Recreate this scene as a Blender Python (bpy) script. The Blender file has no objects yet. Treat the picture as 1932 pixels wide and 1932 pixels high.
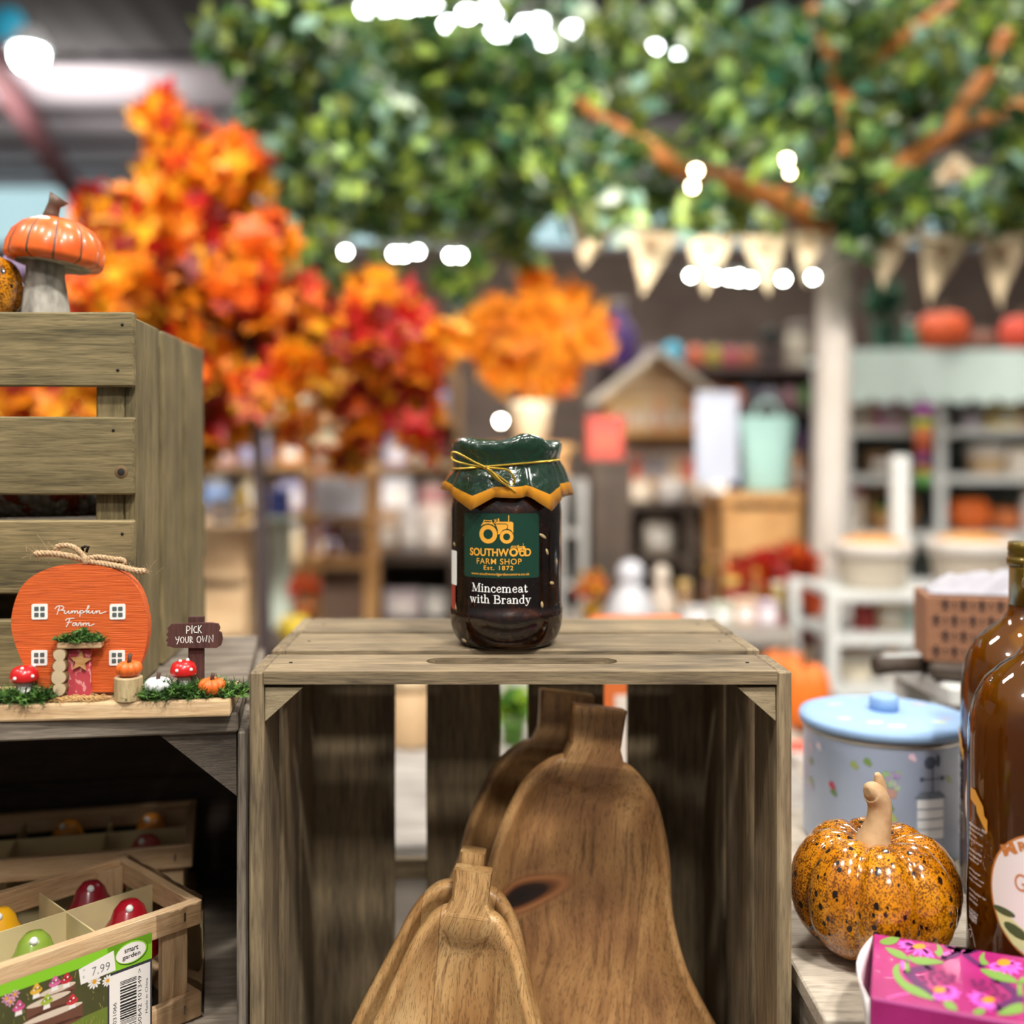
import bpy, bmesh, math, random
from mathutils import Vector, Matrix, noise as mnoise
random.seed(7)
PI = math.pi
R = math.radians
sc = bpy.context.scene
C = sc.collection

# ------------------------------------------------------------------ camera
F, CX, CY, H = 2000.0, 892.0, 851.0, 1.40      # focal length and vanishing point in photo pixels, lens height in metres
def P(px, py, Y):
    return Vector(((px - CX) * Y / F, Y, H - (py - CY) * Y / F))
cd = bpy.data.cameras.new('camera')
cam = bpy.data.objects.new('camera', cd); C.objects.link(cam); sc.camera = cam
cam.location = (0, 0, H); cam.rotation_euler = (PI / 2, 0, 0)
cd.sensor_width = 36.0; cd.sensor_fit = 'HORIZONTAL'
cd.lens = F / 1932 * 36.0
cd.shift_x = (966 - CX) / 1932; cd.shift_y = -(966 - CY) / 1932
cd.clip_start = 0.02; cd.clip_end = 60
cd.dof.use_dof = True; cd.dof.focus_distance = 0.69; cd.dof.aperture_fstop = 2.6
cd.dof.aperture_blades = 0

# ------------------------------------------------------------------ world, lights, exposure
w = bpy.data.worlds.new('world'); sc.world = w; w.use_nodes = True
wt = w.node_tree; bgn = wt.nodes['Background']
_tc = wt.nodes.new('ShaderNodeTexCoord'); _sp = wt.nodes.new('ShaderNodeSeparateXYZ'); _rp = wt.nodes.new('ShaderNodeValToRGB')
wt.links.new(_tc.outputs['Generated'], _sp.inputs[0]); wt.links.new(_sp.outputs[2], _rp.inputs[0]); wt.links.new(_rp.outputs[0], bgn.inputs[0])
_rp.color_ramp.elements[0].position = 0.0; _rp.color_ramp.elements[0].color = (.30, .28, .26, 1)
_rp.color_ramp.elements[1].position = 0.8; _rp.color_ramp.elements[1].color = (1.0, .99, .98, 1)
bgn.inputs[1].default_value = 0.36
def area(name, loc, target, size, power, col=(1, .95, .88), sy=None, spread=None):
    l = bpy.data.lights.new(name, 'AREA'); l.energy = power; l.color = col
    l.shape = 'RECTANGLE'; l.size = size; l.size_y = sy or size
    o = bpy.data.objects.new(name, l); C.objects.link(o); o.location = loc
    if spread: l.spread = R(spread)
    o.rotation_euler = (Vector(target) - Vector(loc)).to_track_quat('-Z', 'Y').to_euler()
    return o
area('shop_spot', (0.55, -0.55, 3.3), (0.05, .75, 1.2), .24, 40, sy=.14)
area('shop_spot', (-0.75, -0.25, 3.4), (-.1, .75, 1.2), .24, 20, sy=.14)
area('shop_spot', (1.5, 0.15, 3.4), (.1, .75, 1.2), .24, 23, sy=.14)
area('shop_spot', (0.3, -1.6, 3.2), (0, .75, 1.1), .4, 22, sy=.2)
area('shop_spot', (-1.9, 0.5, 3.5), (-.2, .8, 1.2), .24, 14, sy=.14)
area('shop_spot', (0.1, 1.2, 3.3), (0, .8, 1.2), .3, 10, sy=.2)
area('aisle_fill', (1.0, .1, 3.0), (.9, 4.2, 1.3), .6, 11, sy=.25, spread=75)  # this and the next: added fill lights brightening background and canopy from the front
area('aisle_fill', (-1.0, .1, 3.0), (-.6, 4.2, 1.3), .6, 20, sy=.25, spread=75)
area('aisle_fill', (.9, .2, 1.95), (.18, 3.3, 1.80), .15, 3.0, sy=.15, spread=24)  # added narrow fill light, only there to brighten the orange topiary
area('hall_light', (-1.5, 3.2, 3.9), (-1.2, 3.6, 0), 1.2, 62, sy=.4)
area('hall_light', (1.6, 3.2, 3.9), (1.2, 3.6, 0), 1.2, 42, sy=.4)
area('hall_light', (-0.5, 6.2, 4.0), (-.5, 6.4, 0), 1.6, 95, sy=.5)
area('hall_light', (2.5, 6.5, 4.0), (2.5, 6.6, 0), 1.6, 95, sy=.5)
area('hall_light', (-3.5, 8.5, 3.9), (-3.5, 8.6, 4.4), 1.8, 22, sy=.8)
sc.view_settings.view_transform = 'Standard'
sc.view_settings.look = 'None'
sc.view_settings.exposure = 0.38
sc.view_settings.gamma = 1.0
sc.view_settings.use_curve_mapping = False
sc.cycles.use_denoising = True
sc.cycles.max_bounces = 8
sc.cycles.transparent_max_bounces = 16
sc.cycles.sample_clamp_indirect = 6.0

# ------------------------------------------------------------------ materials
def lin(h):
    if not isinstance(h, str): return (*h, 1) if len(h) == 3 else h
    h = h.lstrip('#'); v = [int(h[i:i + 2], 16) / 255 for i in (0, 2, 4)]
    return tuple(x / 12.92 if x <= .04045 else ((x + .055) / 1.055) ** 2.4 for x in v) + (1,)
class NT:
    def __init__(s, name):
        s.m = bpy.data.materials.new(name); s.m.use_nodes = True; s.t = s.m.node_tree
        s.b = s.t.nodes['Principled BSDF']; s.out = s.t.nodes['Material Output']
    def n(s, kind, **kw):
        x = s.t.nodes.new('ShaderNode' + kind)
        for k, v in kw.items(): setattr(x, k, v)
        return x
    def l(s, a, b): s.t.links.new(a, b)
    def val(s, sock, v):
        if hasattr(v, 'node'): s.l(v, sock)
        else: sock.default_value = v
    def math(s, op, a, b=0.0, c=None):
        x = s.n('Math', operation=op); s.val(x.inputs[0], a); s.val(x.inputs[1], b)
        if c is not None: s.val(x.inputs[2], c)
        return x.outputs[0]
    def ramp(s, fac, stops, interp='LINEAR'):
        x = s.n('ValToRGB'); r = x.color_ramp; r.interpolation = interp
        while len(r.elements) < len(stops): r.elements.new(.5)
        for e, (p, c) in zip(r.elements, stops): e.position = p; e.color = lin(c)
        s.l(fac, x.inputs[0]); return x.outputs[0]
    def mix(s, fac, a, b, mode='MIX'):
        x = s.n('Mix', data_type='RGBA', blend_type=mode); s.val(x.inputs[0], fac)
        s.val(x.inputs[6], lin(a) if isinstance(a, str) else a); s.val(x.inputs[7], lin(b) if isinstance(b, str) else b)
        return x.outputs[2]
    def coord(s, scale=(1, 1, 1), src='Object'):
        t = s.n('TexCoord'); mp = s.n('Mapping'); s.l(t.outputs[src], mp.inputs[0]); mp.inputs['Scale'].default_value = scale
        return mp.outputs[0]
    def rnd(s, k=40.0):
        return s.math('MULTIPLY', s.n('ObjectInfo').outputs['Random'], k)
    def noise(s, vec, scale, detail=3, w=None, dist=0.0, rough=.5):
        x = s.n('TexNoise', noise_dimensions='4D' if w is not None else '3D')
        s.l(vec, x.inputs['Vector']); x.inputs['Scale'].default_value = scale; x.inputs['Detail'].default_value = detail
        x.inputs['Distortion'].default_value = dist; x.inputs['Roughness'].default_value = rough
        if w is not None: s.val(x.inputs['W'], w)
        return x.outputs['Fac']
    def bump(s, h, strength=.3, dist=.001):
        x = s.n('Bump'); x.inputs['Strength'].default_value = strength; x.inputs['Distance'].default_value = dist
        s.l(h, x.inputs['Height']); s.l(x.outputs[0], s.b.inputs['Normal'])
    def base(s, c): s.val(s.b.inputs['Base Color'], lin(c) if isinstance(c, str) else c)
    def p(s, **kw):
        for k, v in kw.items(): s.b.inputs[k.replace('_', ' ')].default_value = v
MC = {}
def plain(col, rough=.6, metal=0.0, coat=0.0, name=None, var=.12):
    key = (col, rough, metal, coat)
    if key in MC: return MC[key]
    t = NT(name or 'paint_' + str(len(MC)))
    if var:
        n = t.noise(t.coord(), 60, 3)
        c = lin(col)
        t.base(t.mix(n, tuple(x * (1 - var) for x in c[:3]) + (1,), tuple(min(1, x * (1 + var)) for x in c[:3]) + (1,)))
    else: t.base(col)
    t.p(Roughness=rough, Metallic=metal, Coat_Weight=coat)
    MC[key] = t.m; return t.m
def emit(col, strength):
    key = ('e', col, strength)
    if key in MC: return MC[key]
    t = NT('lamp_glow_' + str(len(MC))); t.base(col); t.b.inputs['Emission Color'].default_value = lin(col)
    t.b.inputs['Emission Strength'].default_value = strength; MC[key] = t.m; return t.m
def wood(name, cols, axis='X', sc_=1.0, rough=.72, bump=.35, pores=.5):
    t = NT(name)
    v = {'X': (1, 14, 14), 'Y': (14, 1, 14), 'Z': (14, 14, 1)}[axis]
    w_ = t.rnd()
    co = t.coord(tuple(a * sc_ for a in v))
    broad = t.noise(co, 3.2, 4, w_, dist=.6)
    med = t.noise(co, 17, 4, w_, dist=.3)
    fine = t.noise(co, 70, 3, w_)
    blot = t.noise(t.coord((1, 1, 1)), 16, 2, w_)
    thin = t.noise(co, 42, 3, w_, dist=.2)
    f = t.math('ADD', t.math('MULTIPLY', broad, .28), t.math('MULTIPLY', med, .24))
    f = t.math('ADD', f, t.math('ADD', t.math('MULTIPLY', blot, .22), t.math('MULTIPLY', thin, .26)))
    n = len(cols)
    c = t.ramp(f, [(.37 + .26 * i / (n - 1), k) for i, k in enumerate(cols)])
    pr = t.ramp(fine, [(.28, '#5a5047'), (.46, '#ffffff')])
    t.base(t.mix(pores, c, pr, 'MULTIPLY'))
    t.p(Roughness=rough)
    t.bump(t.math('ADD', fine, med), bump, .0008)
    return t.m
def glass(name, tint='#ffffff', rough=0.02, ior=1.5):
    t = NT(name)
    tr = t.n('BsdfTransparent'); tr.inputs[0].default_value = lin(tint)
    gl = t.n('BsdfGlossy'); gl.inputs['Roughness'].default_value = rough
    fr = t.n('Fresnel'); fr.inputs[0].default_value = ior
    mx = t.n('MixShader'); t.l(fr.outputs[0], mx.inputs[0]); t.l(tr.outputs[0], mx.inputs[1]); t.l(gl.outputs[0], mx.inputs[2])
    t.l(mx.outputs[0], t.out.inputs['Surface']); return t.m
CRATE = ['#41372a', '#695b45', '#857458', '#a18f6e']
M = {}
for ax in 'XYZ':
    M['crate' + ax] = wood('weathered_pine_' + ax, CRATE, ax)
    M['grey' + ax] = wood('grey_pine_' + ax, ['#3f372f', '#6b6155', '#897e70', '#9f9486'], ax)
    M['olive' + ax] = wood('olive_pine_' + ax, ['#3a3423', '#635839', '#7d6f4c', '#98855f'], ax)
    M['pale' + ax] = wood('pale_wood_' + ax, ['#a98660', '#c7a47a', '#d6b78d', '#dcc4a0'], ax, pores=.3)
    M['honey' + ax] = wood('honey_wood_' + ax, ['#9a6a3a', '#b9874f', '#c99a62', '#d4aa74'], ax, pores=.3)
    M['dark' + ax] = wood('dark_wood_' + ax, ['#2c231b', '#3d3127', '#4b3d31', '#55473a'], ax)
M['lightgrey'] = wood('light_grey_wood', ['#8d8172', '#b0a595', '#c4b9a8', '#cfc6b6'], 'X')
M['endgrain'] = wood('end_grain', ['#6a5c45', '#8e7f62', '#a39373', '#b5a585'], 'X', 4.0)
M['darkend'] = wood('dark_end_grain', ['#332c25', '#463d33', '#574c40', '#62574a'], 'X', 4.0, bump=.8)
M['glass'] = glass('clear_glass', ior=1.65)
M['film'] = glass('clear_film', rough=.08, ior=1.25)

# ------------------------------------------------------------------ mesh helpers
class MB:
    def __init__(s): s.bm = bmesh.new(); s.mats = []
    def mi(s, m):
        if m not in s.mats: s.mats.append(m)
        return s.mats.index(m)
    def _tag(s, faces, m, smooth=False):
        i = s.mi(m)
        for f in faces: f.material_index = i; f.smooth = smooth
    def poly(s, pts, m, smooth=False):
        f = s.bm.faces.new([s.bm.verts.new(p) for p in pts]); s._tag([f], m, smooth); return f
    def box(s, a, b, m, bev=0.0, seg=1, mat=None):
        a, b = Vector(a), Vector(b)
        r = bmesh.ops.create_cube(s.bm, size=1.0)
        vs = r['verts']; c = (a + b) / 2; d = b - a
        for v in vs: v.co = Vector((v.co.x * d.x, v.co.y * d.y, v.co.z * d.z)) + c
        fs = list({f for v in vs for f in v.link_faces})
        if bev > 0:
            es = list({e for v in vs for e in v.link_edges})
            g = bmesh.ops.bevel(s.bm, geom=es, offset=bev, segments=seg, affect='EDGES', profile=.5)
            vs = list({v for f in g['faces'] for v in f.verts} | {v for v in vs if v.is_valid})
            fs = list({f for v in vs for f in v.link_faces})
        if mat:
            for v in vs: v.co = mat @ v.co
        s._tag(fs, m); return vs
    def grid(s, rows, m, closed=False, smooth=True, cap0=False, cap1=False, mfun=None):
        vr = [[s.bm.verts.new(p) for p in r] for r in rows]
        n = len(rows[0]); fs = []
        for j in range(len(vr) - 1):
            for i in range(n if closed else n - 1):
                k = (i + 1) % n
                f = s.bm.faces.new((vr[j][i], vr[j][k], vr[j + 1][k], vr[j + 1][i]))
                s._tag([f], mfun(j, i) if mfun else m, smooth); fs.append(f)
        if cap0: s._tag([s.bm.faces.new(vr[0][::-1])], m)
        if cap1: s._tag([s.bm.faces.new(vr[-1])], m)
        return vr
    def lathe(s, prof, m, n=32, c=(0, 0, 0), smooth=True, caps=True, rot=None, ff=None, mfun=None):
        rows = []
        for r, z in prof:
            row = []
            for i in range(n):
                a = 2 * PI * i / n
                rr = r * (ff(a, z) if ff else 1)
                p = Vector((rr * math.cos(a), rr * math.sin(a), z))
                if rot: p = rot @ p
                row.append(p + Vector(c))
            rows.append(row)
        return s.grid(rows, m, True, smooth, caps and prof[0][0] > 1e-6, caps and prof[-1][0] > 1e-6, mfun)
    def tube(s, pts, r, m, n=8, smooth=True, caps=True):
        pts = [Vector(p) for p in pts]; rows = []
        rs = r if isinstance(r, (list, tuple)) else [r] * len(pts)
        up = None
        for i, p in enumerate(pts):
            d = (pts[min(i + 1, len(pts) - 1)] - pts[max(i - 1, 0)])
            if d.length < 1e-9: d = Vector((0, 0, 1))
            d.normalize()
            if up is None:
                up = Vector((0, 0, 1)) if abs(d.z) < .9 else Vector((1, 0, 0))
            u = (up - d * up.dot(d))
            if u.length < 1e-6: u = d.orthogonal()
            u.normalize(); up = u; v = d.cross(u)
            rows.append([p + (u * math.cos(2 * PI * k / n) + v * math.sin(2 * PI * k / n)) * rs[i] for k in range(n)])
        return s.grid(rows, m, True, smooth, caps, caps)
    def ball(s, c, r, m, seg=16, ring=10, mat=None):
        rx, ry, rz = (r, r, r) if not isinstance(r, (tuple, list)) else r
        rows = []
        for j in range(ring + 1):
            t = PI * j / ring; q = max(math.sin(t), 1e-4)
            row = [Vector((rx * q * math.cos(2 * PI * i / seg), ry * q * math.sin(2 * PI * i / seg), -rz * math.cos(t))) for i in range(seg)]
            rows.append([(mat @ p if mat else p) + Vector(c) for p in row])
        return s.grid(rows, m, True, True)
    def prism(s, pts, d, m, smooth=False):
        """closed outline (3D points) extruded along d"""
        d = Vector(d); a = [s.bm.verts.new(p) for p in pts]; b = [s.bm.verts.new(Vector(p) + d) for p in pts]
        fs = [s.bm.faces.new(a[::-1]), s.bm.faces.new(b)]
        s._tag(fs, m)
        for i in range(len(a)):
            k = (i + 1) % len(a); s._tag([s.bm.faces.new((a[i], a[k], b[k], b[i]))], m, smooth)
    def holed(s, outer, inner, d, m):
        d = Vector(d)
        def loop(pts):
            vs = [s.bm.verts.new(p) for p in pts]
            return vs, [s.bm.edges.new((vs[i], vs[(i + 1) % len(vs)])) for i in range(len(vs))]
        for off in (Vector((0, 0, 0)), d):
            v1, e1 = loop([Vector(p) + off for p in outer]); v2, e2 = loop([Vector(p) + off for p in inner])
            g = bmesh.ops.triangle_fill(s.bm, use_beauty=True, edges=e1 + e2)
            s._tag([x for x in g['geom'] if isinstance(x, bmesh.types.BMFace)], m)
        for pts in (outer, inner):
            for i in range(len(pts)):
                a, b = Vector(pts[i]), Vector(pts[(i + 1) % len(pts)])
                s.poly([a, b, b + d, a + d], m)
    def jitter(s, amt, freq=40, seed=0):
        for v in s.bm.verts:
            v.co += mnoise.noise_vector(v.co * freq + Vector((seed, seed * 2.1, 0))) * amt
    def build(s, name, parent=None, loc=None, keep=False):
        bmesh.ops.remove_doubles(s.bm, verts=s.bm.verts, dist=1e-6)
        bmesh.ops.recalc_face_normals(s.bm, faces=s.bm.faces)
        me = bpy.data.meshes.new(name); s.bm.to_mesh(me); s.bm.free()
        for m in s.mats: me.materials.append(m)
        o = bpy.data.objects.new(name, me); C.objects.link(o)
        if parent: o.parent = parent
        if loc is not None: o.location = loc
        return o
def tag(o, label, cat, group=None, kind=None):
    o['label'] = label; o['category'] = cat
    if group: o['group'] = group
    if kind: o['kind'] = kind
    return o
def thing(name, label, cat, loc=(0, 0, 0), rotz=0.0, group=None, rot=None):
    o = bpy.data.objects.new(name, None); C.objects.link(o); o.location = loc
    o.rotation_euler = rot or (0, 0, rotz); o.empty_display_size = .02
    return tag(o, label, cat, group)
def struct(o): o['kind'] = 'structure'; return o
def inv(root):
    return (Matrix.Translation(root.location) @ root.rotation_euler.to_matrix().to_4x4()).inverted()
def dup(root, label, loc=None, rotz=None, group=None):
    r = root.copy(); C.objects.link(r); r['label'] = label
    if loc is not None: r.location = loc
    if rotz is not None: r.rotation_euler = (r.rotation_euler[0], r.rotation_euler[1], rotz)
    if group: r['group'] = group
    for ch in list(root.children):
        c = ch.copy(); C.objects.link(c); c.parent = r
        for g in list(ch.children):
            d = g.copy(); C.objects.link(d); d.parent = c
    return r
def crom(pts, k=6, closed=False):
    pts = [Vector(p) for p in pts]; n = len(pts); out = []
    for i in range(n if closed else n - 1):
        p0, p1, p2, p3 = (pts[(i + j - 1) % n] if closed else pts[min(max(i + j - 1, 0), n - 1)] for j in range(4))
        for q in range(k):
            t = q / k
            out.append(.5 * ((2 * p1) + (p2 - p0) * t + (2 * p0 - 5 * p1 + 4 * p2 - p3) * t * t + (3 * p1 - p0 - 3 * p2 + p3) * t ** 3))
    if not closed: out.append(pts[-1])
    return out
def arc2(cx, cy, rx, ry, a0, a1, n=24):
    return [(cx + rx * math.cos(R(a0 + (a1 - a0) * i / n)), cy + ry * math.sin(R(a0 + (a1 - a0) * i / n))) for i in range(n + 1)]

# ---- printed flat artwork: 2D shapes in layers, laid on a surface by a mapping (u, v, lift) -> point
class Decal:
    def __init__(s): s.items = []       # (bmesh, material, layer)
    def _new(s, m, layer):
        b = bmesh.new(); s.items.append((b, m, layer)); return b
    def poly(s, pts, m, layer=1):
        b = s._new(m, layer); b.faces.new([b.verts.new((p[0], p[1], 0)) for p in pts])
        bmesh.ops.triangulate(b, faces=b.faces[:])
    def rect(s, x0, y0, x1, y1, m, layer=1): s.poly([(x0, y0), (x1, y0), (x1, y1), (x0, y1)], m, layer)
    def rrect(s, x0, y0, x1, y1, r, m, layer=1):
        p = arc2(x1 - r, y1 - r, r, r, 0, 90, 5) + arc2(x0 + r, y1 - r, r, r, 90, 180, 5) + arc2(x0 + r, y0 + r, r, r, 180, 270, 5) + arc2(x1 - r, y0 + r, r, r, 270, 360, 5)
        s.poly(p, m, layer)
    def disc(s, cx, cy, rx, m, layer=1, ry=None, n=24): s.poly(arc2(cx, cy, rx, ry or rx, 0, 360, n)[:-1], m, layer)
    def ring(s, cx, cy, r0, r1, m, layer=1, n=28, k=1.0):
        b = s._new(m, layer)
        A = [b.verts.new((x, y, 0)) for x, y in arc2(cx, cy, r0, r0 * k, 0, 360, n)[:-1]]
        B = [b.verts.new((x, y, 0)) for x, y in arc2(cx, cy, r1, r1 * k, 0, 360, n)[:-1]]
        for i in range(n): b.faces.new((A[i], A[(i + 1) % n], B[(i + 1) % n], B[i]))
    def line(s, pts, wd, m, layer=1, smooth=0):
        pts = [Vector((p[0], p[1], 0)) for p in pts]
        if smooth: pts = crom(pts, smooth)
        b = s._new(m, layer); n = len(pts); L = []
        for i in range(n):
            d = pts[min(i + 1, n - 1)] - pts[max(i - 1, 0)]
            if d.length < 1e-12: d = Vector((1, 0, 0))
            d.normalize(); q = Vector((-d.y, d.x, 0)) * wd / 2
            L.append((b.verts.new(pts[i] + q), b.verts.new(pts[i] - q)))
        for i in range(n - 1): b.faces.new((L[i][0], L[i][1], L[i + 1][1], L[i + 1][0]))
        for p in (pts[0], pts[-1]):
            b.faces.new([b.verts.new(p + Vector((math.cos(k * PI / 4), math.sin(k * PI / 4), 0)) * wd * .5) for k in range(8)])
    def text(s, body, x0, y0, x1, y1, m, layer=2, bold=0.0, space=1.0, rot=0.0, ctr=None):
        cu = bpy.data.curves.new('lettering', 'FONT'); cu.body = body; cu.size = 1; cu.offset = bold; cu.space_character = space
        o = bpy.data.objects.new('lettering', cu); C.objects.link(o)
        bpy.context.view_layer.update()
        me = bpy.data.meshes.new_from_object(o.evaluated_get(bpy.context.evaluated_depsgraph_get()))
        bpy.data.objects.remove(o); bpy.data.curves.remove(cu)
        b = s._new(m, layer); b.from_mesh(me); bpy.data.meshes.remove(me)
        xs = [v.co.x for v in b.verts]; ys = [v.co.y for v in b.verts]
        a, c, d, e = min(xs), max(xs), min(ys), max(ys)
        q = Matrix.Rotation(rot, 2)
        for v in b.verts:
            X = x0 + (v.co.x - a) / (c - a) * (x1 - x0); Y = y0 + (v.co.y - d) / (e - d) * (y1 - y0)
            if rot:
                k = q @ Vector((X - (x0 + x1) / 2, Y - (y0 + y1) / 2)); X, Y = k.x + (x0 + x1) / 2, k.y + (y0 + y1) / 2
            v.co = (X, Y, 0)
    def build(s, name, fmap, parent=None, cut=None, lift=.00012, base=.0002, smooth=False):
        out = bmesh.new(); mats = []
        for b, m, layer in s.items:
            if cut:
                xs = [v.co.x for v in b.verts]; x = math.floor(min(xs) / cut) * cut + cut
                while x < max(xs):
                    bmesh.ops.bisect_plane(b, geom=b.verts[:] + b.edges[:] + b.faces[:], plane_co=(x, 0, 0), plane_no=(1, 0, 0)); x += cut
            if m not in mats: mats.append(m)
            mi = mats.index(m); vm = {}
            for v in b.verts: vm[v] = out.verts.new(fmap(v.co.x, v.co.y, base + lift * layer))
            for f in b.faces:
                try: g = out.faces.new([vm[v] for v in f.verts])
                except ValueError: continue
                g.material_index = mi; g.smooth = smooth
            b.free()
        me = bpy.data.meshes.new(name); out.to_mesh(me); out.free()
        for m in mats: me.materials.append(m)
        o = bpy.data.objects.new(name, me); C.objects.link(o)
        if parent: o.parent = parent
        return o
# hand-drawn serif letters for the jar (strokes: points, width)
def serif_text(dec, body, x0, y0, x1, m, xh=None, layer=2):
    T, t = .105, .045
    G = {
     'M': (.92, [([(.16, .03), (.16, .69)], t), ([(.17, .70), (.45, .05)], T), ([(.45, .05), (.74, .70)], t), ([(.76, .03), (.76, .69)], T), ([(.04, .02), (.28, .02)], t), ([(.62, .02), (.90, .02)], t), ([(.04, .70), (.2, .70)], t), ([(.72, .70), (.9, .70)], t)], []),
     'B': (.70, [([(.16, .02), (.16, .70)], T), ([(.03, .02), (.36, .02)], t), ([(.03, .70), (.36, .70)], t), ([(.2, .37), (.36, .37)], t), ('c', [(.34, .70), (.48, .66), (.53, .54), (.48, .41), (.34, .37)], .08), ('c', [(.34, .37), (.52, .34), (.60, .2), (.54, .06), (.34, .02)], .09)], []),
     'i': (.30, [([(.15, .02), (.15, .45)], T), ([(.03, .02), (.27, .02)], t), ([(.04, .45), (.15, .45)], t)], [(.15, .62, .065)]),
     'n': (.58, [([(.13, .02), (.13, .45)], T), ([(.02, .02), (.25, .02)], t), ([(.03, .45), (.13, .45)], t), ('c', [(.15, .34), (.24, .44), (.35, .45), (.42, .38), (.43, .28)], .06), ([(.43, .02), (.43, .32)], T), ([(.32, .02), (.55, .02)], t)], []),
     'c': (.47, [('c', [(.40, .38), (.33, .45), (.22, .45), (.11, .36), (.09, .23), (.13, .08), (.25, .01), (.35, .03), (.42, .11)], .07), ([(.10, .14), (.095, .33)], .10)], [(.37, .37, .05)]),
     'e': (.49, [('c', [(.1, .26), (.41, .27), (.40, .36), (.34, .44), (.24, .46), (.13, .38), (.09, .23), (.14, .08), (.26, .01), (.36, .04), (.43, .11)], .06), ([(.10, .14), (.10, .33)], .10)], []),
     'm': (.86, [([(.13, .02), (.13, .45)], T), ([(.02, .02), (.25, .02)], t), ([(.03, .45), (.13, .45)], t), ('c', [(.15, .34), (.23, .44), (.33, .45), (.40, .38), (.41, .28)], .06), ([(.41, .02), (.41, .32)], T), ([(.31, .02), (.52, .02)], t), ('c', [(.43, .34), (.51, .44), (.61, .45), (.68, .38), (.69, .28)], .06), ([(.69, .02), (.69, .32)], T), ([(.59, .02), (.81, .02)], t)], []),
     'a': (.51, [('c', [(.09, .36), (.15, .44), (.27, .46), (.36, .40), (.37, .28)], .06), ([(.37, .30), (.37, .08)], T), ('c', [(.37, .08), (.41, .02), (.48, .05)], .05), ('c', [(.36, .27), (.2, .24), (.1, .18), (.09, .09), (.17, .02), (.28, .04), (.36, .13)], .07)], [(.11, .35, .045)]),
     't': (.36, [('c', [(.17, .60), (.17, .12), (.2, .04), (.27, .02), (.34, .08)], .09), ([(.05, .45), (.32, .45)], t)], []),
     'w': (.74, [([(.1, .45), (.24, .03)], T), ([(.24, .03), (.37, .43)], t), ([(.37, .43), (.51, .03)], T), ([(.51, .03), (.64, .44)], t), ([(.01, .45), (.21, .45)], t), ([(.29, .45), (.45, .45)], t), ([(.56, .45), (.73, .45)], t)], []),
     'h': (.58, [([(.13, .02), (.13, .72)], T), ([(.02, .02), (.25, .02)], t), ([(.02, .72), (.13, .72)], t), ('c', [(.15, .34), (.24, .44), (.35, .45), (.42, .38), (.43, .28)], .06), ([(.43, .02), (.43, .32)], T), ([(.32, .02), (.55, .02)], t)], []),
     'r': (.43, [([(.13, .02), (.13, .45)], T), ([(.02, .02), (.27, .02)], t), ([(.03, .45), (.13, .45)], t), ('c', [(.15, .32), (.22, .43), (.31, .45), (.38, .41)], .06)], [(.36, .40, .05)]),
     'd': (.56, [([(.41, .04), (.41, .72)], T), ([(.30, .72), (.41, .72)], t), ([(.41, .02), (.53, .02)], t), ('c', [(.40, .36), (.31, .45), (.2, .44), (.1, .34), (.09, .2), (.14, .06), (.25, .01), (.35, .05), (.41, .14)], .06), ([(.095, .14), (.095, .32)], .09)], []),
     'y': (.56, [([(.11, .45), (.29, .04)], T), ('c', [(.45, .44), (.29, .02), (.22, -.14), (.13, -.2), (.06, -.16)], t), ([(.01, .45), (.23, .45)], t), ([(.36, .45), (.55, .45)], t)], [(.08, -.15, .05)]),
     ' ': (.30, [], [])}
    tot = sum(G[c][0] for c in body); k = (x1 - x0) / tot; x = x0
    for ch in body:
        wd, strokes, dots = G[ch]
        for st in strokes:
            if st[0] == 'c': dec.line([(x + a * k, y0 + b * k) for a, b in st[1]], st[2] * k, m, layer, 5)
            else: dec.line([(x + a * k, y0 + b * k) for a, b in st[0]], st[1] * k, m, layer)
        for a, b, r in dots: dec.disc(x + a * k, y0 + b * k, r * k, m, layer, n=12)
        x += wd * k

def pumpkin_mesh(mb, r, h, m, ribs=9, c=(0, 0, 0), n=54, depth=.16, mgroove=None, flat=.0):
    """ribbed pumpkin body, base at c"""
    rows = []; K = 16
    for j in range(K + 1):
        t = PI * j / K; row = []
        for i in range(n):
            a = 2 * PI * i / n
            g = abs(math.sin(a * ribs / 2)) ** .55
            q = (1 - depth) + depth * g
            rr = r * (max(math.sin(t), .02) ** .66) * q
            z = h * (.5 - .5 * math.cos(t))
            dip = .16 * h * math.exp(-((rr / r) / .36) ** 2)
            z += (-dip if t > PI / 2 else dip * .6) + (h * .05 * (g - 1) if t > PI / 2 else 0)
            row.append(Vector((rr * math.cos(a), rr * math.sin(a), z)) + Vector(c))
        rows.append(row)
    def mf(j, i):
        a = 2 * PI * (i + .5) / n
        return mgroove if mgroove and abs(math.sin(a * ribs / 2)) < .22 else m
    mb.grid(rows, m, True, True, True, True, mf)
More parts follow.
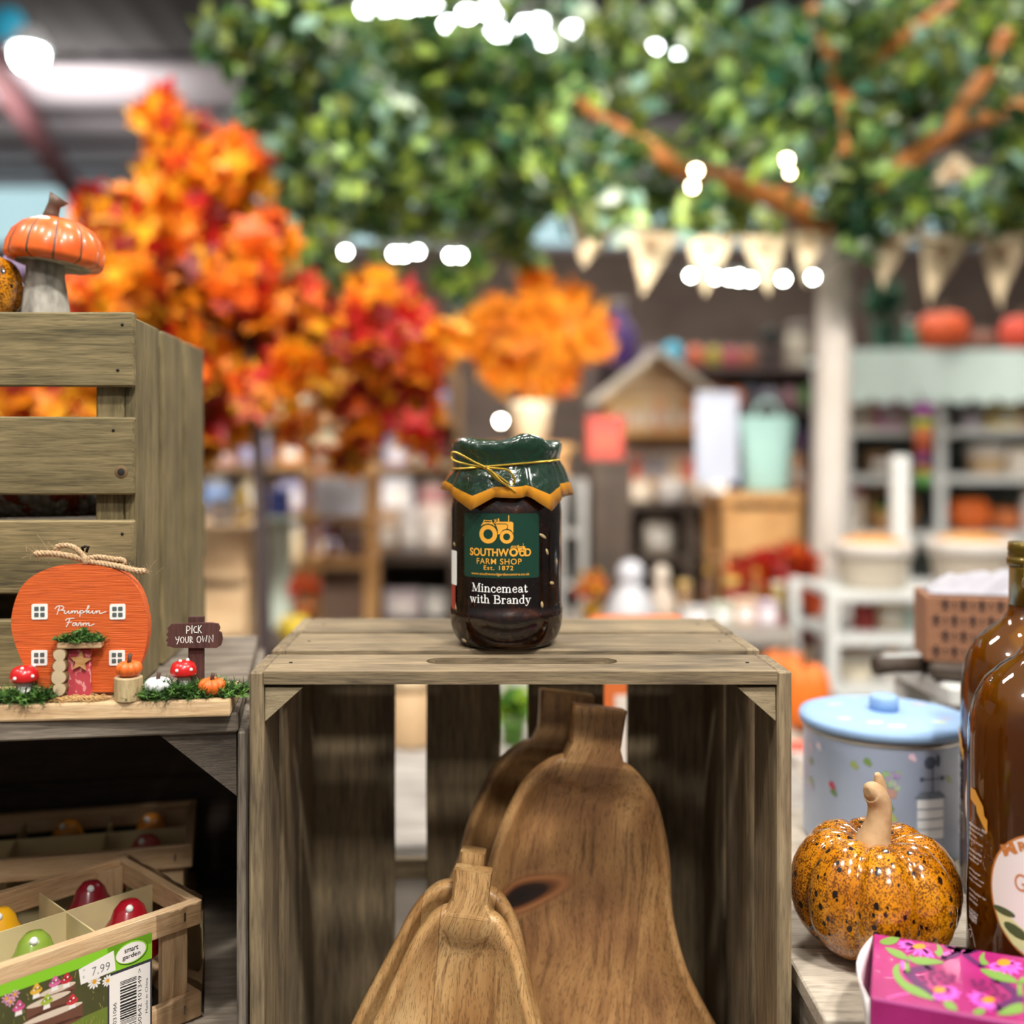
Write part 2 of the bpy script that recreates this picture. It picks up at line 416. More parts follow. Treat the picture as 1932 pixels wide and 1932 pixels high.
# ================================================================== crates in front
TABLE_Z = .86
def slab(parent, name, a, b, m, bev=.0012, jit=.0006, seed=None):
    mb = MB(); a = Vector(a); b = Vector(b); c = (a + b) / 2
    mb.box(a, b, m, bev)
    # a little unevenness, as in sawn boards
    d = b - a; ax = max(range(3), key=lambda i: d[i])
    for k in range(1, 6):
        co = Vector((0, 0, 0)); co[ax] = a[ax] + d[ax] * k / 6; no = Vector((0, 0, 0)); no[ax] = 1
        bmesh.ops.bisect_plane(mb.bm, geom=mb.bm.verts[:] + mb.bm.edges[:] + mb.bm.faces[:], plane_co=co, plane_no=no)
    mb.jitter(jit, 25, seed if seed is not None else random.random() * 50)
    return mb.build(name, parent)
def wedge(parent, name, tri, d, m):
    mb = MB(); mb.prism(tri, d, m); mb.jitter(.0008, 60, random.random() * 9); return mb.build(name, parent)

# ---- crate on its end, open to the front, that carries the jar
ZT = 1.2627; XL, XR = -.1393, .1987; YF, YB = .66, .869
cr = thing('wooden_crate', 'weathered wooden crate standing on end, open front, jar on its top', 'crate', ((XL + XR) / 2, YF, TABLE_Z))
def L(p, o=cr): return Vector(p) - o.location
segs = [(.66, .715), (.733, .796), (.8075, .869)]
tb = .009
def stadium(cx, cy, hx, r, z, n=10):
    return [Vector((cx + hx + r * math.cos(a), cy + r * math.sin(a), z)) for a in [(-.5 + i / n) * PI for i in range(n + 1)]] + \
           [Vector((cx - hx + r * math.cos(a), cy + r * math.sin(a), z)) for a in [(.5 + i / n) * PI for i in range(n + 1)]]
mb = MB()
mb.holed([L(q) for q in ((XL + tb, segs[0][0], ZT - .008), (XR - tb, segs[0][0], ZT - .008), (XR - tb, segs[0][1], ZT - .008), (XL + tb, segs[0][1], ZT - .008))],
         [L(q) for q in stadium(.032, .6935, .052, .0105, ZT - .008)], (0, 0, .008), M['crateX'])
mb.build('top_slat', cr)
for a, b in segs[1:]: slab(cr, 'top_slat', L((XL + tb, a, ZT - .008)), L((XR - tb, b, ZT + .0003)), M['crateX'])
for a, b in segs:
    slab(cr, 'side_board', L((XL, a, TABLE_Z)), L((XL + tb, b, ZT)), M['crateZ'], seed=a * 9)
    slab(cr, 'side_board', L((XR - tb, a, TABLE_Z)), L((XR, b, ZT)), M['crateZ'], seed=a * 7)
    slab(cr, 'bottom_slat', L((XL + tb, a, TABLE_Z)), L((XR - tb, b, TABLE_Z + .008)), M['crateX'])
for s, x in ((1, XL + tb + .0004), (-1, XR - tb - .0004)):
    for zt, q in ((ZT - .0105, -1), (TABLE_Z + .009, 1)):
        wedge(cr, 'corner_block', [L((x, .663, zt)), L((x + s * .0235, .663, zt)), L((x, .663, zt + q * .021))], (0, .205, 0), M['endgrain'])
for a, b in ((XL + .001, -.0639), (-.0382, .0226), (.0452, .1078), (.1269, XR - .001)):
    slab(cr, 'back_board', L((a, YB + .0006, TABLE_Z)), L((b, YB + .008, ZT - .002)), M['crateZ'])
slab(cr, 'back_batten', L((XL, YB + .009, 1.045)), L((XR, YB + .018, 1.062)), M['crateX'])
for x in (-.118, .178):
    for a, b in segs:
        mb = MB(); mb.lathe([(.0012, 0), (.0012, .0004), (.0001, .0005)], plain('#2b2622', .5, .6), 10, L((x, (a + b) / 2, ZT))); mb.build('nail', cr)

# ---- gourd shaped serving platters leaning inside it
def platter_wood(name, seed, cols, knot=None, planks=(-.02, .045)):
    t = NT(name); co = t.coord()
    warp = t.n('TexNoise'); warp.inputs['Scale'].default_value = 9; warp.inputs['Detail'].default_value = 1.5; t.l(co, warp.inputs[0])
    ad = t.n('VectorMath', operation='MULTIPLY_ADD'); t.l(warp.outputs['Color'], ad.inputs[0]); ad.inputs[1].default_value = (.055, .02, .05); t.l(co, ad.inputs[2])
    sep = t.n('SeparateXYZ'); t.l(co, sep.inputs[0])
    edges = [t.math('GREATER_THAN', sep.outputs[0], x) for x in planks]
    pl = t.math('ADD', edges[0], edges[1])
    mp = t.n('Mapping'); t.l(ad.outputs[0], mp.inputs[0]); mp.inputs['Scale'].default_value = (30, 30, 3.2)
    w_ = t.math('MULTIPLY_ADD', pl, 7.3, float(seed))
    broad = t.noise(mp.outputs[0], 1.0, 3, w_)
    med = t.noise(mp.outputs[0], 5.5, 3, w_)
    blot = t.noise(ad.outputs[0], 14, 2, w_)
    f = t.math('ADD', t.math('MULTIPLY', broad, .42), t.math('ADD', t.math('MULTIPLY', med, .2), t.math('MULTIPLY', blot, .38)))
    c = t.ramp(f, [(.36, cols[0]), (.45, cols[1]), (.53, cols[2]), (.64, cols[3])])
    mp2 = t.n('Mapping'); t.l(ad.outputs[0], mp2.inputs[0]); mp2.inputs['Scale'].default_value = (1300, 1300, 190)
    pore = t.noise(mp2.outputs[0], 1, 1, w_)
    mp4 = t.n('Mapping'); t.l(ad.outputs[0], mp4.inputs[0]); mp4.inputs['Scale'].default_value = (430, 430, 13)
    strk = t.noise(mp4.outputs[0], 1, 3, w_)
    c = t.mix(t.ramp(strk, [(.30, '#d0d0d0'), (.46, '#000000')]), c, cols[0])
    c = t.mix(t.math('MULTIPLY', t.math('LESS_THAN', pore, .41), .42), c, '#4a3018')
    if knot:
        d = t.n('VectorMath', operation='SUBTRACT'); t.l(ad.outputs[0], d.inputs[0]); d.inputs[1].default_value = (knot[0] + .0275, knot[1] + .01, knot[2] + .025)
        rt = t.n('Mapping'); t.l(d.outputs[0], rt.inputs[0]); rt.inputs['Rotation'].default_value = (0, knot[4], 0)
        mp3 = t.n('Mapping'); t.l(rt.outputs[0], mp3.inputs[0]); mp3.inputs['Scale'].default_value = (1 / knot[3], 0, 2.6 / knot[3])
        ln = t.n('VectorMath', operation='LENGTH'); t.l(mp3.outputs[0], ln.inputs[0])
        k = t.ramp(ln.outputs['Value'], [(0, '#15100d'), (.36, '#2a1810'), (.5, '#7d4d2b'), (.62, '#a87046'), (.75, '#8a5a35'), (1, '#b98b5a')])
        c = t.mix(t.ramp(ln.outputs['Value'], [(.6, '#ffffff'), (1.0, '#000000')]), c, k)
    for x in planks:
        g = t.math('LESS_THAN', t.math('ABSOLUTE', t.math('SUBTRACT', sep.outputs[0], x)), .0004)
        c = t.mix(t.math('MULTIPLY', g, .45), c, '#4a3018')
    t.base(c); t.p(Roughness=.42, Coat_Weight=.12, Coat_Roughness=.3)
    t.bump(pore, .15, .0004); return t.m
WALNUT = ['#5a3a20', '#8f6540', '#b08352', '#c79c68']
PALEW = ['#6e4a28', '#a07546', '#bd9460', '#d3b07c']
def platter(name, label, prof, stem, loc, rot, m, group=None, flat=.012, th=.026, rim=.0055):
    """prof: (half width, depth below the neck) pairs; stem: (w0, w1, height)"""
    root = thing(name, label, 'platter', loc, rot=rot, group=group)
    pts = crom([(w_, 0, -s) for w_, s in prof], 6)
    right = [(p.x, p.z) for p in pts]
    out = right + [(-x, z) for x, z in right[::-1] if x > 1e-5]
    n = len(out)
    def inset(o, d):
        res = []
        for i in range(len(o)):
            a = Vector(o[i - 1]); b = Vector(o[(i + 1) % len(o)]); t_ = b - a
            if t_.length < 1e-9: t_ = Vector((1, 0))
            t_.normalize(); nrm = Vector((t_.y, -t_.x))
            res.append((o[i][0] + nrm.x * d, o[i][1] + nrm.y * d))
        return res
    def neck(o):
        return [(x, z - flat * math.exp(-(x / (stem[0] * 1.7)) ** 2) * (1 if z > -.06 else 0)) for x, z in o]
    sgn = 1
    A = inset(out, .004)
    if abs(sum(A[i][0] * A[i - 1][1] - A[i - 1][0] * A[i][1] for i in range(n))) > abs(sum(out[i][0] * out[i - 1][1] - out[i - 1][0] * out[i][1] for i in range(n))): sgn = -1
    rings = [(inset(out, sgn * .012), th), (inset(out, sgn * .003), th * .8), (out, th * .45), (out, th * .2), (inset(out, sgn * .0015), .0012), (inset(out, sgn * .004), 0),
             (inset(out, sgn * rim), .0003), (neck(inset(out, sgn * (rim + .0012))), .0012), (neck(inset(out, sgn * (rim + .006))), .0065), (neck(inset(out, sgn * (rim + .018))), .0112)]
    mb = MB()
    vr = mb.grid([[Vector((x, y, z)) for x, z in o] for o, y in rings], m, True, True, True, False)
    # recessed floor
    last = vr[-1]; cen = Vector((0, .0125, -prof[-1][1] * .5))
    mid = [mb.bm.verts.new(v.co.lerp(cen, .5)) for v in last]; 
    for v in mid: v.co.y = .0122
    cv = mb.bm.verts.new(cen)
    for i in range(n):
        k = (i + 1) % n
        mb._tag([mb.bm.faces.new((last[i], last[k], mid[k], mid[i])), mb.bm.faces.new((mid[i], mid[k], cv))], m, True)
    mb.build('dish', root)
    w0, w1, hh = stem
    mb = MB(); rows = []
    for k in range(7):
        t_ = k / 6; ww = w0 + (w1 - w0) * t_ + .006 * max(0, 1 - t_ * 3); z = -.0065 + (hh + .0065) * t_
        y0, y1 = .0002, th * .85
        rows.append([Vector((-ww, y0 + .002, z)), Vector((-ww + .002, y0, z)), Vector((ww - .002, y0, z)), Vector((ww, y0 + .002, z)), Vector((ww, y1 - .002, z)), Vector((ww - .002, y1, z)), Vector((-ww + .002, y1, z)), Vector((-ww, y1 - .002, z))])
    mb.grid(rows, m, True, False, True, True); mb.build('stem', root)
    return root
k = .00039
big = [(a * k, b * k) for a, b in ((0, 0), (60, 4), (100, 30), (128, 66), (150, 120), (166, 180), (180, 265), (210, 345), (244, 400), (308, 490), (322, 550), (312, 630), (270, 705), (190, 752), (90, 772), (0, 776))]
kb = .00035
sm = [(a * kb, b * kb) for a, b in ((0, 0), (48, 6), (78, 32), (104, 78), (126, 140), (152, 210), (180, 290), (205, 380), (220, 470), (212, 560), (160, 620), (80, 640), (0, 645))]
p0 = P(1122, 1430, .775)
platter('serving_platter', 'large gourd shaped wooden platter with a dark knot, front of the big pair', big, (.018, .020, .036), p0, (R(-7), R(7.5), R(0)),
        platter_wood('platter_grain_knot', 1.0, WALNUT, knot=(-.0255, .0122, -.100, .044, R(33)), planks=(-.2, .048)))
p1 = P(1062, 1400, .812)
platter('serving_platter', 'large gourd shaped wooden platter, mostly hidden behind the knotty one', big, (.018, .021, .036), p1, (R(-5), R(7), 0), platter_wood('platter_grain_back', 5.0, ['#5a3d25', '#7d5a38', '#9a7448', '#b08a58'], planks=(-.05, .06)))
p2 = P(884, 1714, .695)
platter('serving_platter', 'small gourd shaped wooden platter leaning in front of all the others', sm, (.0115, .0125, .0225), p2, (R(-9), R(5), R(-6)), platter_wood('platter_grain_pale', 9.0, PALEW, planks=(-.018, .2)))
p3 = P(884, 1668, .724)
platter('serving_platter', 'small gourd shaped wooden platter, only stem and left edge show behind its twin', [(a * 1.07, b) for a, b in sm], (.0085, .0085, .020), p3, (R(-8), R(6.5), R(-6)), platter_wood('platter_grain_twin', 13.0, PALEW, planks=(-.03, .02)))

# ---- jar of mincemeat
JX, JY = .0239, .757
jar = thing('mincemeat_jar', 'glass jar of dark mincemeat with green paper cover, on the crate', 'jar', (JX, JY, ZT))
prof = [(.0001, .001), (.024, .0015), (.030, .0005), (.0335, .0022), (.0372, .0075), (.0394, .0145), (.0402, .0225), (.0401, .0262), (.0394, .0272), (.0392, .032), (.0393, .06), (.0393, .095), (.0388, .1005), (.0366, .1065), (.0335, .111), (.0318, .114), (.0318, .128)]
mb = MB(); mb.lathe(prof, M['glass'], 72); mb.build('glass_body', jar)
t = NT('mincemeat'); co = t.coord()
n1 = t.noise(co, 130, 3, dist=.5); n2 = t.noise(co, 420, 2); n3 = t.noise(co, 45, 2)
c = t.ramp(t.math('ADD', t.math('MULTIPLY', n1, .6), t.math('MULTIPLY', n3, .4)), [(.34, '#1d0d08'), (.47, '#3a190f'), (.57, '#5a2715'), (.70, '#84441f')])
c = t.mix(t.math('GREATER_THAN', n2, .70), c, '#a8713f')
t.base(c); t.p(Roughness=.35, Coat_Weight=.15, Coat_Roughness=.2); t.bump(n1, .5, .0015)
mb = MB(); mb.lathe([(max(r - .0012, .0001), z + (.002 if z < .02 else 0)) for r, z in prof[:-2]], t.m, 64); mb.build('mincemeat_filling', jar)
rs = random.Random(3)
suet = plain('#a8906a', .5)
for a, z, l, q in ((38, .079, .0042, .5), (44, .068, .003, 1.1), (37, .032, .0028, 1.4), (40, .016, .003, .4), (-60, .016, .0045, 1.5), (-48, .011, .004, 1.3), (52, .046, .003, .2), (-66, .028, .004, 1.2), (-56, .006, .003, .3), (60, .012, .004, 1.0), (-70, .072, .0025, .6), (30, .009, .002, .2), (62, .06, .0026, 1.2)):
    th = R(a) - PI / 2; rr = .0386 if z > .02 else .0352 + z * .13
    mb = MB(); mb.ball((0, 0, 0), (l, .0012, .0014), suet, 10, 6, Matrix.Rotation(q, 3, 'Y'))
    mb.bm.transform(Matrix.Translation((rr * math.cos(th), rr * math.sin(th), z)) @ Matrix.Rotation(th + PI / 2, 4, 'Z'))
    mb.build('almond_sliver', jar)
GREEN = NT('cover_green'); GREEN.base('#0f2c1c'); GREEN.p(Roughness=.22, Coat_Weight=.7, Coat_Roughness=.08); GREEN.bump(GREEN.noise(GREEN.coord((1, 1, .7)), 85, 2, dist=1.2), .55, .004); GREEN = GREEN.m
GOLD = plain('#cf8a1d', .38, 0, .3, 'cover_gold')
mb = MB(); mb.lathe([(.0345, .113), (.0345, .1405), (.033, .1418), (.0001, .142)], plain('#b98a2a', .3, .8), 48); mb.build('lid', jar)
# cover: rows from the hem up to the crown
NA = 120
def hemz(a):       # a measured from the camera side, positive to the right, degrees
    pk = [(-150, .1045), (-115, .107), (-84, .1120), (-60, .1062), (-33, .0972), (-13, .1062), (8, .1056), (19, .1068), (39, .0966), (64, .1062), (84, .1075), (110, .1035), (135, .108), (170, .102), (210, .1045)]
    for (a0, z0), (a1, z1) in zip(pk, pk[1:]):
        if a0 <= a <= a1: return z0 + (z1 - z0) * (a - a0) / (a1 - a0)
    return .105
def crease(a): return sum(wt * max(0, 1 - abs(((a - c + 180) % 360) - 180) / wd) for c, wd, wt in ((-13, 7, -1.3), (18, 6, -1.6), (-33, 10, .9), (39, 12, 1.3), (66, 8, -1.1), (-70, 9, -1), (-95, 12, 1.4), (90, 10, 1.5), (120, 12, -1), (160, 14, 1), (-140, 14, -1), (3, 8, .3)))
rows = []
rows_def = [(0, .0445), (.34, .0428), (.36, .0427), (.6, .0408), (.82, .0385), (1.0, .0364)]
zs = .1275
for tt, rr in rows_def:
    row = []
    for i in range(NA):
        a = -150 + 360 * i / NA; th = R(a) - PI / 2
        str_ = zs + .0033 * math.sin(R(a)) 
        hz = hemz(a); z = hz + (str_ - hz) * tt
        r = rr + .0023 * crease(a) * (1.05 - tt * .5) + .0005 * mnoise.noise(Vector((a * .06, tt * 4, 1)))
        row.append(Vector((r * math.cos(th), r * math.sin(th), z)))
    rows.append(row)
def crown(a, base, amp): return base + amp * (mnoise.noise(Vector((math.cos(R(a)) * 1.7, math.sin(R(a)) * 1.7, 3))))
for rr, zz, amp in ((.0368, .1325, .001), (.0383, .1375, .0015), (.0386, .1415, .002), (.0365, .1442, .003), (.029, .1448, .003), (.016, .1445, .002), (.0005, .1442, 0)):
    row = []
    for i in range(NA):
        a = -150 + 360 * i / NA; th = R(a) - PI / 2
        z = crown(a, zz, amp) + (.0042 * max(0, 1 - abs(a - 22) / 34) - .003 * max(0, 1 - abs(a - 62) / 26) if zz > .138 and rr > .02 else 0)
        r = rr + (.0007 * crease(a) if rr > .03 else 0) + .0006 * mnoise.noise(Vector((a * .09, zz * 300, 5)))
        row.append(Vector((r * math.cos(th), r * math.sin(th), z)))
    rows.append(row)
mb = MB(); mb.grid(rows, GREEN, True, True, False, True, lambda j, i: GOLD if j == 0 else GREEN)
o = mb.build('paper_cover', jar)
sol = o.modifiers.new('thickness', 'SOLIDIFY'); sol.thickness = .0003
GCORD = NT('gold_cord'); GCORD.base('#e8c452'); GCORD.p(Metallic=.85, Roughness=.28)
wv = GCORD.n('TexWave'); wv.inputs['Scale'].default_value = 900; GCORD.l(GCORD.coord(), wv.inputs[0]); GCORD.bump(wv.outputs['Fac'], .6, .0006); GCORD = GCORD.m
bow = MB()
ring = [Vector(((.0374 + .0004) * math.cos(R(a) - PI / 2), .0378 * math.sin(R(a) - PI / 2), zs + .0004 + .0033 * math.sin(R(a)))) for a in range(-180, 180, 5)]
bow.tube(ring + [ring[0]], .00085, GCORD, 8); bow.build('gold_cord', jar)
def J(px, py, dy=0.0):
    q = P(px, py, JY - .040 + dy); return q - jar.location
for pts in ([(917, 882, -.001), (895, 872, -.004), (868, 857, 0), (855, 853, .008), (852, 860, .013), (856, 868, .010), (880, 876, .001), (917, 883, -.001)],
            [(917, 882, -.001), (940, 884, -.004), (958, 887, -.005), (968, 898, -.004), (971, 908, -.003), (967, 914, -.002), (962, 914, -.002), (940, 898, -.002), (917, 882, -.001)],
            [(917, 882, -.002), (935, 902, -.0035), (955, 915, -.004), (973, 929, -.004)],
            [(917, 882, -.002), (930, 892, -.004), (945, 908, -.005), (962, 920, -.005)]):
    mb = MB(); mb.tube(crom([J(*q) for q in pts], 6), .00078, GCORD, 8); mb.build('bow_loop', jar)
mb = MB(); mb.ball(J(917, 882, -.0012), (.0023, .0018, .0017), GCORD, 12, 8); mb.build('bow_knot', jar)
# label
RL = .0396
def jmap(u, v, lift):
    th = -PI / 2 + R(-8) + u / RL
    r = RL + lift; return Vector((r * math.cos(th), r * math.sin(th), v))
LG = NT('label_green'); LG.base('#15392c'); LG.p(Roughness=.33); LG = LG.m
LY = plain('#e0a136', .5, name='label_yellow', var=0); WH = plain('#f2f2ef', .5, name='print_white', var=0)
def zz(py, Y=JY - RL): return (CY - py) * Y / F + H - ZT
k = .000361
d = Decal()
zl0, zl1 = zz(1091), zz(969)
d.rrect(-.0278, zl0, .0278, zl1, .0016, LG, 0)
def tractor(d, cx, cy, s, m, bg, lay):
    T = lambda pts: [(cx + x * s, cy + y * s) for x, y in pts]
    d.ring(cx - .27 * s, cy - .2 * s, .165 * s, .31 * s, m, lay); d.ring(cx + .35 * s, cy - .28 * s, .115 * s, .225 * s, m, lay)
    d.poly(T([(-.53, .06), (-.44, .2), (-.12, .2), (-.02, .06), (-.12, .12), (-.27, .155), (-.42, .12)]), m, lay)
    d.rect(cx - .42 * s, cy + .235 * s, cx - .14 * s, cy + .265 * s, m, lay)
    d.line(T([(-.42, .2), (-.41, .26)]), .03 * s, m, lay); d.line(T([(-.15, .2), (-.16, .26)]), .03 * s, m, lay)
    d.poly(T([(-.02, .16), (.0, .22), (.52, .22), (.57, .18), (.57, -.16), (.5, -.06), (.36, -.0), (.22, -.06), (.12, -.2), (.06, -.2), (.06, -.05)]), m, lay)
    d.line(T([(.02, .15), (.33, .15), (.38, .11), (.38, .0)]), .02 * s, bg, lay + 1)
    d.line(T([(-.06, .17), (.0, .29)]), .03 * s, m, lay); d.line(T([(-.07, .28), (.02, .25)]), .02 * s, m, lay)
    d.line(T([(.08, .22), (.08, .31)]), .05 * s, m, lay); d.line(T([(.42, .22), (.42, .42)]), .03 * s, m, lay)
ux = lambda px: (px - 941) * k * 1.045
tractor(d, ux(934), zz(1026) + .51 * .0205, .0205, LY, LG, 1)
# name of the shop, its second O pair drawn as the small tractor
d.text('SOUTHW', ux(882), zz(1050), ux(957), zz(1035), LY, 1, .028)
tractor(d, ux(965.5) + .27 * .0095, zz(1042) + .2 * .0095, .0095, LY, LG, 2)
d.text('D', ux(986), zz(1050), ux(998), zz(1035), LY, 1, .028)
d.text('FARM SHOP', ux(897), zz(1065), ux(980), zz(1054), LY, 1, .008, 1.12)
d.text('Est. 1872', ux(911), zz(1076), ux(965), zz(1067.5), LY, 1, .015, 1.2)
d.text('www.southwoodgardencentre.co.uk', ux(885), zz(1087.5), ux(995), zz(1081), LY, 1, .008)
d.build('label', jmap, jar, cut=.0022)
d = Decal()
serif_text(d, 'Mincemeat', ux(886), zz(1118), ux(991), WH)
serif_text(d, 'with Brandy', ux(882), zz(1139), ux(998), WH)
d.build('white_lettering', jmap, jar, cut=.0022)
d = Decal(); d.rrect(-.0480, zz(1112), -.0370, zz(1045), .001, WH, 0); d.rrect(-.0480, zz(1160), -.0395, zz(1113), .001, plain('#a5372c', .5), 0)
d.build('side_sticker', jmap, jar, cut=.0022)

# ---- crate on the left that the ornament stands on (turned a little away)
A0 = P(468, 1345, .665)
lc = thing('wooden_crate', 'dark weathered crate lying under the pumpkin farm ornament', 'crate', (A0.x, A0.y, TABLE_Z), R(9))
hz = A0.z - TABLE_Z; wd, dp = .36, .285
for y0, y1 in ((0, .082), (.0865, .175), (.181, dp)): slab(lc, 'top_slat', (-wd + .009, y0, hz - .012), (-.006, y1, hz), M['greyX'])
for y0, y1 in ((0, .082), (.094, .175), (.188, dp)):
    slab(lc, 'side_board', (-.007, y0 + .004, 0), (.0, y1, hz - .013), M['greyZ'])
    slab(lc, 'side_board', (-wd, y0, 0), (-wd + .009, y1, hz), M['greyZ'])
    slab(lc, 'bottom_slat', (-wd + .009, y0, 0), (-.009, y1, .010), M['greyX'])
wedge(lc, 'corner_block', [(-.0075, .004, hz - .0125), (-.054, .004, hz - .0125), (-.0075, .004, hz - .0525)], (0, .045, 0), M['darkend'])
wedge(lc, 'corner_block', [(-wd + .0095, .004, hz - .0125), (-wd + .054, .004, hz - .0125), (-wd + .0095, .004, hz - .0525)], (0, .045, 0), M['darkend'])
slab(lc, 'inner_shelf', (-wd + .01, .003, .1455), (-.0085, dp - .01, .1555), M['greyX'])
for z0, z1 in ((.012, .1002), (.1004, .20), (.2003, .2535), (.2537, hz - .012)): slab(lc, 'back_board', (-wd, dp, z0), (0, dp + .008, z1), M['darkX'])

# ---- tall crate standing on it
B0 = P(258, 1300, .732); B0.z = A0.z + .0006
uc = thing('slatted_crate', 'olive brown slatted crate at left with a pumpkin toadstool on top', 'crate', B0, R(3.2))
uh = P(258, 592, .732).z - B0.z; ud = .235; uw = .40
SL = [(592, 731), (787, 932), (980, 1116), (1165, 1298)]
zu = lambda py: P(0, py, .732).z - B0.z
for a, b in SL:
    slab(uc, 'front_slat', (-uw, -.0085, zu(b)), (.0, 0, zu(a)), M['oliveX'])
    if a > 900: slab(uc, 'back_slat', (-uw, ud, zu(b)), (0, ud + .008, zu(a)), M['oliveX'])
for x0 in (-.0085, -uw):
    for a, b in ((.0005, .065), (.079, .147), (.160, ud - .0005)):
        slab(uc, 'side_board', (x0, a, 0.0), (x0 + .0085, b, uh - .003), M['oliveZ'])
    for a, b in ((.0652, .0788), (.1472, .1598)): slab(uc, 'inner_batten', (x0 + (.0 if x0 < -.1 else -.004), a, .0), (x0 + (.008 if x0 < -.1 else .0052), b, uh - .014), M['darkZ'], .0004, .0001)
    for y in (.0005, ud - .0215): slab(uc, 'corner_post', (x0 + (.009 if x0 < -.1 else -.0195), y, .001), (x0 + (.0285 if x0 < -.1 else -.0005), y + .021, uh - .013), M['oliveZ'])
for a, b in ((-.008, .066), (.078, .148), (.158, ud)): slab(uc, 'top_slat', (-uw + .009, max(a, .0005), uh - .011), (-.0095, b - .001, uh - .003), M['oliveX'])
for a, b in ((0.001, .10), (.12, ud - .001)): slab(uc, 'bottom_slat', (-uw + .03, a + .022, .0), (-.03, b, .008), M['oliveX'])

kc = P(243, 890, .732) - uc.location; kx, kz = -.0082, zu(890)
mb = MB(); mb.lathe([(.0001, .0007), (.0018, .0007), (.0026, .0004)], plain('#1d1712', .8), 16, rot=Matrix.Rotation(PI / 2, 3, 'X'), c=(kx, -.0086, kz)); mb.lathe([(.0026, .0004), (.0042, .0003), (.0046, .0)], plain('#6b5435', .8), 16, rot=Matrix.Rotation(PI / 2, 3, 'X'), c=(kx, -.0086, kz)); mb.build('knot_hole', uc)
for zz_ in (615, 700, 812, 1005, 1090):
    mb = MB(); mb.lathe([(.0001, .0005), (.0010, .0004), (.0011, 0)], plain('#2b2622', .5, .6), 10, rot=Matrix.Rotation(PI / 2, 3, 'X'), c=(-.0075 - .003 * (zz_ % 3), -.0086, zu(zz_))); mb.build('nail', uc)
# goods inside that crate, seen through its gaps
t = NT('knitted_wool'); v = t.n('TexVoronoi'); v.inputs['Scale'].default_value = 170; t.l(t.coord((1, 1, .5)), v.inputs[0])
n = t.noise(t.coord(), 55, 3); t.base(t.mix(t.math('GREATER_THAN', n, .56), t.ramp(v.outputs['Distance'], [(.1, '#cfc8c2'), (.6, '#8f8780')]), '#8e3a22'))
t.p(Roughness=.95); t.bump(v.outputs['Distance'], 1, .003)
mb = MB(); Mx = Matrix.Rotation(PI / 2, 4, 'Y')
mb.lathe([(.001, -.11), (.028, -.108), (.034, -.095), (.036, -.03), (.035, .05), (.033, .10), (.026, .11), (.001, .112)], t.m, 32, rot=Mx.to_3x3()); mb.jitter(.003, 30)
Bi = Matrix.Translation(uc.location) @ Matrix.Rotation(R(3.2), 4, 'Z')
slab(uc, 'inner_shelf', (-uw + .03, .024, zu(1010)), (-.03, ud - .024, zu(1000)), M['oliveX'])
kn = mb.build('knitted_roll', None, Bi @ Vector((-.150, .10, zu(1000) + .0375))); kn.rotation_euler = (0, 0, R(3.2))
tag(kn, 'white and rust knitted roll seen through a gap of the slatted crate', 'knitted roll')
mb = MB(); mb.ball((0, 0, 0), .0355, plain('#0c0b0c', .12, 0, .5), 28, 18); mb.lathe([(.006, .034), (.006, .040), (.001, .041)], plain('#3a3532', .4, .7), 12)
bb = mb.build('black_bauble', None, Bi @ Vector((-.252, .058, zu(1000) + .0362)))
tag(bb, 'glossy black round bauble at the left end of the crate gap', 'bauble')

# ---- pumpkin toadstool on the tall crate
q = P(86, 585, .775)
ms = thing('pumpkin_toadstool', 'toadstool ornament with an orange pumpkin cap and grey stalk on the crate', 'ornament', (q.x, q.y, B0.z + uh - .0022))
t = NT('grey_concrete'); n = t.noise(t.coord((1, 1, .4)), 140, 4); t.base(t.ramp(n, [(.3, '#6f6b63'), (.6, '#a5a197'), (.8, '#b9b4a9')])); t.p(Roughness=.8); STONE = t.m
mb = MB(); mb.lathe([(.0001, 0), (.0180, 0), (.0178, .003), (.0155, .02), (.0135, .034), (.0135, .052)], STONE, 40); mb.build('stalk', ms)
ORA = NT('painted_orange'); n = ORA.noise(ORA.coord(), 70, 3); ORA.base(ORA.ramp(n, [(.3, '#d4551c'), (.7, '#e8702e')])); ORA.p(Roughness=.32, Coat_Weight=.25); ORA = ORA.m
GRV = plain('#6b4630', .5, name='groove_brown')
mb = MB(); rows = []; ribs = 11; nn = 132
for r, z in ((.0001, .034), (.030, .034), (.0375, .0365), (.0385, .040), (.0378, .048), (.0345, .0575), (.028, .065), (.019, .0695), (.008, .0705), (.0001, .0690)):
    row = []
    for i in range(nn):
        a = 2 * PI * i / nn; g = abs(math.sin(a * ribs / 2 + .35)) ** .5
        q_ = r * ((.93 + .07 * g) if .036 < z < .0695 and r > .01 else (1 if r < .02 else .96))
        row.append(Vector((q_ * math.cos(a), q_ * math.sin(a), z)))
    rows.append(row)
mb.grid(rows, ORA, True, True, False, False, lambda j, i: STONE if j < 1 else (GRV if abs(math.sin((2 * PI * (i + .5) / nn) * ribs / 2 + .35)) < .20 and j < 8 else ORA))
for v in mb.bm.verts: v.co = Vector((v.co.x * .915, v.co.y * .915, (v.co.z - .034) * .92 + .0435))
o = mb.build('pumpkin_cap', ms); o.rotation_euler = (R(-4), R(6), 0)
mb = MB(); mb.tube([(.003, 0, .0745), (.0045, 0, .0815), (.0065, 0, .0875), (.0100, 0, .0925)], [.0068, .0052, .0046, .0075], plain('#5d4638', .45), 12); mb.build('cap_stem', ms)

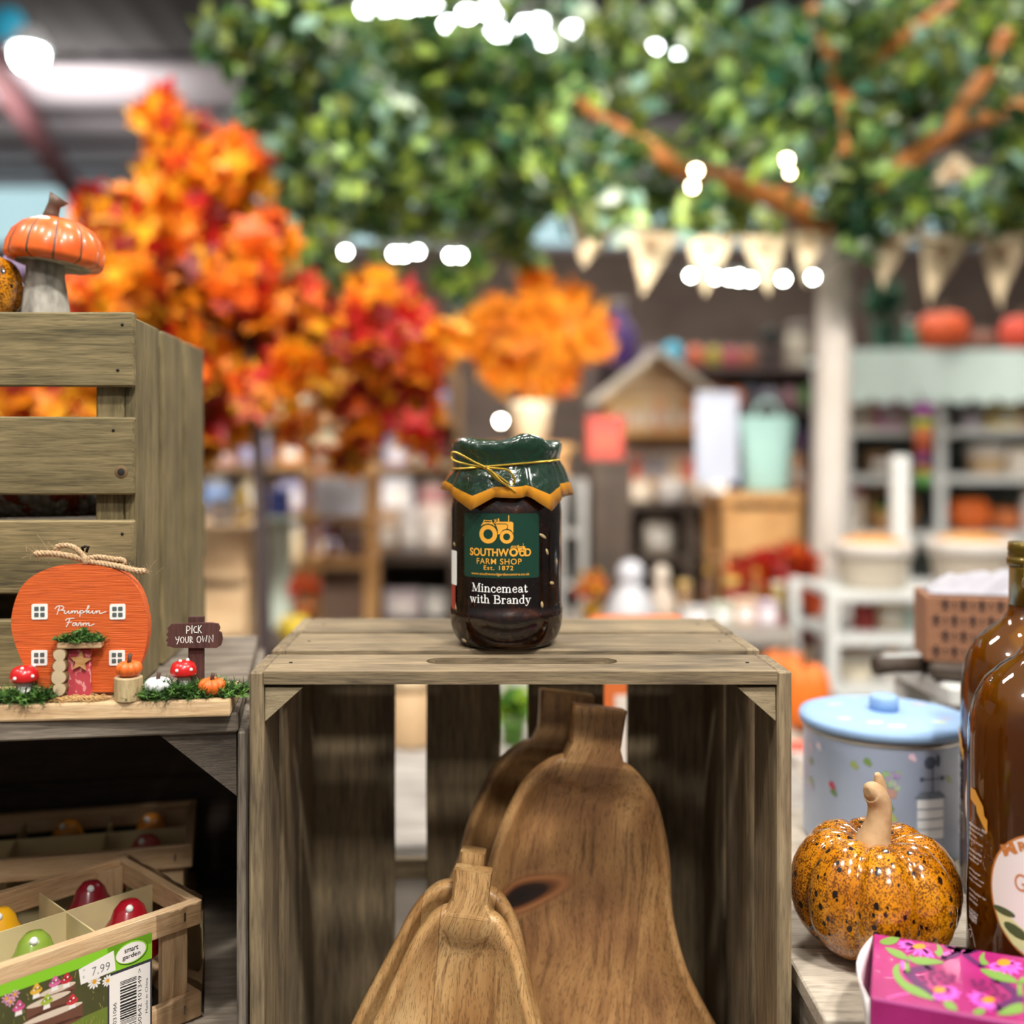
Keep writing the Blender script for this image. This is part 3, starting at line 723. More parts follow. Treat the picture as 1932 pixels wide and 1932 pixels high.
def glaze(name, s=1.0, spots=True):
    t = NT(name); co = t.coord((s, s, s * .8))
    n = t.noise(co, 900, 2, rough=.7); n2 = t.noise(co, 190, 3); n3 = t.noise(co, 30, 2)
    c = t.ramp(n3, [(.3, '#a96208'), (.55, '#d0850f'), (.8, '#e29c1c')])
    c = t.mix(t.math('MULTIPLY', t.math('GREATER_THAN', t.math('ADD', n, t.math('MULTIPLY', n2, .45)), .735), .85), c, '#4f2406')
    v = t.n('TexVoronoi'); v.inputs['Scale'].default_value = 185; t.l(co, v.inputs[0]); v.inputs['Randomness'].default_value = 1
    sep = t.n('SeparateColor'); t.l(v.outputs['Color'], sep.inputs[0])
    rad = t.math('MULTIPLY', t.math('POWER', sep.outputs[0], 1.6), .42)
    sp = t.math('LESS_THAN', v.outputs['Distance'], rad)
    c = t.mix(sp, c, '#1a0d06')
    t.base(c); t.p(Roughness=.16, Coat_Weight=.8, Coat_Roughness=.03); t.bump(n2, .12, .001); return t.m
GLZ = glaze('speckled_glaze')
def stem_curve(mb, pts, rs, m, n=12): mb.tube(crom(pts, 5), [rs[0] + (rs[-1] - rs[0]) * i / (5 * (len(pts) - 1)) for i in range(5 * (len(pts) - 1) + 1)] if len(rs) == 2 else rs, m, n)
q = P(-32, 585, .765)
sp_ = thing('ceramic_pumpkin', 'amber speckled ceramic pumpkin cut by the frame beside the toadstool', 'pumpkin', (q.x, q.y, B0.z + uh - .0022))
mb = MB(); pumpkin_mesh(mb, .0275, .050, GLZ, 8, depth=.1); mb.build('pumpkin_body', sp_)
mb = MB(); mb.tube([(0, 0, .036), (.001, 0, .05), (.003, 0, .056)], [.006, .004, .005], plain('#c9a57c', .6), 10); mb.build('stem', sp_)
q = P(52, 585, .83)
vs = thing('purple_vase', 'small lilac vase with a dark base behind the toadstool stalk', 'vase', (q.x, q.y, B0.z + uh - .0022))
mb = MB(); mb.lathe([(.0001, 0), (.012, 0), (.013, .02), (.010, .035)], plain('#1b191c', .3), 24); mb.build('base', vs)
mb = MB(); mb.lathe([(.010, .035), (.017, .042), (.019, .055), (.014, .065), (.0138, .065), (.018, .055), (.016, .043), (.0001, .04)], plain('#9c8fb5', .3), 24); mb.build('bowl', vs)
# ================================================================== pumpkin farm ornament
OZ = A0.z
o0 = P(435, 1352.7, .655)
orn = thing('pumpkin_farm_ornament', 'orange wooden Pumpkin Farm house ornament with toadstools and moss on a plank', 'ornament', (o0.x, o0.y, OZ + .0003), R(6))
OI = inv(orn)
BT = .0106                                   # top of the plank
def O(px, py, y=0.0):
    """photo pixel -> ornament coordinates on the upright plane local y"""
    a = OI @ Vector((0, 0, H)); b = OI @ P(px, py, 1.0); d = b - a
    return a + d * ((y - a.y) / d.y)
mb = MB(); mb.box((-.185, 0, 0), (0, .052, BT), M['paleX'], .0014, 2); mb.jitter(.0004, 60, 3); mb.build('plank_base', orn)
# house board, front face on local y = HY
HY, HT = .0165, .012
hp = [(97, 1306), (62, 1285), (38, 1240), (22, 1190), (24, 1150), (40, 1108), (68, 1083), (105, 1070), (160, 1067), (210, 1072), (245, 1092), (266, 1122), (277, 1165), (278, 1200), (268, 1245), (245, 1285), (215, 1306)]
outl = crom([O(x, y, HY) for x, y in hp], 5)
for p in outl: p.z = max(p.z, BT + .0001)
t = NT('orange_plywood'); g = t.noise(t.coord((3, 30, 60)), 18, 4, dist=.4); f2 = t.noise(t.coord((4, 60, 160)), 12, 3)
t.base(t.mix(t.math('GREATER_THAN', f2, .66), t.ramp(g, [(.25, '#c04c0f'), (.75, '#d9631d')]), '#8a3208'))
t.p(Roughness=.6); t.bump(t.math('ADD', f2, g), .55, .0008)
mb = MB(); mb.prism(outl, (0, HT, 0), t.m); mb.build('house_board', orn)
WHT = plain('#eceae4', .6, name='paint_white', var=.03); PANE = plain('#56605f', .5, name='paint_grey', var=.05)
def win(cx, cy):
    c = O(cx, cy, HY); mb = MB(); s = .0048; y = HY
    pts = [Vector((c.x + u, y, c.z + v)) for u, v in arc2(s - .001, s - .001, .001, .001, 0, 90, 4) + arc2(-s + .001, s - .001, .001, .001, 90, 180, 4) + arc2(-s + .001, -s + .001, .001, .001, 180, 270, 4) + arc2(s - .001, -s + .001, .001, .001, 270, 360, 4)]
    mb.prism(pts, (0, -.0005, 0), WHT)
    for sx in (-1, 1):
        for sz in (-1, 1): mb.box((c.x + sx * .0018 - .0013, y - .0007, c.z + sz * .0019 - .0013), (c.x + sx * .0018 + .0013, y - .0004, c.z + sz * .0019 + .0013), PANE, .0003)
    mb.build('house_window', orn)
for a in ((75, 1154), (222, 1154), (74.5, 1241), (221, 1241)): win(*a)
def omap(u, v, lift): 
    p = O(u, 2000 - v, HY); return Vector((p.x, HY - lift, p.z))
d = Decal()
def scr(x0, y0, sx, sy, strokes, wd=1.5):
    for s in strokes: d.line([(x0 + a * sx, 2000 - (y0 - b * sy)) for a, b in s], wd, WHT, 1, 6)
# script letters, x in units of the whole word, y up from the baseline
scr(104, 1157, 96, 14, [[(.04, -.15), (.07, .5), (.09, .95)], [(0, .6), (.05, .95), (.14, .98), (.17, .7), (.12, .45), (.06, .42)],
    [(.12, .42), (.19, .35), (.18, .05), (.22, .0), (.27, .35), (.265, .05), (.30, .02), (.335, .35), (.33, .0)],
    [(.33, .0), (.36, .3), (.385, .3), (.385, .0), (.41, .3), (.44, .3), (.44, .02), (.47, .05), (.50, .38), (.485, -.45)],
    [(.495, .25), (.53, .38), (.56, .2), (.53, .0), (.50, .05)], [(.56, .1), (.63, .5), (.67, .95), (.64, .9), (.62, .0)], [(.625, .15), (.67, .38), (.66, .2), (.635, .18), (.69, 0.0)],
    [(.69, 0), (.74, .35), (.735, .05), (.77, 0), (.81, .33), (.81, .0)], [(.81, .0), (.84, .3), (.875, .32), (.87, .05), (.91, .0), (1.0, .22)]])
scr(124, 1180.5, 54, 14, [[(.02, -.15), (.10, .4), (.14, .9)], [(.0, .7), (.04, .9), (.2, 1.0), (.30, 1.0)], [(.04, .45), (.22, .5)],
    [(.36, .38), (.28, .36), (.24, .1), (.30, .0), (.38, .34), (.38, .05), (.43, .03), (.48, .4), (.53, .38), (.53, .05), (.57, .05)], [(.57, .05), (.62, .36), (.62, .0)], [(.62, .1), (.68, .36), (.72, .3), (.71, .0)], [(.71, .1), (.78, .36), (.82, .3), (.81, .02), (.87, .02), (1.0, .25)]])
d.build('script_lettering', omap, orn, base=.0001)
# door, star, lintel, log pile
c0, c1 = O(129, 1308, HY), O(174, 1224, HY)
t = NT('distressed_red'); n = t.noise(t.coord((1, 1, .6)), 420, 4); t.base(t.mix(t.math('GREATER_THAN', n, .60), '#b8404a', '#d98f8d')); t.p(Roughness=.7)
mb = MB(); mb.box((c0.x, HY - .0035, BT + .0001), (c1.x, HY - .0001, c1.z), t.m, .0004); mb.build('door', orn)
sc0 = O(151.5, 1248, HY - .005); mb = MB()
mb.prism([Vector((sc0.x + q * math.sin(a), HY - .0036, sc0.z + q * math.cos(a))) for i in range(10) for q, a in [((.0066 if i % 2 == 0 else .0029), R(36 * i + 6))]], (0, -.0016, 0), M['honeyX'])
mb.build('star', orn)
l0, l1 = O(109, 1223, HY - .006), O(193, 1210, HY - .006)
mb = MB(); mb.box((l0.x, HY - .009, l0.z), (l1.x, HY - .0001, l1.z), M['paleX'], .0008, 2); mb.build('lintel', orn)
t = NT('log_end'); tc = t.coord(); wv = t.n('TexWave', wave_type='RINGS', rings_direction='Y'); wv.inputs['Scale'].default_value = 700; wv.inputs['Distortion'].default_value = 3; t.l(tc, wv.inputs[0])
t.base(t.ramp(wv.outputs['Fac'], [(0, '#a48a66'), (1, '#dccaa8')])); t.p(Roughness=.75); LOGE = t.m
BARKD = plain('#6b5334', .85)
BARK = wood('pale_bark', ['#8a7550', '#a68f66', '#bda77c', '#cbb78c'], 'Z', 2.5)
lx = O(115, 1290, HY - .006)
for i, (px, py, r) in enumerate(((115.5, 1298, .0043), (113.5, 1275.5, .0050), (115.5, 1254, .0044), (115.5, 1234, .0042))):
    c = O(px, py, HY - .005); mb = MB()
    mb.lathe([(.0001, 0), (r, .0002), (r, .0080), (r * .87, .0086), (.0001, .0087)], LOGE, 28, rot=Matrix.Rotation(PI / 2, 3, 'X'), smooth=False, mfun=lambda j, i_: LOGE if j == 3 else BARKD, ff=lambda a, z, i=i: 1 + .05 * math.sin(3 * a + i * 2) )
    mb.build('log', orn, (c.x, HY - .0004, c.z))
# moss: many short bent sprigs
MOSS = [plain('#33561f', .8), plain('#4a742c', .8), plain('#6a9440', .8), plain('#264619', .8)]
def moss(parent, c, rx, ry, h, n, name='moss', seed=1, ln=.0095):
    rr = random.Random(seed); mb = MB()
    for i in range(n):
        a = rr.uniform(0, 2 * PI); q = math.sqrt(rr.random())
        b = Vector((c[0] + rx * q * math.cos(a), c[1] + ry * q * math.sin(a), c[2] + rr.random() * h * (1 - q * .8)))
        dr = Vector((rr.uniform(-1, 1), rr.uniform(-1, .7), rr.uniform(-.15, .9))).normalized(); l = ln * rr.uniform(.5, 1.3)
        sd = dr.cross(Vector((rr.uniform(-1, 1), rr.uniform(-1, 1), 1))).normalized() * .00052
        m_ = rr.choice(MOSS); cv = Vector((rr.uniform(-1, 1), rr.uniform(-1, 1), rr.uniform(-.6, .6))) * .0016
        k0, k1, k2 = b, b + dr * l * .5 + cv, b + dr * l
        for p_ in (k0, k1, k2): p_.z = max(p_.z, c[2] + .0001)
        mb.poly([k0 - sd, k0 + sd, k1 + sd, k1 - sd], m_); mb.poly([k1 - sd, k1 + sd, k2], m_)
        for s in (-1, 1):
            e = k1 + sd * s * 7 + dr * l * .2; e.z = max(e.z, c[2] + .0001); mb.poly([k1, k1 + dr * .0008, e], m_)
    return mb.build(name, parent)
m0 = O(150, 1206, HY - .005)
moss(orn, ((l0.x + l1.x) / 2, HY - .005, l1.z), .0145, .004, .0045, 300, seed=2, ln=.005)
moss(orn, O(156, 1203, HY - .005), .0025, .002, .005, 70, seed=12, ln=.005)
gz = BT + .0001
def G(px, y): v = O(px, 1310, y); return (v.x, y, gz)
moss(orn, G(46, .007), .017, .0055, .007, 560, seed=3)
moss(orn, G(308, .009), .0255, .007, .007, 800, seed=4)
moss(orn, G(400, .012), .0225, .007, .006, 600, seed=5)
rr = random.Random(5); mb = MB(); JUTE = plain('#b8935f', .9)
for i in range(170):
    x = O(rr.uniform(96, 192), 1310, 0).x; y = rr.uniform(.0015, .011); l = rr.uniform(.004, .011); a = rr.gauss(0, .35)
    p_ = [Vector((x + math.cos(a) * l * (s - .5), y + math.sin(a) * l * (s - .5), gz + .0004 + .0022 * rr.random() * math.sin(PI * s) + (.0008 if rr.random() < .3 else 0))) for s in (0, .33, .66, 1)]
    mb.tube(p_, .0003, JUTE, 4)
mb.build('jute_mat', orn)
# toadstools
REDC = NT('toadstool_red'); REDC.base('#c01a1c'); REDC.p(Roughness=.3, Coat_Weight=.3); REDC = REDC.m
def toadstool(px0, px1, pytop, pyrim, pybot, y, dots):
    a, b = O(px0, pyrim, y), O(px1, pyrim, y); r = (b.x - a.x) / 2; cx = (a.x + b.x) / 2; zt, zr = O(px0, pytop, y).z, a.z
    mb = MB(); mb.lathe([(r * .50, gz), (r * .54, gz + .002), (r * .5, zr + .0005)], WHT, 24, (cx, y, 0)); mb.build('toadstool_stalk', orn)
    h = zt - zr
    mb = MB(); mb.lathe([(.0001, zr), (r * .9, zr - .0002), (r * .98, zr + h * .1), (r, zr + h * .3), (r * .95, zr + h * .55), (r * .8, zr + h * .8), (r * .5, zr + h * .95), (.0001, zr + h)], REDC, 32, (cx, y, 0))
    cap = mb.build('toadstool_cap', orn)
    for px, py in dots:
        v = O(px, py, y - r * .8); dx = max(-.95, min(.95, (v.x - cx) / r)); zz_ = (v.z - zr) / h
        rad = r * math.sqrt(max(.02, 1 - max(0, (zz_ - .25) / .78) ** 2)); yy = y - math.sqrt(max(rad ** 2 - (v.x - cx) ** 2, 0))
        mb = MB(); mb.ball((v.x, yy, v.z), (.0011, .0011, .0011), WHT, 10, 6); mb.build('toadstool_dot', cap)
toadstool(18.5, 73, 1256, 1285, 1312, .0085, ((29, 1280), (40, 1263), (58, 1260), (60, 1277)))
toadstool(321, 371.5, 1246, 1274, 1303, .0150, ((334, 1265), (338, 1250), (351, 1249), (360, 1264)))
# stump and little pumpkins
s0, s1 = O(215.5, 1277, .0065), O(269, 1277, .0065); cx, rr_ = (s0.x + s1.x) / 2, (s1.x - s0.x) / 2
mb = MB(); mb.lathe([(rr_, gz), (rr_, s0.z - .0004), (rr_ - .0005, s0.z), (.0001, s0.z)], BARK, 40, (cx, .0065, 0), False, mfun=lambda j, i: LOGE if j == 2 else BARK); mb.build('stump', orn)
POR = plain('#d8641c', .5, 0, .1, 'clay_orange'); PGR = plain('#8a3a10', .6); PST = plain('#4b352b', .6); PWH = plain('#dedee2', .5, 0, .1, 'clay_white'); PWG = plain('#9a9a9e', .6)
def mini(px0, px1, pybase, pytop, pystem, y, m, g, z=None):
    a, b = O(px0, pybase, y), O(px1, pybase, y); r = (b.x - a.x) / 2; z0 = a.z if z is None else z
    mb = MB(); pumpkin_mesh(mb, r, O(px0, pytop, y).z - z0, m, 8, ((a.x + b.x) / 2, y, z0), 48, .18, g); pk = mb.build('mini_pumpkin', orn)
    zt = O(px0, pytop, y).z; zs_ = O(px0, pystem, y).z; x = (a.x + b.x) / 2
    mb = MB(); mb.tube([(x, y, zt - .003), (x + .0002, y, zt + .0006), (x + .0008, y - .0003, zs_)], [.0016, .0012, .0014], PST, 8); mb.build('pumpkin_stem', pk)
mini(218, 269, 1281, 1247, 1234, .0065, POR, PGR, s0.z + .0001)
mini(272, 324, 1307, 1278, 1270, .0105, PWH, PWG)
mini(373, 427, 1310, 1279, 1271, .0095, POR, PGR)
# sign
BRN = wood('sign_brown', ['#2e1712', '#43241d', '#54302a', '#5e3a32'], 'Z', 2.0)
sy = .024
mb = MB(); a, b = O(355, 1300, sy), O(385, 1163, sy); mb.box((a.x, sy, gz), (b.x, sy + .003, b.z), BRN, .0004); post = mb.build('sign_post', orn)
sp2 = [(317, 1184), (325, 1176), (355, 1175), (400, 1174), (413, 1176), (416, 1184), (414, 1190), (419, 1193), (421, 1205), (418, 1216), (410, 1221), (330, 1221), (316, 1217), (318, 1211), (314, 1207), (319, 1201), (315, 1196), (319, 1190)]
mb = MB(); mb.prism([O(x, y, sy) for x, y in sp2], (0, -.0028, 0), BRN); mb.build('sign_board', orn)
def smap(u, v, lift):
    p = O(u, 2000 - v, sy - .0028); return Vector((p.x, sy - .0028 - lift, p.z))
d = Decal()
def hand(strokes, wd=1.45):
    for s in strokes: d.line([(x, 2000 - y) for x, y in s], wd, WHT, 1, 0)
hand([[(352, 1195), (352.5, 1181)], [(352.5, 1181), (357, 1182), (359, 1186), (356, 1189), (352, 1190)], [(362, 1195), (362.5, 1180)], [(371, 1182), (367, 1183), (365.5, 1188), (367, 1193), (372, 1193)],
      [(374, 1194), (374.5, 1180)], [(380, 1180), (375, 1187), (380, 1194)],
      [(331.5, 1202), (333, 1207), (337, 1206)], [(338, 1201), (337, 1208), (334, 1215)], [(343, 1202), (340.5, 1206), (342, 1212), (346, 1212), (347.5, 1206), (345.5, 1202), (343, 1202)],
      [(350, 1202), (350, 1209), (352, 1213), (355, 1211), (355.5, 1201)], [(359, 1213), (358.5, 1201)], [(358.5, 1201), (362, 1202), (362.5, 1206), (359, 1207), (363.5, 1212)],
      [(374, 1201), (371.5, 1205), (372.5, 1211), (377, 1212), (379.5, 1206), (377.5, 1201), (374, 1201)], [(382, 1200), (383.5, 1211), (386, 1203), (388.5, 1211), (390.5, 1199)], [(394.5, 1212), (394.5, 1199), (402, 1211), (402, 1198)]])
d.build('sign_lettering', smap, orn, base=.0001)
# twine bow over the top, little wire hook
def rope(mb, path, r, m, tw=900, strands=3):
    pts = crom(path, 8); L_ = 0; off = [[] for _ in range(strands)]
    for i, p in enumerate(pts):
        dd = (pts[min(i + 1, len(pts) - 1)] - pts[max(i - 1, 0)]).normalized()
        u = (Vector((0, 1, 0)) - dd * dd.y).normalized(); v = dd.cross(u)
        if i: L_ += (p - pts[i - 1]).length
        for s in range(strands):
            a = L_ * tw + 2 * PI * s / strands; off[s].append(p + (u * math.cos(a) + v * math.sin(a)) * r * .55)
    for o_ in off: mb.tube(o_, r * .62, m, 6)
TW = NT('jute_twine'); n = TW.noise(TW.coord(), 900, 3); TW.base(TW.ramp(n, [(.3, '#8d7050'), (.55, '#b89a76'), (.75, '#d2b997')])); TW.p(Roughness=.95); TW.bump(n, .7, .0005); TW = TW.m
ty = HY + .004
tw = MB()
T_ = lambda pts: [O(x, y, ty + dy) for x, y, dy in pts]
rope(tw, T_([(158, 1055, 0), (130, 1049, -.002), (95, 1044, -.002), (66, 1045, -.001)]), .0019, TW)
rope(tw, T_([(158, 1056, 0), (135, 1050, .001), (112, 1043, .001), (106, 1034, .001), (118, 1029, 0), (140, 1033, -.001), (160, 1052, -.001)]), .0016, TW)
rope(tw, T_([(158, 1055, 0), (185, 1051, -.001), (215, 1055, -.001), (232, 1057, .0), (232, 1064, .001), (205, 1062, .002), (165, 1058, .001)]), .0016, TW)
rope(tw, T_([(158, 1057, 0), (190, 1063, -.002), (225, 1069, -.003), (250, 1076, -.003), (274, 1078, -.003)]), .0019, TW)
tb_ = tw.build('twine_bow', orn)
mb = MB(); c = O(161, 1057, ty - .002); mb.ball(c, (.0022, .0022, .0034), TW, 12, 8); mb.build('twine_knot', tb_)
mb = MB(); rr = random.Random(9)
for i in range(120):
    x, y = rr.choice([(66, 1045), (110, 1038), (158, 1055), (215, 1058), (250, 1075), (274, 1078), (90, 1045)]); b = O(x + rr.gauss(0, 9), y + rr.gauss(0, 3), ty)
    dd = Vector((rr.gauss(0, 1), rr.gauss(0, .4), rr.gauss(0, .8))) * .0035; mb.tube([b, b + dd * .5 + Vector((0, 0, .0004)), b + dd], .00008, TW, 3, caps=False)
mb.build('twine_fibre', tb_)
mb = MB(); mb.tube([O(157, 1040, HY + .008), O(155, 1033, HY + .008), O(160, 1031.5, HY + .008), O(167, 1031, HY + .008), O(163, 1042, HY + .008)], .0009, plain('#191513', .4, .6), 8); mb.build('wire_hook', orn)

# ================================================================== boxed toadstool sets in the dark crate
NAT = {a: wood('box_wood_' + a, ['#a8815a', '#c5a075', '#d2b087', '#dcc09a'], a, 1.5, pores=.25) for a in 'XYZ'}
CARD = plain('#cbb98a', .7, name='divider_card')
def tray(label, loc, rotz, group='boxed toadstool sets'):
    t_ = thing('toadstool_box', label, 'boxed set', loc, rotz, group)
    W, Dp, Hh, th = .205, .112, .079, .0065
    for nm, z0, z1 in (('top_rail', Hh - .0165, Hh), ('bottom_rail', 0, .0165)):
        for a, b, mt in (((-W, 0, z0), (0, th, z1), 'X'), ((-W, Dp - th, z0), (0, Dp, z1), 'X'), ((-th, th, z0 + .0003), (0, Dp - th, z1 - .0003), 'Y'), ((-W, th, z0 + .0003), (-W + th, Dp - th, z1 - .0003), 'Y')):
            mb = MB(); mb.box(a, b, NAT[mt], .0006, 1); mb.build(nm, t_)
    for x0 in (-.0255, -W + .0068):
        for y0 in (th + .0002, Dp - th - .0062):
            mb = MB(); mb.box((x0, y0, .001), (x0 + .0185, y0 + .006, Hh - .003), NAT['Z'], .0004); mb.build('corner_post', t_)
    mb = MB(); mb.box((-W + th, th, .001), (-th, Dp - th, .003), M['darkX']); mb.build('base_panel', t_)
    mb = MB(); mb.box((-W + .007, Dp / 2 - .0006, .004), (-.0068, Dp / 2 + .0006, Hh - .004), CARD); mb.build('long_divider', t_)
    for x in (-.069, -.137):
        mb = MB(); mb.box((x - .0006, th + .007, .004), (x + .0006, Dp - th - .0068, Hh - .0045), CARD); mb.build('cross_divider', t_)
    for z in (Hh - .008, .0085):
        mb = MB(); mb.box((-.0135, -.0003, z - .0028), (-.0122, .0002, z + .0028), plain('#8a8782', .3, 1.0)); mb.build('staple', t_)
    # cellophane over and round the tray
    mb = MB(); e = .0016
    n = 26; rows = []
    for z, ex in ((.001, 0), (.02, .0015), (.045, .0025), (.065, .001), (Hh + .0012, 0)):
        row = []
        for i in range(n):
            s = i / (n - 1); bump_ = (.0016 * mnoise.noise(Vector((s * 23, z * 130, 2))) + ex * .6)
            row.append(Vector((-.034 + .036 * min(s * 2, 1), -e - bump_ if s < .5 else -e + (s - .5) * 2 * (Dp + e), z)) if s < .5 else Vector((e + bump_, -e + (s - .5) * 2 * (Dp + 2 * e), z)))
        rows.append(row)
    mb.grid(rows, M['film'], False, True); mb.build('cellophane', t_)
    return t_
bl = P(381, 1696, .72); bl.z -= .079
bl.z = TABLE_Z + .1565
tr = tray('toadstool gift box in front, with the green price labelled card', tuple(bl), R(45))
# printed card on its front
d = Decal(); k = .00034; Hh = .079
LIME = plain('#86c62a', .45, name='print_lime', var=0); DK = plain('#3a3840', .45, name='print_dark', var=0); INK = plain('#1c1c1e', .5, name='print_ink', var=0)
def U(px, py):      # photo pixel -> card coordinates (u to the right, v up)
    a = Vector((0, 0, H)); q = P(px, py, 1.0) - a; Ti = inv(tr); A = Ti @ a; B = (Ti @ P(px, py, 1.0)) - A
    t_ = (-.0012 - A.y) / B.y; v = A + B * t_; return (v.x, v.z)
ur = U(287, 1800)[0]; vt = U(287, 1759)[1]
d.rect(-.205, .002, ur, vt, DK, 0)
d.rect(-.205, vt - .0068, ur, vt, LIME, 1); d.rect(U(203, 1830)[0], vt - .0168, ur, vt, LIME, 1)
GR = [plain(c, .5, var=.25) for c in ('#6d7d2e', '#8a9440', '#4a4a28', '#a49a55')]
pr_ = U(203, 1830)[0]
d.rect(-.205, .010, pr_, vt - .0068, GR[2], 1); d.poly([(-.205, .010), (pr_, .012), (pr_, .032), (-.205, .026)], GR[0], 2)
rr = random.Random(4)
for i in range(330):
    x, y = rr.uniform(-.2, pr_ - .001), rr.uniform(.011, .028); d.line([(x, y), (x + rr.uniform(-.0006, .0006), y + rr.uniform(.001, .003))], .00035, rr.choice([GR[0], GR[1], GR[3], GR[1]]), 3)
for i in range(120):
    x, y = rr.uniform(-.2, pr_ - .002), rr.uniform(.032, vt - .0095); d.line([(x, y), (x + rr.uniform(-.001, .001), y + rr.uniform(.001, .003))], .0004, rr.choice([GR[0], GR[2], GR[3]]), 3)
BK = plain('#6b4433', .6); TOPW = plain('#d8c6b2', .6); WW = plain('#efe9e4', .5, var=.03)
for (cx, cy, rx, h) in ((100, 1912, 55, 26), (92, 1886, 40, 22), (108, 1866, 34, 14)):
    u, v = U(cx, cy); d.rect(u - rx * k, v - h * k, u + rx * k, v, BK, 4); d.disc(u, v, rx * k, TOPW, 5, 6 * k); d.disc(u, v - h * k, rx * k, BK, 4, 6 * k)
for px, py, c in ((35, 1902, '#d2568f'), (68, 1870, '#e0b13a'), (103, 1856, '#d86a9c'), (125, 1850, '#c22f36'), (88, 1890, '#a3b83f'), (136, 1890, '#c8343a')):
    u, v = U(px, py); d.poly([(u - .0022, v - .0042), (u + .0022, v - .0042), (u + .0016, v), (u - .0016, v)], WW, 7)
    d.disc(u, v + .0004, .0037, plain(c, .5, var=.05), 8, .0021); d.poly([(u - .0034, v + .0006), (u + .0034, v + .0006), (u + .0008, v + .0048), (u - .0004, v + .0048)], plain(c, .5, var=.05), 8)
    d.disc(u + .0008, v + .002, .0006, WW, 9); d.disc(u - .0014, v + .001, .0005, WW, 9)
def daisy(u, v, r, cp, cc, n=11, lay=6, kx=1.0):
    for i in range(n):
        a = 2 * PI * i / n; d.poly([(u + .2 * r * math.cos(a - .3) * kx, v + .2 * r * math.sin(a - .3)), (u + .75 * r * math.cos(a - .22) * kx, v + .75 * r * math.sin(a - .22)), (u + r * math.cos(a) * kx, v + r * math.sin(a)), (u + .75 * r * math.cos(a + .22) * kx, v + .75 * r * math.sin(a + .22)), (u + .2 * r * math.cos(a + .3) * kx, v + .2 * r * math.sin(a + .3))], cp, lay)
    d.disc(u, v, r * .3 * kx, cc, lay + 1, r * .3)
YL = plain('#e2a21c', .5, var=0)
daisy(*U(178, 1852), .0048, WW, YL); daisy(*U(203, 1850), .004, WW, YL)
for px, py in ((12, 1884), (28, 1876), (20, 1890)): daisy(*U(px, py), .0032, plain('#e6a3c4', .5), YL, 7)
# price sticker
pt = [U(148, 1829), U(214, 1793), U(218, 1830), U(152, 1858)]
d.poly(pt, WW, 10)
gy = plain('#77777a', .6, var=0)
u0, v0 = U(187, 1829); d.text('7.99', u0 - .0048, v0 - .0024, u0 + .0070, v0 + .0028, gy, 11, 0, 1.1, R(0))
u0, v0 = U(158, 1838); d.text('E', u0 - .0006, v0 - .0024, u0 + .0006, v0 - .001, gy, 11); d.text('o', u0 - .0006, v0 + .002, u0 + .0006, v0 + .003, gy, 11)
# brand oval
u0, v0 = U(248, 1796)
d.disc(u0 + .0003, v0, .0110, INK, 10, .0074); d.disc(u0, v0 + .0002, .0109, LIME, 11, .0071); d.disc(u0 - .0004, v0, .0103, WW, 12, .0062)
d.text('smart', u0 - .0050, v0 + .0006, u0 + .0046, v0 + .0036, INK, 13, .02); d.text('garden', u0 - .0064, v0 - .0042, u0 + .0060, v0 - .0004, INK, 13, .02)
# bar code panel
bu1 = U(283, 1840)[0]; bu0 = U(206, 1860)[0]; bv1 = vt - .0185
d.rect(bu0, .004, bu1, bv1, WW, 9)
bx0, bx1 = bu0 + (bu1 - bu0) * .26, bu0 + (bu1 - bu0) * .66; y = .006
while y < bv1 - .006:
    h = rr.choice([.00045, .0007, .0011, .0016]) * .8; d.rect(bx0, y, bx1, y + h, INK, 10); y += h + rr.choice([.0004, .0006, .0009])
def vtext(body, uc, v0, v1, hgt, m, bold=0):
    dd = Decal(); dd.text(body, 0, 0, v1 - v0, hgt, m, 0, bold)
    b = dd.items[0][0]
    for vv in b.verts: vv.co = (uc - vv.co.y, v0 + vv.co.x, 0)
    d.items.append((b, m, 10))
W_ = bu1 - bu0
vtext('5 050642 101349 >', bu0 + W_ * .78, .005, bv1 - .002, .0026, INK); vtext('Code: 5031066', bu0 + W_ * .17, .004, bv1 - .018, .0024, INK); vtext('Made in China', bu0 + W_ * .94, .018, bv1 - .010, .0017, INK)
d.build('printed_card', lambda u, v, l: Vector((u, -.0011 - l, v)), tr, lift=.00004, base=0)
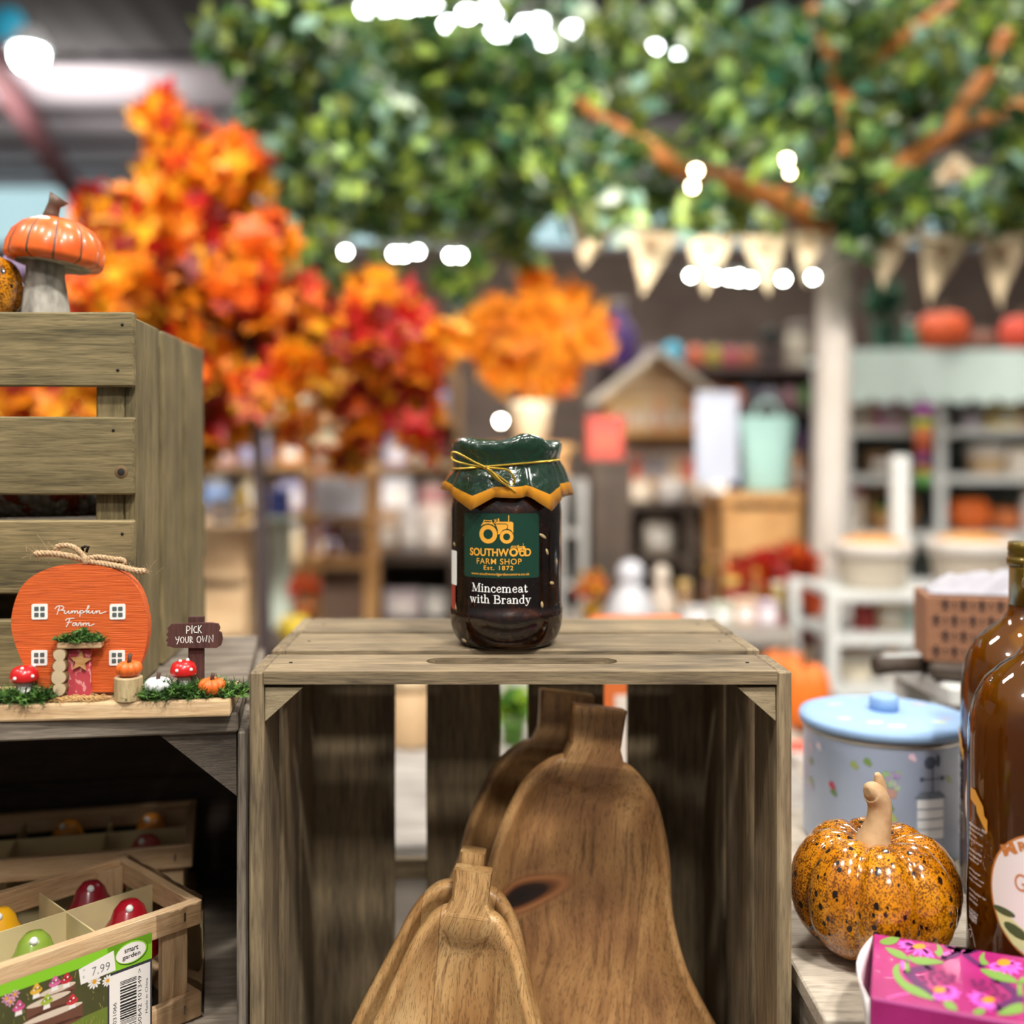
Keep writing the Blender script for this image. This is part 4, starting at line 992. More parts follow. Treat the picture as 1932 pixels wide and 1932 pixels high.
# the toadstools that sit in the compartments
def ctoad(label, root, x, y, col, s=1.0, lean=0.0, grp='ceramic toadstools in the gift boxes'):
    w_ = Matrix.Translation(root.location) @ Matrix.Rotation(root.rotation_euler.z, 4, 'Z')
    t_ = thing('ceramic_toadstool', label, 'toadstool', tuple(w_ @ Vector((x, y, .0032))), root.rotation_euler.z, None)
    mb = MB(); mb.lathe([(.0001, 0), (.0135 * s, 0), (.0145 * s, .006), (.011 * s, .025), (.010 * s, .042)], plain('#cfc3ba', .5), 24); mb.build('stalk', t_)
    m_ = NT('ceramic_cap'); m_.base(col); m_.p(Roughness=.25, Coat_Weight=.4)
    mb = MB(); mb.lathe([(.0001, .038), (.018 * s, .038), (.0212 * s, .042), (.0205 * s, .049), (.016 * s, .058), (.0115 * s, .065), (.0095 * s, .071), (.0055 * s, .0755), (.0001, .0765)], m_.m, 28, ff=lambda a, z: 1 + .06 * math.sin(2 * a + 1))
    cap = mb.build('cap', t_)
    for a, z, r, q in ((-70, .062, .0143, .0034), (-160, .050, .0195, .003), (10, .055, .018, .003), (-115, .0735, .0075, .0026), (100, .058, .016, .003)):
        mb = MB(); mb.ball((r * s * math.cos(R(a)), r * s * math.sin(R(a)), z), q, WHT, 12, 8); mb.build('dot', cap)
    return t_
ctoad('dark red toadstool in the back right compartment of the front box', tr, -.040, .082, '#8f1f2a')
ctoad('bright red toadstool in the front right compartment of the front box', tr, -.036, .033, '#9c1320', 1.05)
ctoad('green toadstool in the front middle compartment, behind the price sticker', tr, -.101, .031, '#7d9636')
ctoad('yellow toadstool in the back middle compartment of the front box', tr, -.103, .082, '#e0a41c')
tr2 = tray('toadstool gift box in the shade behind the one with the price sticker', tuple(P(363, 1580, .818).xy) + (TABLE_Z + .1556,), R(13))
tr2.location.z = TABLE_Z + .1565
q = inv(tr2)
ctoad('orange toadstool in the shaded box behind', tr2, -.036, .081, '#d8862c'); ctoad('pink toadstool in the shaded box behind', tr2, -.036, .031, '#c2574f'); ctoad('amber toadstool in the middle of the shaded box', tr2, -.102, .081, '#d0841c')

# ================================================================== right hand crate top and what stands on it
SZ = 1.0733
r0 = P(1523, 1922, .61)
rc = thing('display_crate', 'pale grey wooden crate top under the amber pumpkin and the bottles', 'crate', (.2005, r0.y, TABLE_Z), R(-1.5))
rh = SZ - TABLE_Z
for y0, y1 in ((0, .088), (.091, .178), (.181, .268), (.271, .36)): slab(rc, 'top_slat', (.002, y0, rh - .012), (.36, y1, rh), M['lightgrey'])
for x in (.004, .345): slab(rc, 'side_board', (x, .006, 0), (x + .010, .355, rh - .0125), M['greyY'])
slab(rc, 'back_board', (.015, .34, 0), (.344, .35, rh - .0125), M['greyX'])
wedge(rc, 'corner_block', [(.0145, .004, rh - .0128), (.060, .004, rh - .0128), (.0145, .004, rh - .055)], (0, .04, 0), M['lightgrey'])
# amber ceramic pumpkin
pk = thing('ceramic_pumpkin', 'big amber speckled glazed pumpkin with a bare clay stem, beside the bottles', 'pumpkin', (P(1650, 1800, .69).x, .69, SZ + .0002))
mb = MB(); pumpkin_mesh(mb, .0535, .0835, GLZ, 8, n=112, depth=.13); bd = mb.build('pumpkin_body', pk); bd.rotation_euler = (0, 0, R(12))
CLAY = NT('bare_clay'); n = CLAY.noise(CLAY.coord(), 120, 3); CLAY.base(CLAY.ramp(n, [(.3, '#b8946a'), (.7, '#d0ae84')])); CLAY.p(Roughness=.7); CLAY = CLAY.m
mb = MB(); pts = crom([(-.002, 0, .063), (-.001, -.002, .075), (.0015, -.003, .086), (.002, -.003, .098), (-.003, -.005, .106), (-.0075, -.007, .1065)], 5)
mb.tube(pts, [.0205, .0162, .0135, .0125, .0115, .0105, .0098, .0092, .0088, .0084, .008, .0078, .0076, .0075, .0075, .0075, .0075, .0074, .0073, .0072, .007, .0066, .006, .0052, .0042, .003][:len(pts)], CLAY, 14)
mb.tube(crom([(.002, .002, .085), (.004, .002, .098), (.0042, .002, .109), (.002, .001, .1165)], 5), [.006 - .0045 * (i / 15) ** 2 for i in range(16)], CLAY, 12)
mb.build('stem', pk)
# blue tin
tn = thing('biscuit_tin', 'pale blue lidded tin with garden pictures behind the amber pumpkin', 'tin', (.349, .90, SZ + .0002))
t = NT('tin_blue'); t.base('#a9b9d6'); t.p(Roughness=.35, Metallic=.15); TB = t.m; LIDB = plain('#8daed6', .5, .05, name='lid_blue'); SIL = plain('#b9b9b8', .3, .9)
mb = MB(); mb.lathe([(.0001, 0), (.0645, 0), (.0655, .002), (.0655, .093), (.0662, .0945)], TB, 64); mb.build('body', tn)
mb = MB(); mb.lathe([(.0664, .0915), (.0668, .094), (.0664, .0955)], SIL, 64); mb.build('silver_band', tn)
mb = MB(); mb.lathe([(.0663, .0957), (.0687, .0962), (.0690, .1005), (.0680, .1035), (.060, .1052), (.030, .1068), (.0001, .1072)], LIDB, 64); lid = mb.build('lid', tn)
mb = MB(); mb.lathe([(.0001, .107), (.0118, .1070), (.0118, .1175), (.0105, .1195), (.0001, .1198)], LIDB, 32); mb.build('knob', lid)
d = Decal(); pw = lambda c: plain(c, .5, var=.05)
def px2u(px): return math.asin(max(-.99, min(.99, ((px - 892) * .84 / F - .349) / .0655))) * .0655
def pv(py): return 1.40 - (py - 851) * .84 / F - SZ
def D(px, py): return px2u(px), pv(py)
u, v = D(1678, 1478); d.poly([(u - .005, v - .004), (u + .005, v - .004), (u + .004, v - .011), (u - .004, v - .011)], pw('#b08a80'), 1)
for i in range(14): d.disc(u + rr.uniform(-.006, .006), v + rr.uniform(-.003, .009), .0025, pw(rr.choice(['#8fae7a', '#a3bb93', '#9a86b4'])), 2, n=8)
u, v = D(1755, 1465); d.disc(u - .002, v + .012, .005, pw('#4b5566'), 1, .005); d.disc(u + .005, v + .013, .002, pw('#4b5566'), 1, .005); d.line([(u, v + .008), (u, v - .012)], .001, pw('#4b5566'), 1); d.line([(u - .009, v - .001), (u + .009, v - .001)], .0008, pw('#4b5566'), 1); d.disc(u - .009, v - .001, .0018, pw('#4b5566'), 1); d.disc(u + .009, v - .001, .0018, pw('#4b5566'), 1)
u, v = D(1752, 1496); d.poly([(u - .014, v - .003), (u + .014, v - .003), (u + .008, v + .002), (u - .008, v + .002)], pw('#6a7684'), 1)
for i in range(4): d.rect(u - .0115, v - .011 - i * .008, u + .0115, v - .004 - i * .008, pw('#e6eaee'), 1)
for px, py, c in ((1590, 1500, '#b03a4c'), (1592, 1512, '#5d7d4a'), (1620, 1450, '#8f9c5a'), (1640, 1440, '#6f8a4c'), (1560, 1470, '#8a9870'), (1545, 1440, '#cbb6c4'), (1575, 1432, '#d8c8d0'), (1715, 1425, '#d8bccd'), (1790, 1470, '#b9c6a0'), (1680, 1540, '#a9b96a'), (1675, 1520, '#6f8a4c'), (1560, 1510, '#9aa86a'), (1700, 1560, '#c7d08a'), (1535, 1520, '#b5a6bd')):
    u, v = D(px, py); d.disc(u, v, .0028, pw(c), 1, n=9); d.disc(u + .002, v - .002, .0019, pw(c), 1, n=9)
d.build('printed_pattern', lambda u, v, l: Vector(((.0655 + l) * math.cos(-PI / 2 + u / .0655), (.0655 + l) * math.sin(-PI / 2 + u / .0655), v)), tn, cut=.003)
d = Decal()
for a, r, c in ((-120, .045, '#b9c2a8'), (-100, .05, '#c9b8b4'), (-50, .048, '#b3bfa0'), (-30, .05, '#a9a8bf'), (-150, .05, '#bfc8b0'), (30, .045, '#c8b0ae'), (100, .045, '#aab99a'), (150, .04, '#c0b2b8')):
    d.disc(r * math.cos(R(a)), r * math.sin(R(a)), .007, pw(c), 1, .004); 
d.build('lid_print', lambda u, v, l: Vector((u, v, .1072 - .0045 * max(0, (math.hypot(u, v) - .0) / .066) ** 1.6 + .0012 + l)), lid)

# cordial bottles
LIQ = NT('ginger_cordial'); LIQ.base('#a0690c'); tl = LIQ.n('BsdfTranslucent'); tl.inputs[0].default_value = lin('#e0a22a'); mx = LIQ.n('MixShader'); mx.inputs[0].default_value = .5
LIQ.p(Roughness=.25, Coat_Weight=.3); LIQ.l(LIQ.b.outputs[0], mx.inputs[1]); LIQ.l(tl.outputs[0], mx.inputs[2]); LIQ.l(mx.outputs[0], LIQ.out.inputs['Surface']); LIQ = LIQ.m
CAPG = NT('gold_capsule'); CAPG.base('#6e5a1e'); CAPG.p(Metallic=.7, Roughness=.33, Coat_Weight=.3); CAPG = CAPG.m
NECK = NT('neck_sleeve'); NECK.base('#8a7222'); NECK.p(Metallic=.6, Roughness=.35, Coat_Weight=.5); NECK = NECK.m
def bottle(label, x, y, rotz):
    b = thing('cordial_bottle', label, 'bottle', (x, y, SZ + .0002), rotz)
    r = .0485
    pr = [(.0001, .002), (r * .9, .0), (r * .985, .002), (r, .006), (r * .99, .09), (r * .985, .15), (r * .965, .162), (r * .90, .175), (r * .78, .1865), (r * .6, .195), (r * .44, .2005), (.0165, .2075), (.0150, .216), (.0146, .245)]
    mb = MB(); mb.lathe(pr, M['glass'], 64); mb.build('glass_body', b)
    mb = MB(); mb.lathe([(max(a - .0022, .0001), z + (.003 if z < .004 else 0)) for a, z in pr[:-1]], LIQ, 48); mb.build('ginger_cordial', b)
    mb = MB(); mb.lathe([(.0154, .2135), (.0153, .24), (.0156, .2405), (.0156, .2425)], NECK, 40); mb.build('neck_sleeve', b)
    mb = MB(); mb.lathe([(.0153, .2425), (.0168, .243), (.0173, .2455), (.0168, .248), (.0160, .2488), (.0160, .2505), (.0163, .251), (.0158, .2525), (.0163, .2545), (.0158, .2590), (.0148, .2598), (.0001, .260)], CAPG, 40); mb.build('cap', b)
    def bm(u, v, l): 
        q = r * (1 if v < .15 else .985) + l; return Vector((q * math.cos(-PI / 2 + u / r), q * math.sin(-PI / 2 + u / r), v))
    d = Decal(); TER = plain('#c47c3c', .5, name='label_rim', var=0); PAP = plain('#e8e4de', .5, name='label_paper', var=0)
    d.disc(0, .070, .0330, TER, 0, .0375, 48); d.disc(0, .070, .0318, PAP, 1, .0363, 48)
    LEAF = plain('#4c5a34', .5, var=.1); LIME2 = plain('#d8dba0', .5, var=.05)
    d.poly([(-.030, .058), (-.022, .056), (-.012, .050), (0, .046), (.03, .050), (.026, .045), (.018, .0385), (0, .0345), (-.018, .0395), (-.026, .048)], LIME2, 2)
    for u0, v0, a in ((-.024, .057, -.1), (-.017, .048, -.5), (.01, .047, .5)):
        d.poly([(u0 + .007 * math.cos(a + q) * (1 if abs(q) < 1.6 else 1) , v0 + .0022 * math.sin(q) + .007 * math.cos(q) * math.sin(a)) for q in [2 * PI * i / 12 for i in range(12)]], LEAF, 3)
    d.text('M', -.0255, .091, -.0165, .0975, TER, 4, .05, rot=R(28)); d.text('R', -.0155, .0955, -.010, .1010, TER, 4, .05, rot=R(16))
    d.text('FITZ', -.008, .0975, .008, .1035, TER, 4, .05)
    d.text('GINGER', -.0175, .072, .0185, .082, TER, 4, .0)
    d.text('HAND MADE', -.012, .041, .013, .044, WH, 4, .01)
    d.text('www.', -.0130, .0285, -.0020, .0308, WH, 4)
    BAN = plain('#d59a3a', .5, var=.05)
    a0 = -.0490
    d.poly([(a0 - .004, .121), (a0 + .002, .121), (a0 + .010, .1135), (a0 + .011, .108), (a0 + .0135, .1065), (a0 + .0135, .0985), (a0 + .008, .104), (a0 + .004, .108), (a0 + .003, .1115), (a0 - .004, .114)], BAN, 2)
    lines = ['established in 1933', 'a temperance bar', 'open today', 'original recipes', '', 'cordials in the', 'same methods of', 'enjoyment of', '', 'warming ginger', 'fiery ginger root', 'truly a classic', '', 'steaming ginger bar', 'mixed for a', 'warm winter']
    y_ = .098
    for s in lines:
        if s: d.text(s, a0 - .006, y_, a0 - .006 + .00098 * len(s), y_ + .0017, WH, 3)
        y_ -= .0031
    d.text('handmade in', a0 - .006, .0455, a0 + .005, .0475, WH, 3); d.text('ENGLISH', a0 - .006, .0425, a0 + .004, .045, WH, 3, .03); d.text('PROJECT', a0 - .006, .0395, a0 + .004, .042, WH, 3, .03)
    d.line([(a0 - .006, .036), (a0 - .002, .034), (a0 - .004, .029), (a0 - .007, .032), (a0 - .002, .0335), (a0 + .002, .026)], .0005, WH, 3, 5)
    d.build('printed_label', bm, b, cut=.0025, lift=.00004, base=.0003)
    return b
bottle('amber ginger cordial bottle standing in front, nearest the purple box', P(1988, 1700, .645).x, .645, R(-32))
bottle('amber ginger cordial bottle behind, its gold cap and neck in view', P(1947, 1700, .778).x, .778, R(-52))
# purple flower carton
bx = P(1642, 1881, .56)
pb = thing('flower_carton', 'magenta carton printed with pink coneflowers, lying before the bottles', 'carton', (bx.x, bx.y, SZ + .0002), R(-22))
PB_h = bx.z - SZ; W, Dp = .19, .079
t = NT('magenta_card'); n = t.noise(t.coord(), 40, 3); t.base(t.ramp(n, [(.3, '#95185f'), (.7, '#ac2676')])); t.p(Roughness=.35, Coat_Weight=.2); MAG = t.m
mb = MB(); mb.box((.0, 0, 0), (W, Dp, PB_h), MAG, .0005); mb.build('carton_body', pb)
CW = plain('#e9e3e2', .6); mb = MB()
rows = [[Vector((-.001 - .0075 * math.sin(PI * s) * q, Dp * s, PB_h * q)) for s in [i / 10 for i in range(11)]] for q in (0.02, .35, .7, .96)]
mb.grid(rows, CW, smooth=True); o = mb.build('end_flap', pb); so = o.modifiers.new('thickness', 'SOLIDIFY'); so.thickness = .0005
d = Decal(); PK = plain('#e25cc6', .45, var=.08); OR2 = plain('#e8861c', .45, var=.05); GN = plain('#6f9440', .45, var=.1); DP = plain('#571c55', .45, var=.1); SEED = plain('#6d1750', .45, var=.1); LP = plain('#d65fae', .45, var=.05)
TI = inv(pb)
def V(px, py):
    a = TI @ Vector((0, 0, H)); b = TI @ P(px, py, 1.0) - a; t_ = (PB_h - a.z) / b.z; v = a + b * t_; return (v.x, v.y)
def pl(pts, m, lay, sm_=True):
    q = [V(1620 + x / 6.192, 1740 + y / 6.192) for x, y in pts]
    q = [(p.x, p.y) for p in crom([Vector((a, b, 0)) for a, b in q], 4, True)] if sm_ else q
    d.poly(q, m, lay)
def ln_(pts, wd, m, lay): d.line([V(1620 + x / 6.192, 1740 + y / 6.192) for x, y in pts], wd, m, lay, 4)
ln_([(830, 530), (660, 560), (590, 600), (740, 760), (900, 900)], .006, DP, 1); ln_([(1040, 290), (1150, 330), (1130, 380), (990, 430)], .004, DP, 1); ln_([(1360, 330), (1250, 365), (1320, 440), (1440, 520)], .004, DP, 1)
ln_([(1600, 680), (1720, 740), (1860, 880), (1740, 960), (1610, 1010)], .006, DP, 1); ln_([(560, 450), (530, 500), (560, 580)], .004, LP, 1); ln_([(1100, 350), (960, 400)], .004, LP, 1); ln_([(1140, 290), (1200, 330), (1250, 290)], .010, LP, 1); ln_([(610, 830), (480, 850), (330, 890)], .0012, LP, 1)
for g in ([(245, 240), (300, 195), (460, 160), (475, 195), (430, 250), (330, 272)], [(310, 302), (420, 320), (520, 360), (575, 440), (480, 430), (380, 380)], [(590, 430), (700, 410), (860, 430), (1000, 478), (850, 500), (680, 495)], [(470, 490), (400, 550), (430, 680), (560, 810), (720, 880), (890, 910), (740, 790), (560, 700), (480, 600)],
          [(915, 260), (975, 310), (980, 380), (930, 405), (885, 350), (920, 330)], [(1470, 355), (1410, 420), (1440, 500), (1520, 490), (1470, 430)], [(1420, 558), (1560, 560), (1760, 620), (1860, 710), (1700, 700), (1540, 650)], [(985, 940), (1080, 930), (1140, 990), (1150, 1070), (1050, 1030)], [(1340, 1090), (1350, 1030), (1440, 1010), (1480, 1050), (1400, 1100)], [(1900, 950), (1760, 980), (1620, 1080), (1760, 1090), (1920, 1050)], [(1870, 690), (1932, 640), (1990, 690), (1930, 720)]): pl(g, GN, 3)
ln_([(575, 440), (620, 390)], .002, GN, 2); ln_([(565, 470), (570, 580)], .0022, GN, 2); ln_([(1880, 710), (1885, 860)], .0022, GN, 2)
def cone(cx, cy, ex, ey, pet):
    for x, y, wd in pet:
        dx, dy = x - cx, y - cy; L_ = math.hypot(dx, dy); nx, ny = -dy / L_ * wd, dx / L_ * wd
        pl([(cx, cy), (cx + dx * .6 + nx, cy + dy * .6 + ny), (x + nx * .4, y + ny * .4), (x - nx * .4, y - ny * .4), (cx + dx * .6 - nx, cy + dy * .6 - ny)], PK, 5, False)
    q = [V(1620 + (cx + ex * math.cos(a)) / 6.192, 1740 + (cy + ey * math.sin(a)) / 6.192) for a in [2 * PI * i / 20 for i in range(20)]]; d.poly(q, OR2, 6)
cone(708, 292, 76, 32, [(455, 260, 20), (470, 232, 18), (540, 228, 20), (470, 300, 16), (550, 350, 20), (560, 330, 18), (640, 395, 20), (725, 410, 22), (820, 420, 24), (880, 420, 24), (860, 370, 20)])
cone(1695, 480, 80, 40, [(1510, 520, 22), (1530, 560, 22), (1580, 580, 22), (1630, 585, 22), (1700, 615, 22), (1790, 620, 26), (1870, 610, 26), (1920, 560, 26), (1900, 500, 24), (1830, 470, 22)])
cone(945, 800, 72, 36, [(870, 890, 22), (910, 920, 24), (960, 930, 24), (1030, 930, 26), (1110, 920, 26), (1170, 890, 26), (1195, 840, 24), (1150, 790, 22), (1100, 765, 22), (1030, 760, 20)])
cone(1515, 918, 76, 38, [(1265, 860, 24), (1330, 820, 22), (1400, 830, 22), (1300, 920, 24), (1340, 960, 24), (1400, 1000, 24), (1470, 1030, 22), (1540, 1050, 22), (1600, 1020, 22), (1460, 850, 20)])
for cx, cy in ((880, 585), (970, 590), (740, 645), (840, 660), (940, 665), (1010, 640), (1095, 640), (780, 700), (885, 715), (1020, 710), (1080, 685), (850, 610), (1340, 690), (1450, 690), (1360, 740), (1430, 730), (1500, 780), (1430, 795), (1560, 735), (1600, 780), (1620, 830), (1710, 855), (1680, 885), (1570, 860)):
    d.poly([V(1620 + (cx + 38 * math.cos(a) * 1.0) / 6.192, 1740 + (cy + 22 * math.sin(a) + 10 * math.cos(a)) / 6.192) for a in [2 * PI * i / 12 for i in range(12)]], SEED, 2)
d.build('printed_top', lambda u, v, l: Vector((max(.0008, min(W - .0008, u)), max(.0008, min(Dp - .0008, v)), PB_h + l)), pb, lift=.00006, base=.00012)
d = Decal()
d.rect(.001, PB_h - .0016, W - .001, PB_h - .0004, LP, 1); d.line([(.008, 0), (.007, .016), (.015, .022), (.03, .020)], .007, DP, 1, 4)
def dz(u, v, r):
    global d; daisy(u, v, r, PK, OR2, 13, 3)
dz(.035, .010, .013); dz(.085, .009, .012); dz(.14, .012, .013)
d.build('printed_side', lambda u, v, l: Vector((u, -l, max(v, .0005))), pb, lift=.00003, base=.00008)
# ================================================================== the hall
t = NT('floor_vinyl'); n = t.noise(t.coord(), 5, 4); t.base(t.ramp(n, [(.3, '#6f6860'), (.7, '#8d857b')])); t.p(Roughness=.45)
mb = MB(); mb.box((-9, -3, -.05), (9, 12, 0), t.m); struct(mb.build('floor'))
t = NT('wall_plaster'); n = t.noise(t.coord(), 2.5, 4); t.base(t.ramp(n, [(.3, '#75645b'), (.7, '#8d7c71')])); t.p(Roughness=.9)
mb = MB(); mb.box((-9, 12, 0), (9, 12.15, 4.6), t.m); struct(mb.build('wall_back'))
CEIL = plain('#4a484b', .8, name='ceiling_sheet')
mb = MB(); rows = [[Vector((x * .15 - 9, y, 4.5 + .03 * (x % 2))) for x in range(121)] for y in (5.0, 12.0)]
mb.grid(rows, CEIL, smooth=False); struct(mb.build('ceiling'))
PUR = plain('#c3bbc4', .6, name='ceiling_panel_grey')
for i, (a, b, z) in enumerate(((8.35, 9.3, 4.42), (9.75, 10.3, 4.42), (10.75, 11.15, 4.42), (11.5, 11.8, 4.42))):
    mb = MB(); mb.box((-8.8, a, z), (8.8, b, z + .06), PUR, .01); struct(mb.build('ceiling_panel'))
mb = MB(); mb.box((-.07, 0, -.10), (.07, 5.4, .10), plain('#6f474c', .6, name='beam_red'))
o = struct(mb.build('ceiling_beam')); o.location = P(-60, 40, 7.6); o.rotation_euler = ((P(175, 420, 11.6) - P(-60, 40, 7.6)).to_track_quat('Y', 'Z').to_euler())
for i, (x0, x1) in enumerate(((-7.6, -3.9), (-3.5, -.2), (.2, 3.3), (3.7, 7.4))):
    mb = MB(); mb.box((x0, 11.93, 3.72), (x1, 11.99, 4.36), emit('#bfe4ea', .62)); o = struct(mb.build('window_%d' % (i + 1)))
    mb = MB()
    for a, b in (((x0 - .06, 11.9, 3.66), (x1 + .06, 11.99, 3.72)), ((x0 - .06, 11.9, 4.36), (x1 + .06, 11.99, 4.42)), ((x0 - .06, 11.9, 3.72), (x0, 11.99, 4.36)), ((x1, 11.9, 3.72), (x1 + .06, 11.99, 4.36)), (((x0 + x1) / 2 - .02, 11.9, 3.72), ((x0 + x1) / 2 + .02, 11.99, 4.36))): mb.box(a, b, PUR)
    mb.build('window_frame', o)
# main display table and the riser tables
tbw = M['greyX']
def table(name, label, x0, x1, y0, y1, z, m, th=.03, leg=.05, shelf=None, mleg=None):
    t_ = thing(name, label, 'table', ((x0 + x1) / 2, (y0 + y1) / 2, 0))
    a, b = (x0 - x1) / 2, (y0 - y1) / 2
    mb = MB(); mb.box((a, b, z - th), (-a, -b, z), m, .003); mb.build('table_top', t_)
    for sx in (a + .01, -a - .01 - leg):
        for sy in (b + .01, -b - .01 - leg):
            mb = MB(); mb.box((sx, sy, 0), (sx + leg, sy + leg, z - th), mleg or m, .003); mb.build('leg', t_)
    if shelf: 
        mb = MB(); mb.box((a + .015, b + .015, shelf - .02), (-a - .015, -b - .015, shelf), m, .002); mb.build('lower_shelf', t_)
    return t_
table('display_table', 'grey timber table carrying the crates in front', -1.0, 1.0, .45, .965, TABLE_Z, tbw, .035, .07)
T2 = .985
table('display_table', 'whitish timber table behind the open crate', -.75, .42, 1.12, 1.95, T2, wood('ash_table_wood', ['#5f5a54', '#87817a', '#a09a93', '#b2aca5'], 'X'), .035, .06)

# ================================================================== leaves and trees
def leafmesh(mb, p, n, u, s, m, kind):
    v = n.cross(u).normalized()
    if kind == 'maple':
        sh = [(0, -.5), (.12, -.22), (.45, -.3), (.3, 0), (.5, .22), (.2, .2), (0, .6), (-.2, .2), (-.5, .22), (-.3, 0), (-.45, -.3), (-.12, -.22)]
        vs = [mb.bm.verts.new(p + u * (b * s) + v * (a * s) - n * (abs(a) * .25 * s)) for a, b in sh]; c = mb.bm.verts.new(p + n * .04 * s)
        i = mb.mi(m)
        for k_ in range(12): f = mb.bm.faces.new((c, vs[k_], vs[(k_ + 1) % 12])); f.material_index = i
    else:
        w_ = .30 if kind == 'oval' else .17
        sh = [(0, -.5), (w_, -.15), (w_ * .8, .2), (0, .55), (-w_ * .8, .2), (-w_, -.15)]
        vs = [mb.bm.verts.new(p + u * (b * s) + v * (a * s) + n * (-abs(a) * .35 * s - b * b * .3 * s)) for a, b in sh]; i = mb.mi(m)
        for q in ((0, 1, 2, 3), (0, 3, 4, 5)): f = mb.bm.faces.new([vs[k_] for k_ in q]); f.material_index = i
LAMPS = [(652, 473), (745, 478), (762, 478), (788, 474), (850, 482), (868, 482), (692, 12), (735, 16), (765, 6), (785, 8), (815, 10), (848, 41), (882, 22), (924, 16), (940, 40), (940, 58), (992, 42), (1010, 40), (1030, 72), (1080, 49), (1236, 84), (1280, 94), (1312, 318), (1306, 350), (1484, 300), (1490, 328), (945, 793), (55, 95)]
HOLES = []; AVOID = []
def seg_d(px, py, a, b):
    dx, dy = b[0] - a[0], b[1] - a[1]; q = max(0, min(1, ((px - a[0]) * dx + (py - a[1]) * dy) / (dx * dx + dy * dy)))
    return math.hypot(px - a[0] - q * dx, py - a[1] - q * dy)
def foliage(parent, name, blobs, n, size, mats, kind, seed, wts=None, up=.3, clear=True):
    """leaves filling ball shaped boughs: (centre, radius) in world space"""
    rr = random.Random(seed); mb = MB(); tot = sum(b[1] ** 2 for b in blobs); org = parent.location
    for c, r in blobs:
        bw = [x * rr.uniform(.25, 1.75) for x in (wts or [1] * len(mats))]
        for _ in range(max(1, int(n * r * r / tot))):
            d_ = Vector((rr.gauss(0, 1), rr.gauss(0, 1), rr.gauss(0, 1))).normalized()
            p = c + d_ * r * rr.random() ** .45
            if clear:
                if AVOID and any(seg_d(CX + p.x * F / p.y, CY - (p.z - H) * F / p.y, a, b) < w_ and p.y < yb for a, b, w_, yb in AVOID) and rr.random() < .9: continue
                px = CX + p.x * F / p.y; py = CY - (p.z - H) * F / p.y
                if any(abs(px - a) < 21 and abs(py - b) < 21 for a, b in LAMPS): continue
                if any(((px - a) / ra) ** 2 + ((py - b) / rb) ** 2 < 1 and rr.random() < q for a, b, ra, rb, q in HOLES): continue
            nn = Vector((rr.gauss(0, 1), rr.gauss(0, 1), rr.gauss(up, 1))).normalized(); u = nn.orthogonal().normalized()
            u = Matrix.Rotation(rr.uniform(0, 6.28), 3, nn) @ u
            leafmesh(mb, p - org, nn, u, size * rr.uniform(.7, 1.3), rr.choices(mats, bw)[0], kind)
    me = bpy.data.meshes.new(name); mb.bm.to_mesh(me); mb.bm.free()
    for m in mb.mats: me.materials.append(m)
    o = bpy.data.objects.new(name, me); C.objects.link(o); o.parent = parent
    return o
def leafmat(c):
    t = NT('leaf_' + c[1:]); t.base(t.mix(t.noise(t.coord(), 9, 2), tuple(x * .72 for x in lin(c)[:3]) + (1,), c)); t.p(Roughness=.5)
    tr_ = t.n('BsdfTranslucent'); tr_.inputs[0].default_value = lin(c); mx = t.n('MixShader'); mx.inputs[0].default_value = .4
    t.l(t.b.outputs[0], mx.inputs[1]); t.l(tr_.outputs[0], mx.inputs[2]); t.l(mx.outputs[0], t.out.inputs['Surface']); return t.m
def B(lst, Y0, Y1, seed):
    rr = random.Random(seed); return [(P(x, y, Yq), r * Yq / F) for x, y, r in lst for Yq in [rr.uniform(Y0, Y1)]]
# autumn maple
mt0 = P(490, 1200, 2.3); mt = thing('maple_tree', 'artificial maple with red, orange and yellow leaves on a thin dark trunk', 'tree', (mt0.x, 2.3, 0))
DKB = plain('#3a2f2e', .8, name='dark_bark')
def W(pts, org, Y=None): return [P(*p) - org for p in pts]
mb = MB(); mb.tube([Vector((.03, 0, .0)), Vector((.02, 0, .6)), *W([(495, 1050, 2.3), (488, 880, 2.3), (482, 760, 2.3), (470, 640, 2.3), (450, 500, 2.3), (430, 380, 2.25)], mt.location)], [.022, .020, .016, .0145, .0125, .010, .008, .004], DKB, 8); mb.build('trunk', mt)
for pts in ([(482, 740, 2.3), (400, 620, 2.2), (300, 480, 2.2), (250, 380, 2.2)], [(480, 700, 2.3), (560, 650, 2.3), (680, 640, 2.35), (780, 680, 2.4)], [(470, 600, 2.3), (400, 450, 2.3), (330, 280, 2.3)], [(484, 790, 2.3), (420, 720, 2.2), (260, 620, 2.2), (120, 600, 2.2)]):
    mb = MB(); mb.tube(crom(W(pts, mt.location), 4), .006, DKB, 6); mb.build('branch', mt)
LF = {k: leafmat(v) for k, v in dict(red='#b3160f', deep='#7c120e', orange='#e8630c', amber='#f08c10', yellow='#eaa81e', rust='#b5400d', dg='#25421a', mg='#41612a', og='#6c7833', lg='#93ab42', bg='#a8cb74', grey='#7fa08a', teal='#2c5a40', flame='#ffab2c', flame2='#fb9420', var='#c5d4bb').items()}  # var: pale leaf colour painting the bright ceiling flecks between canopy leaves
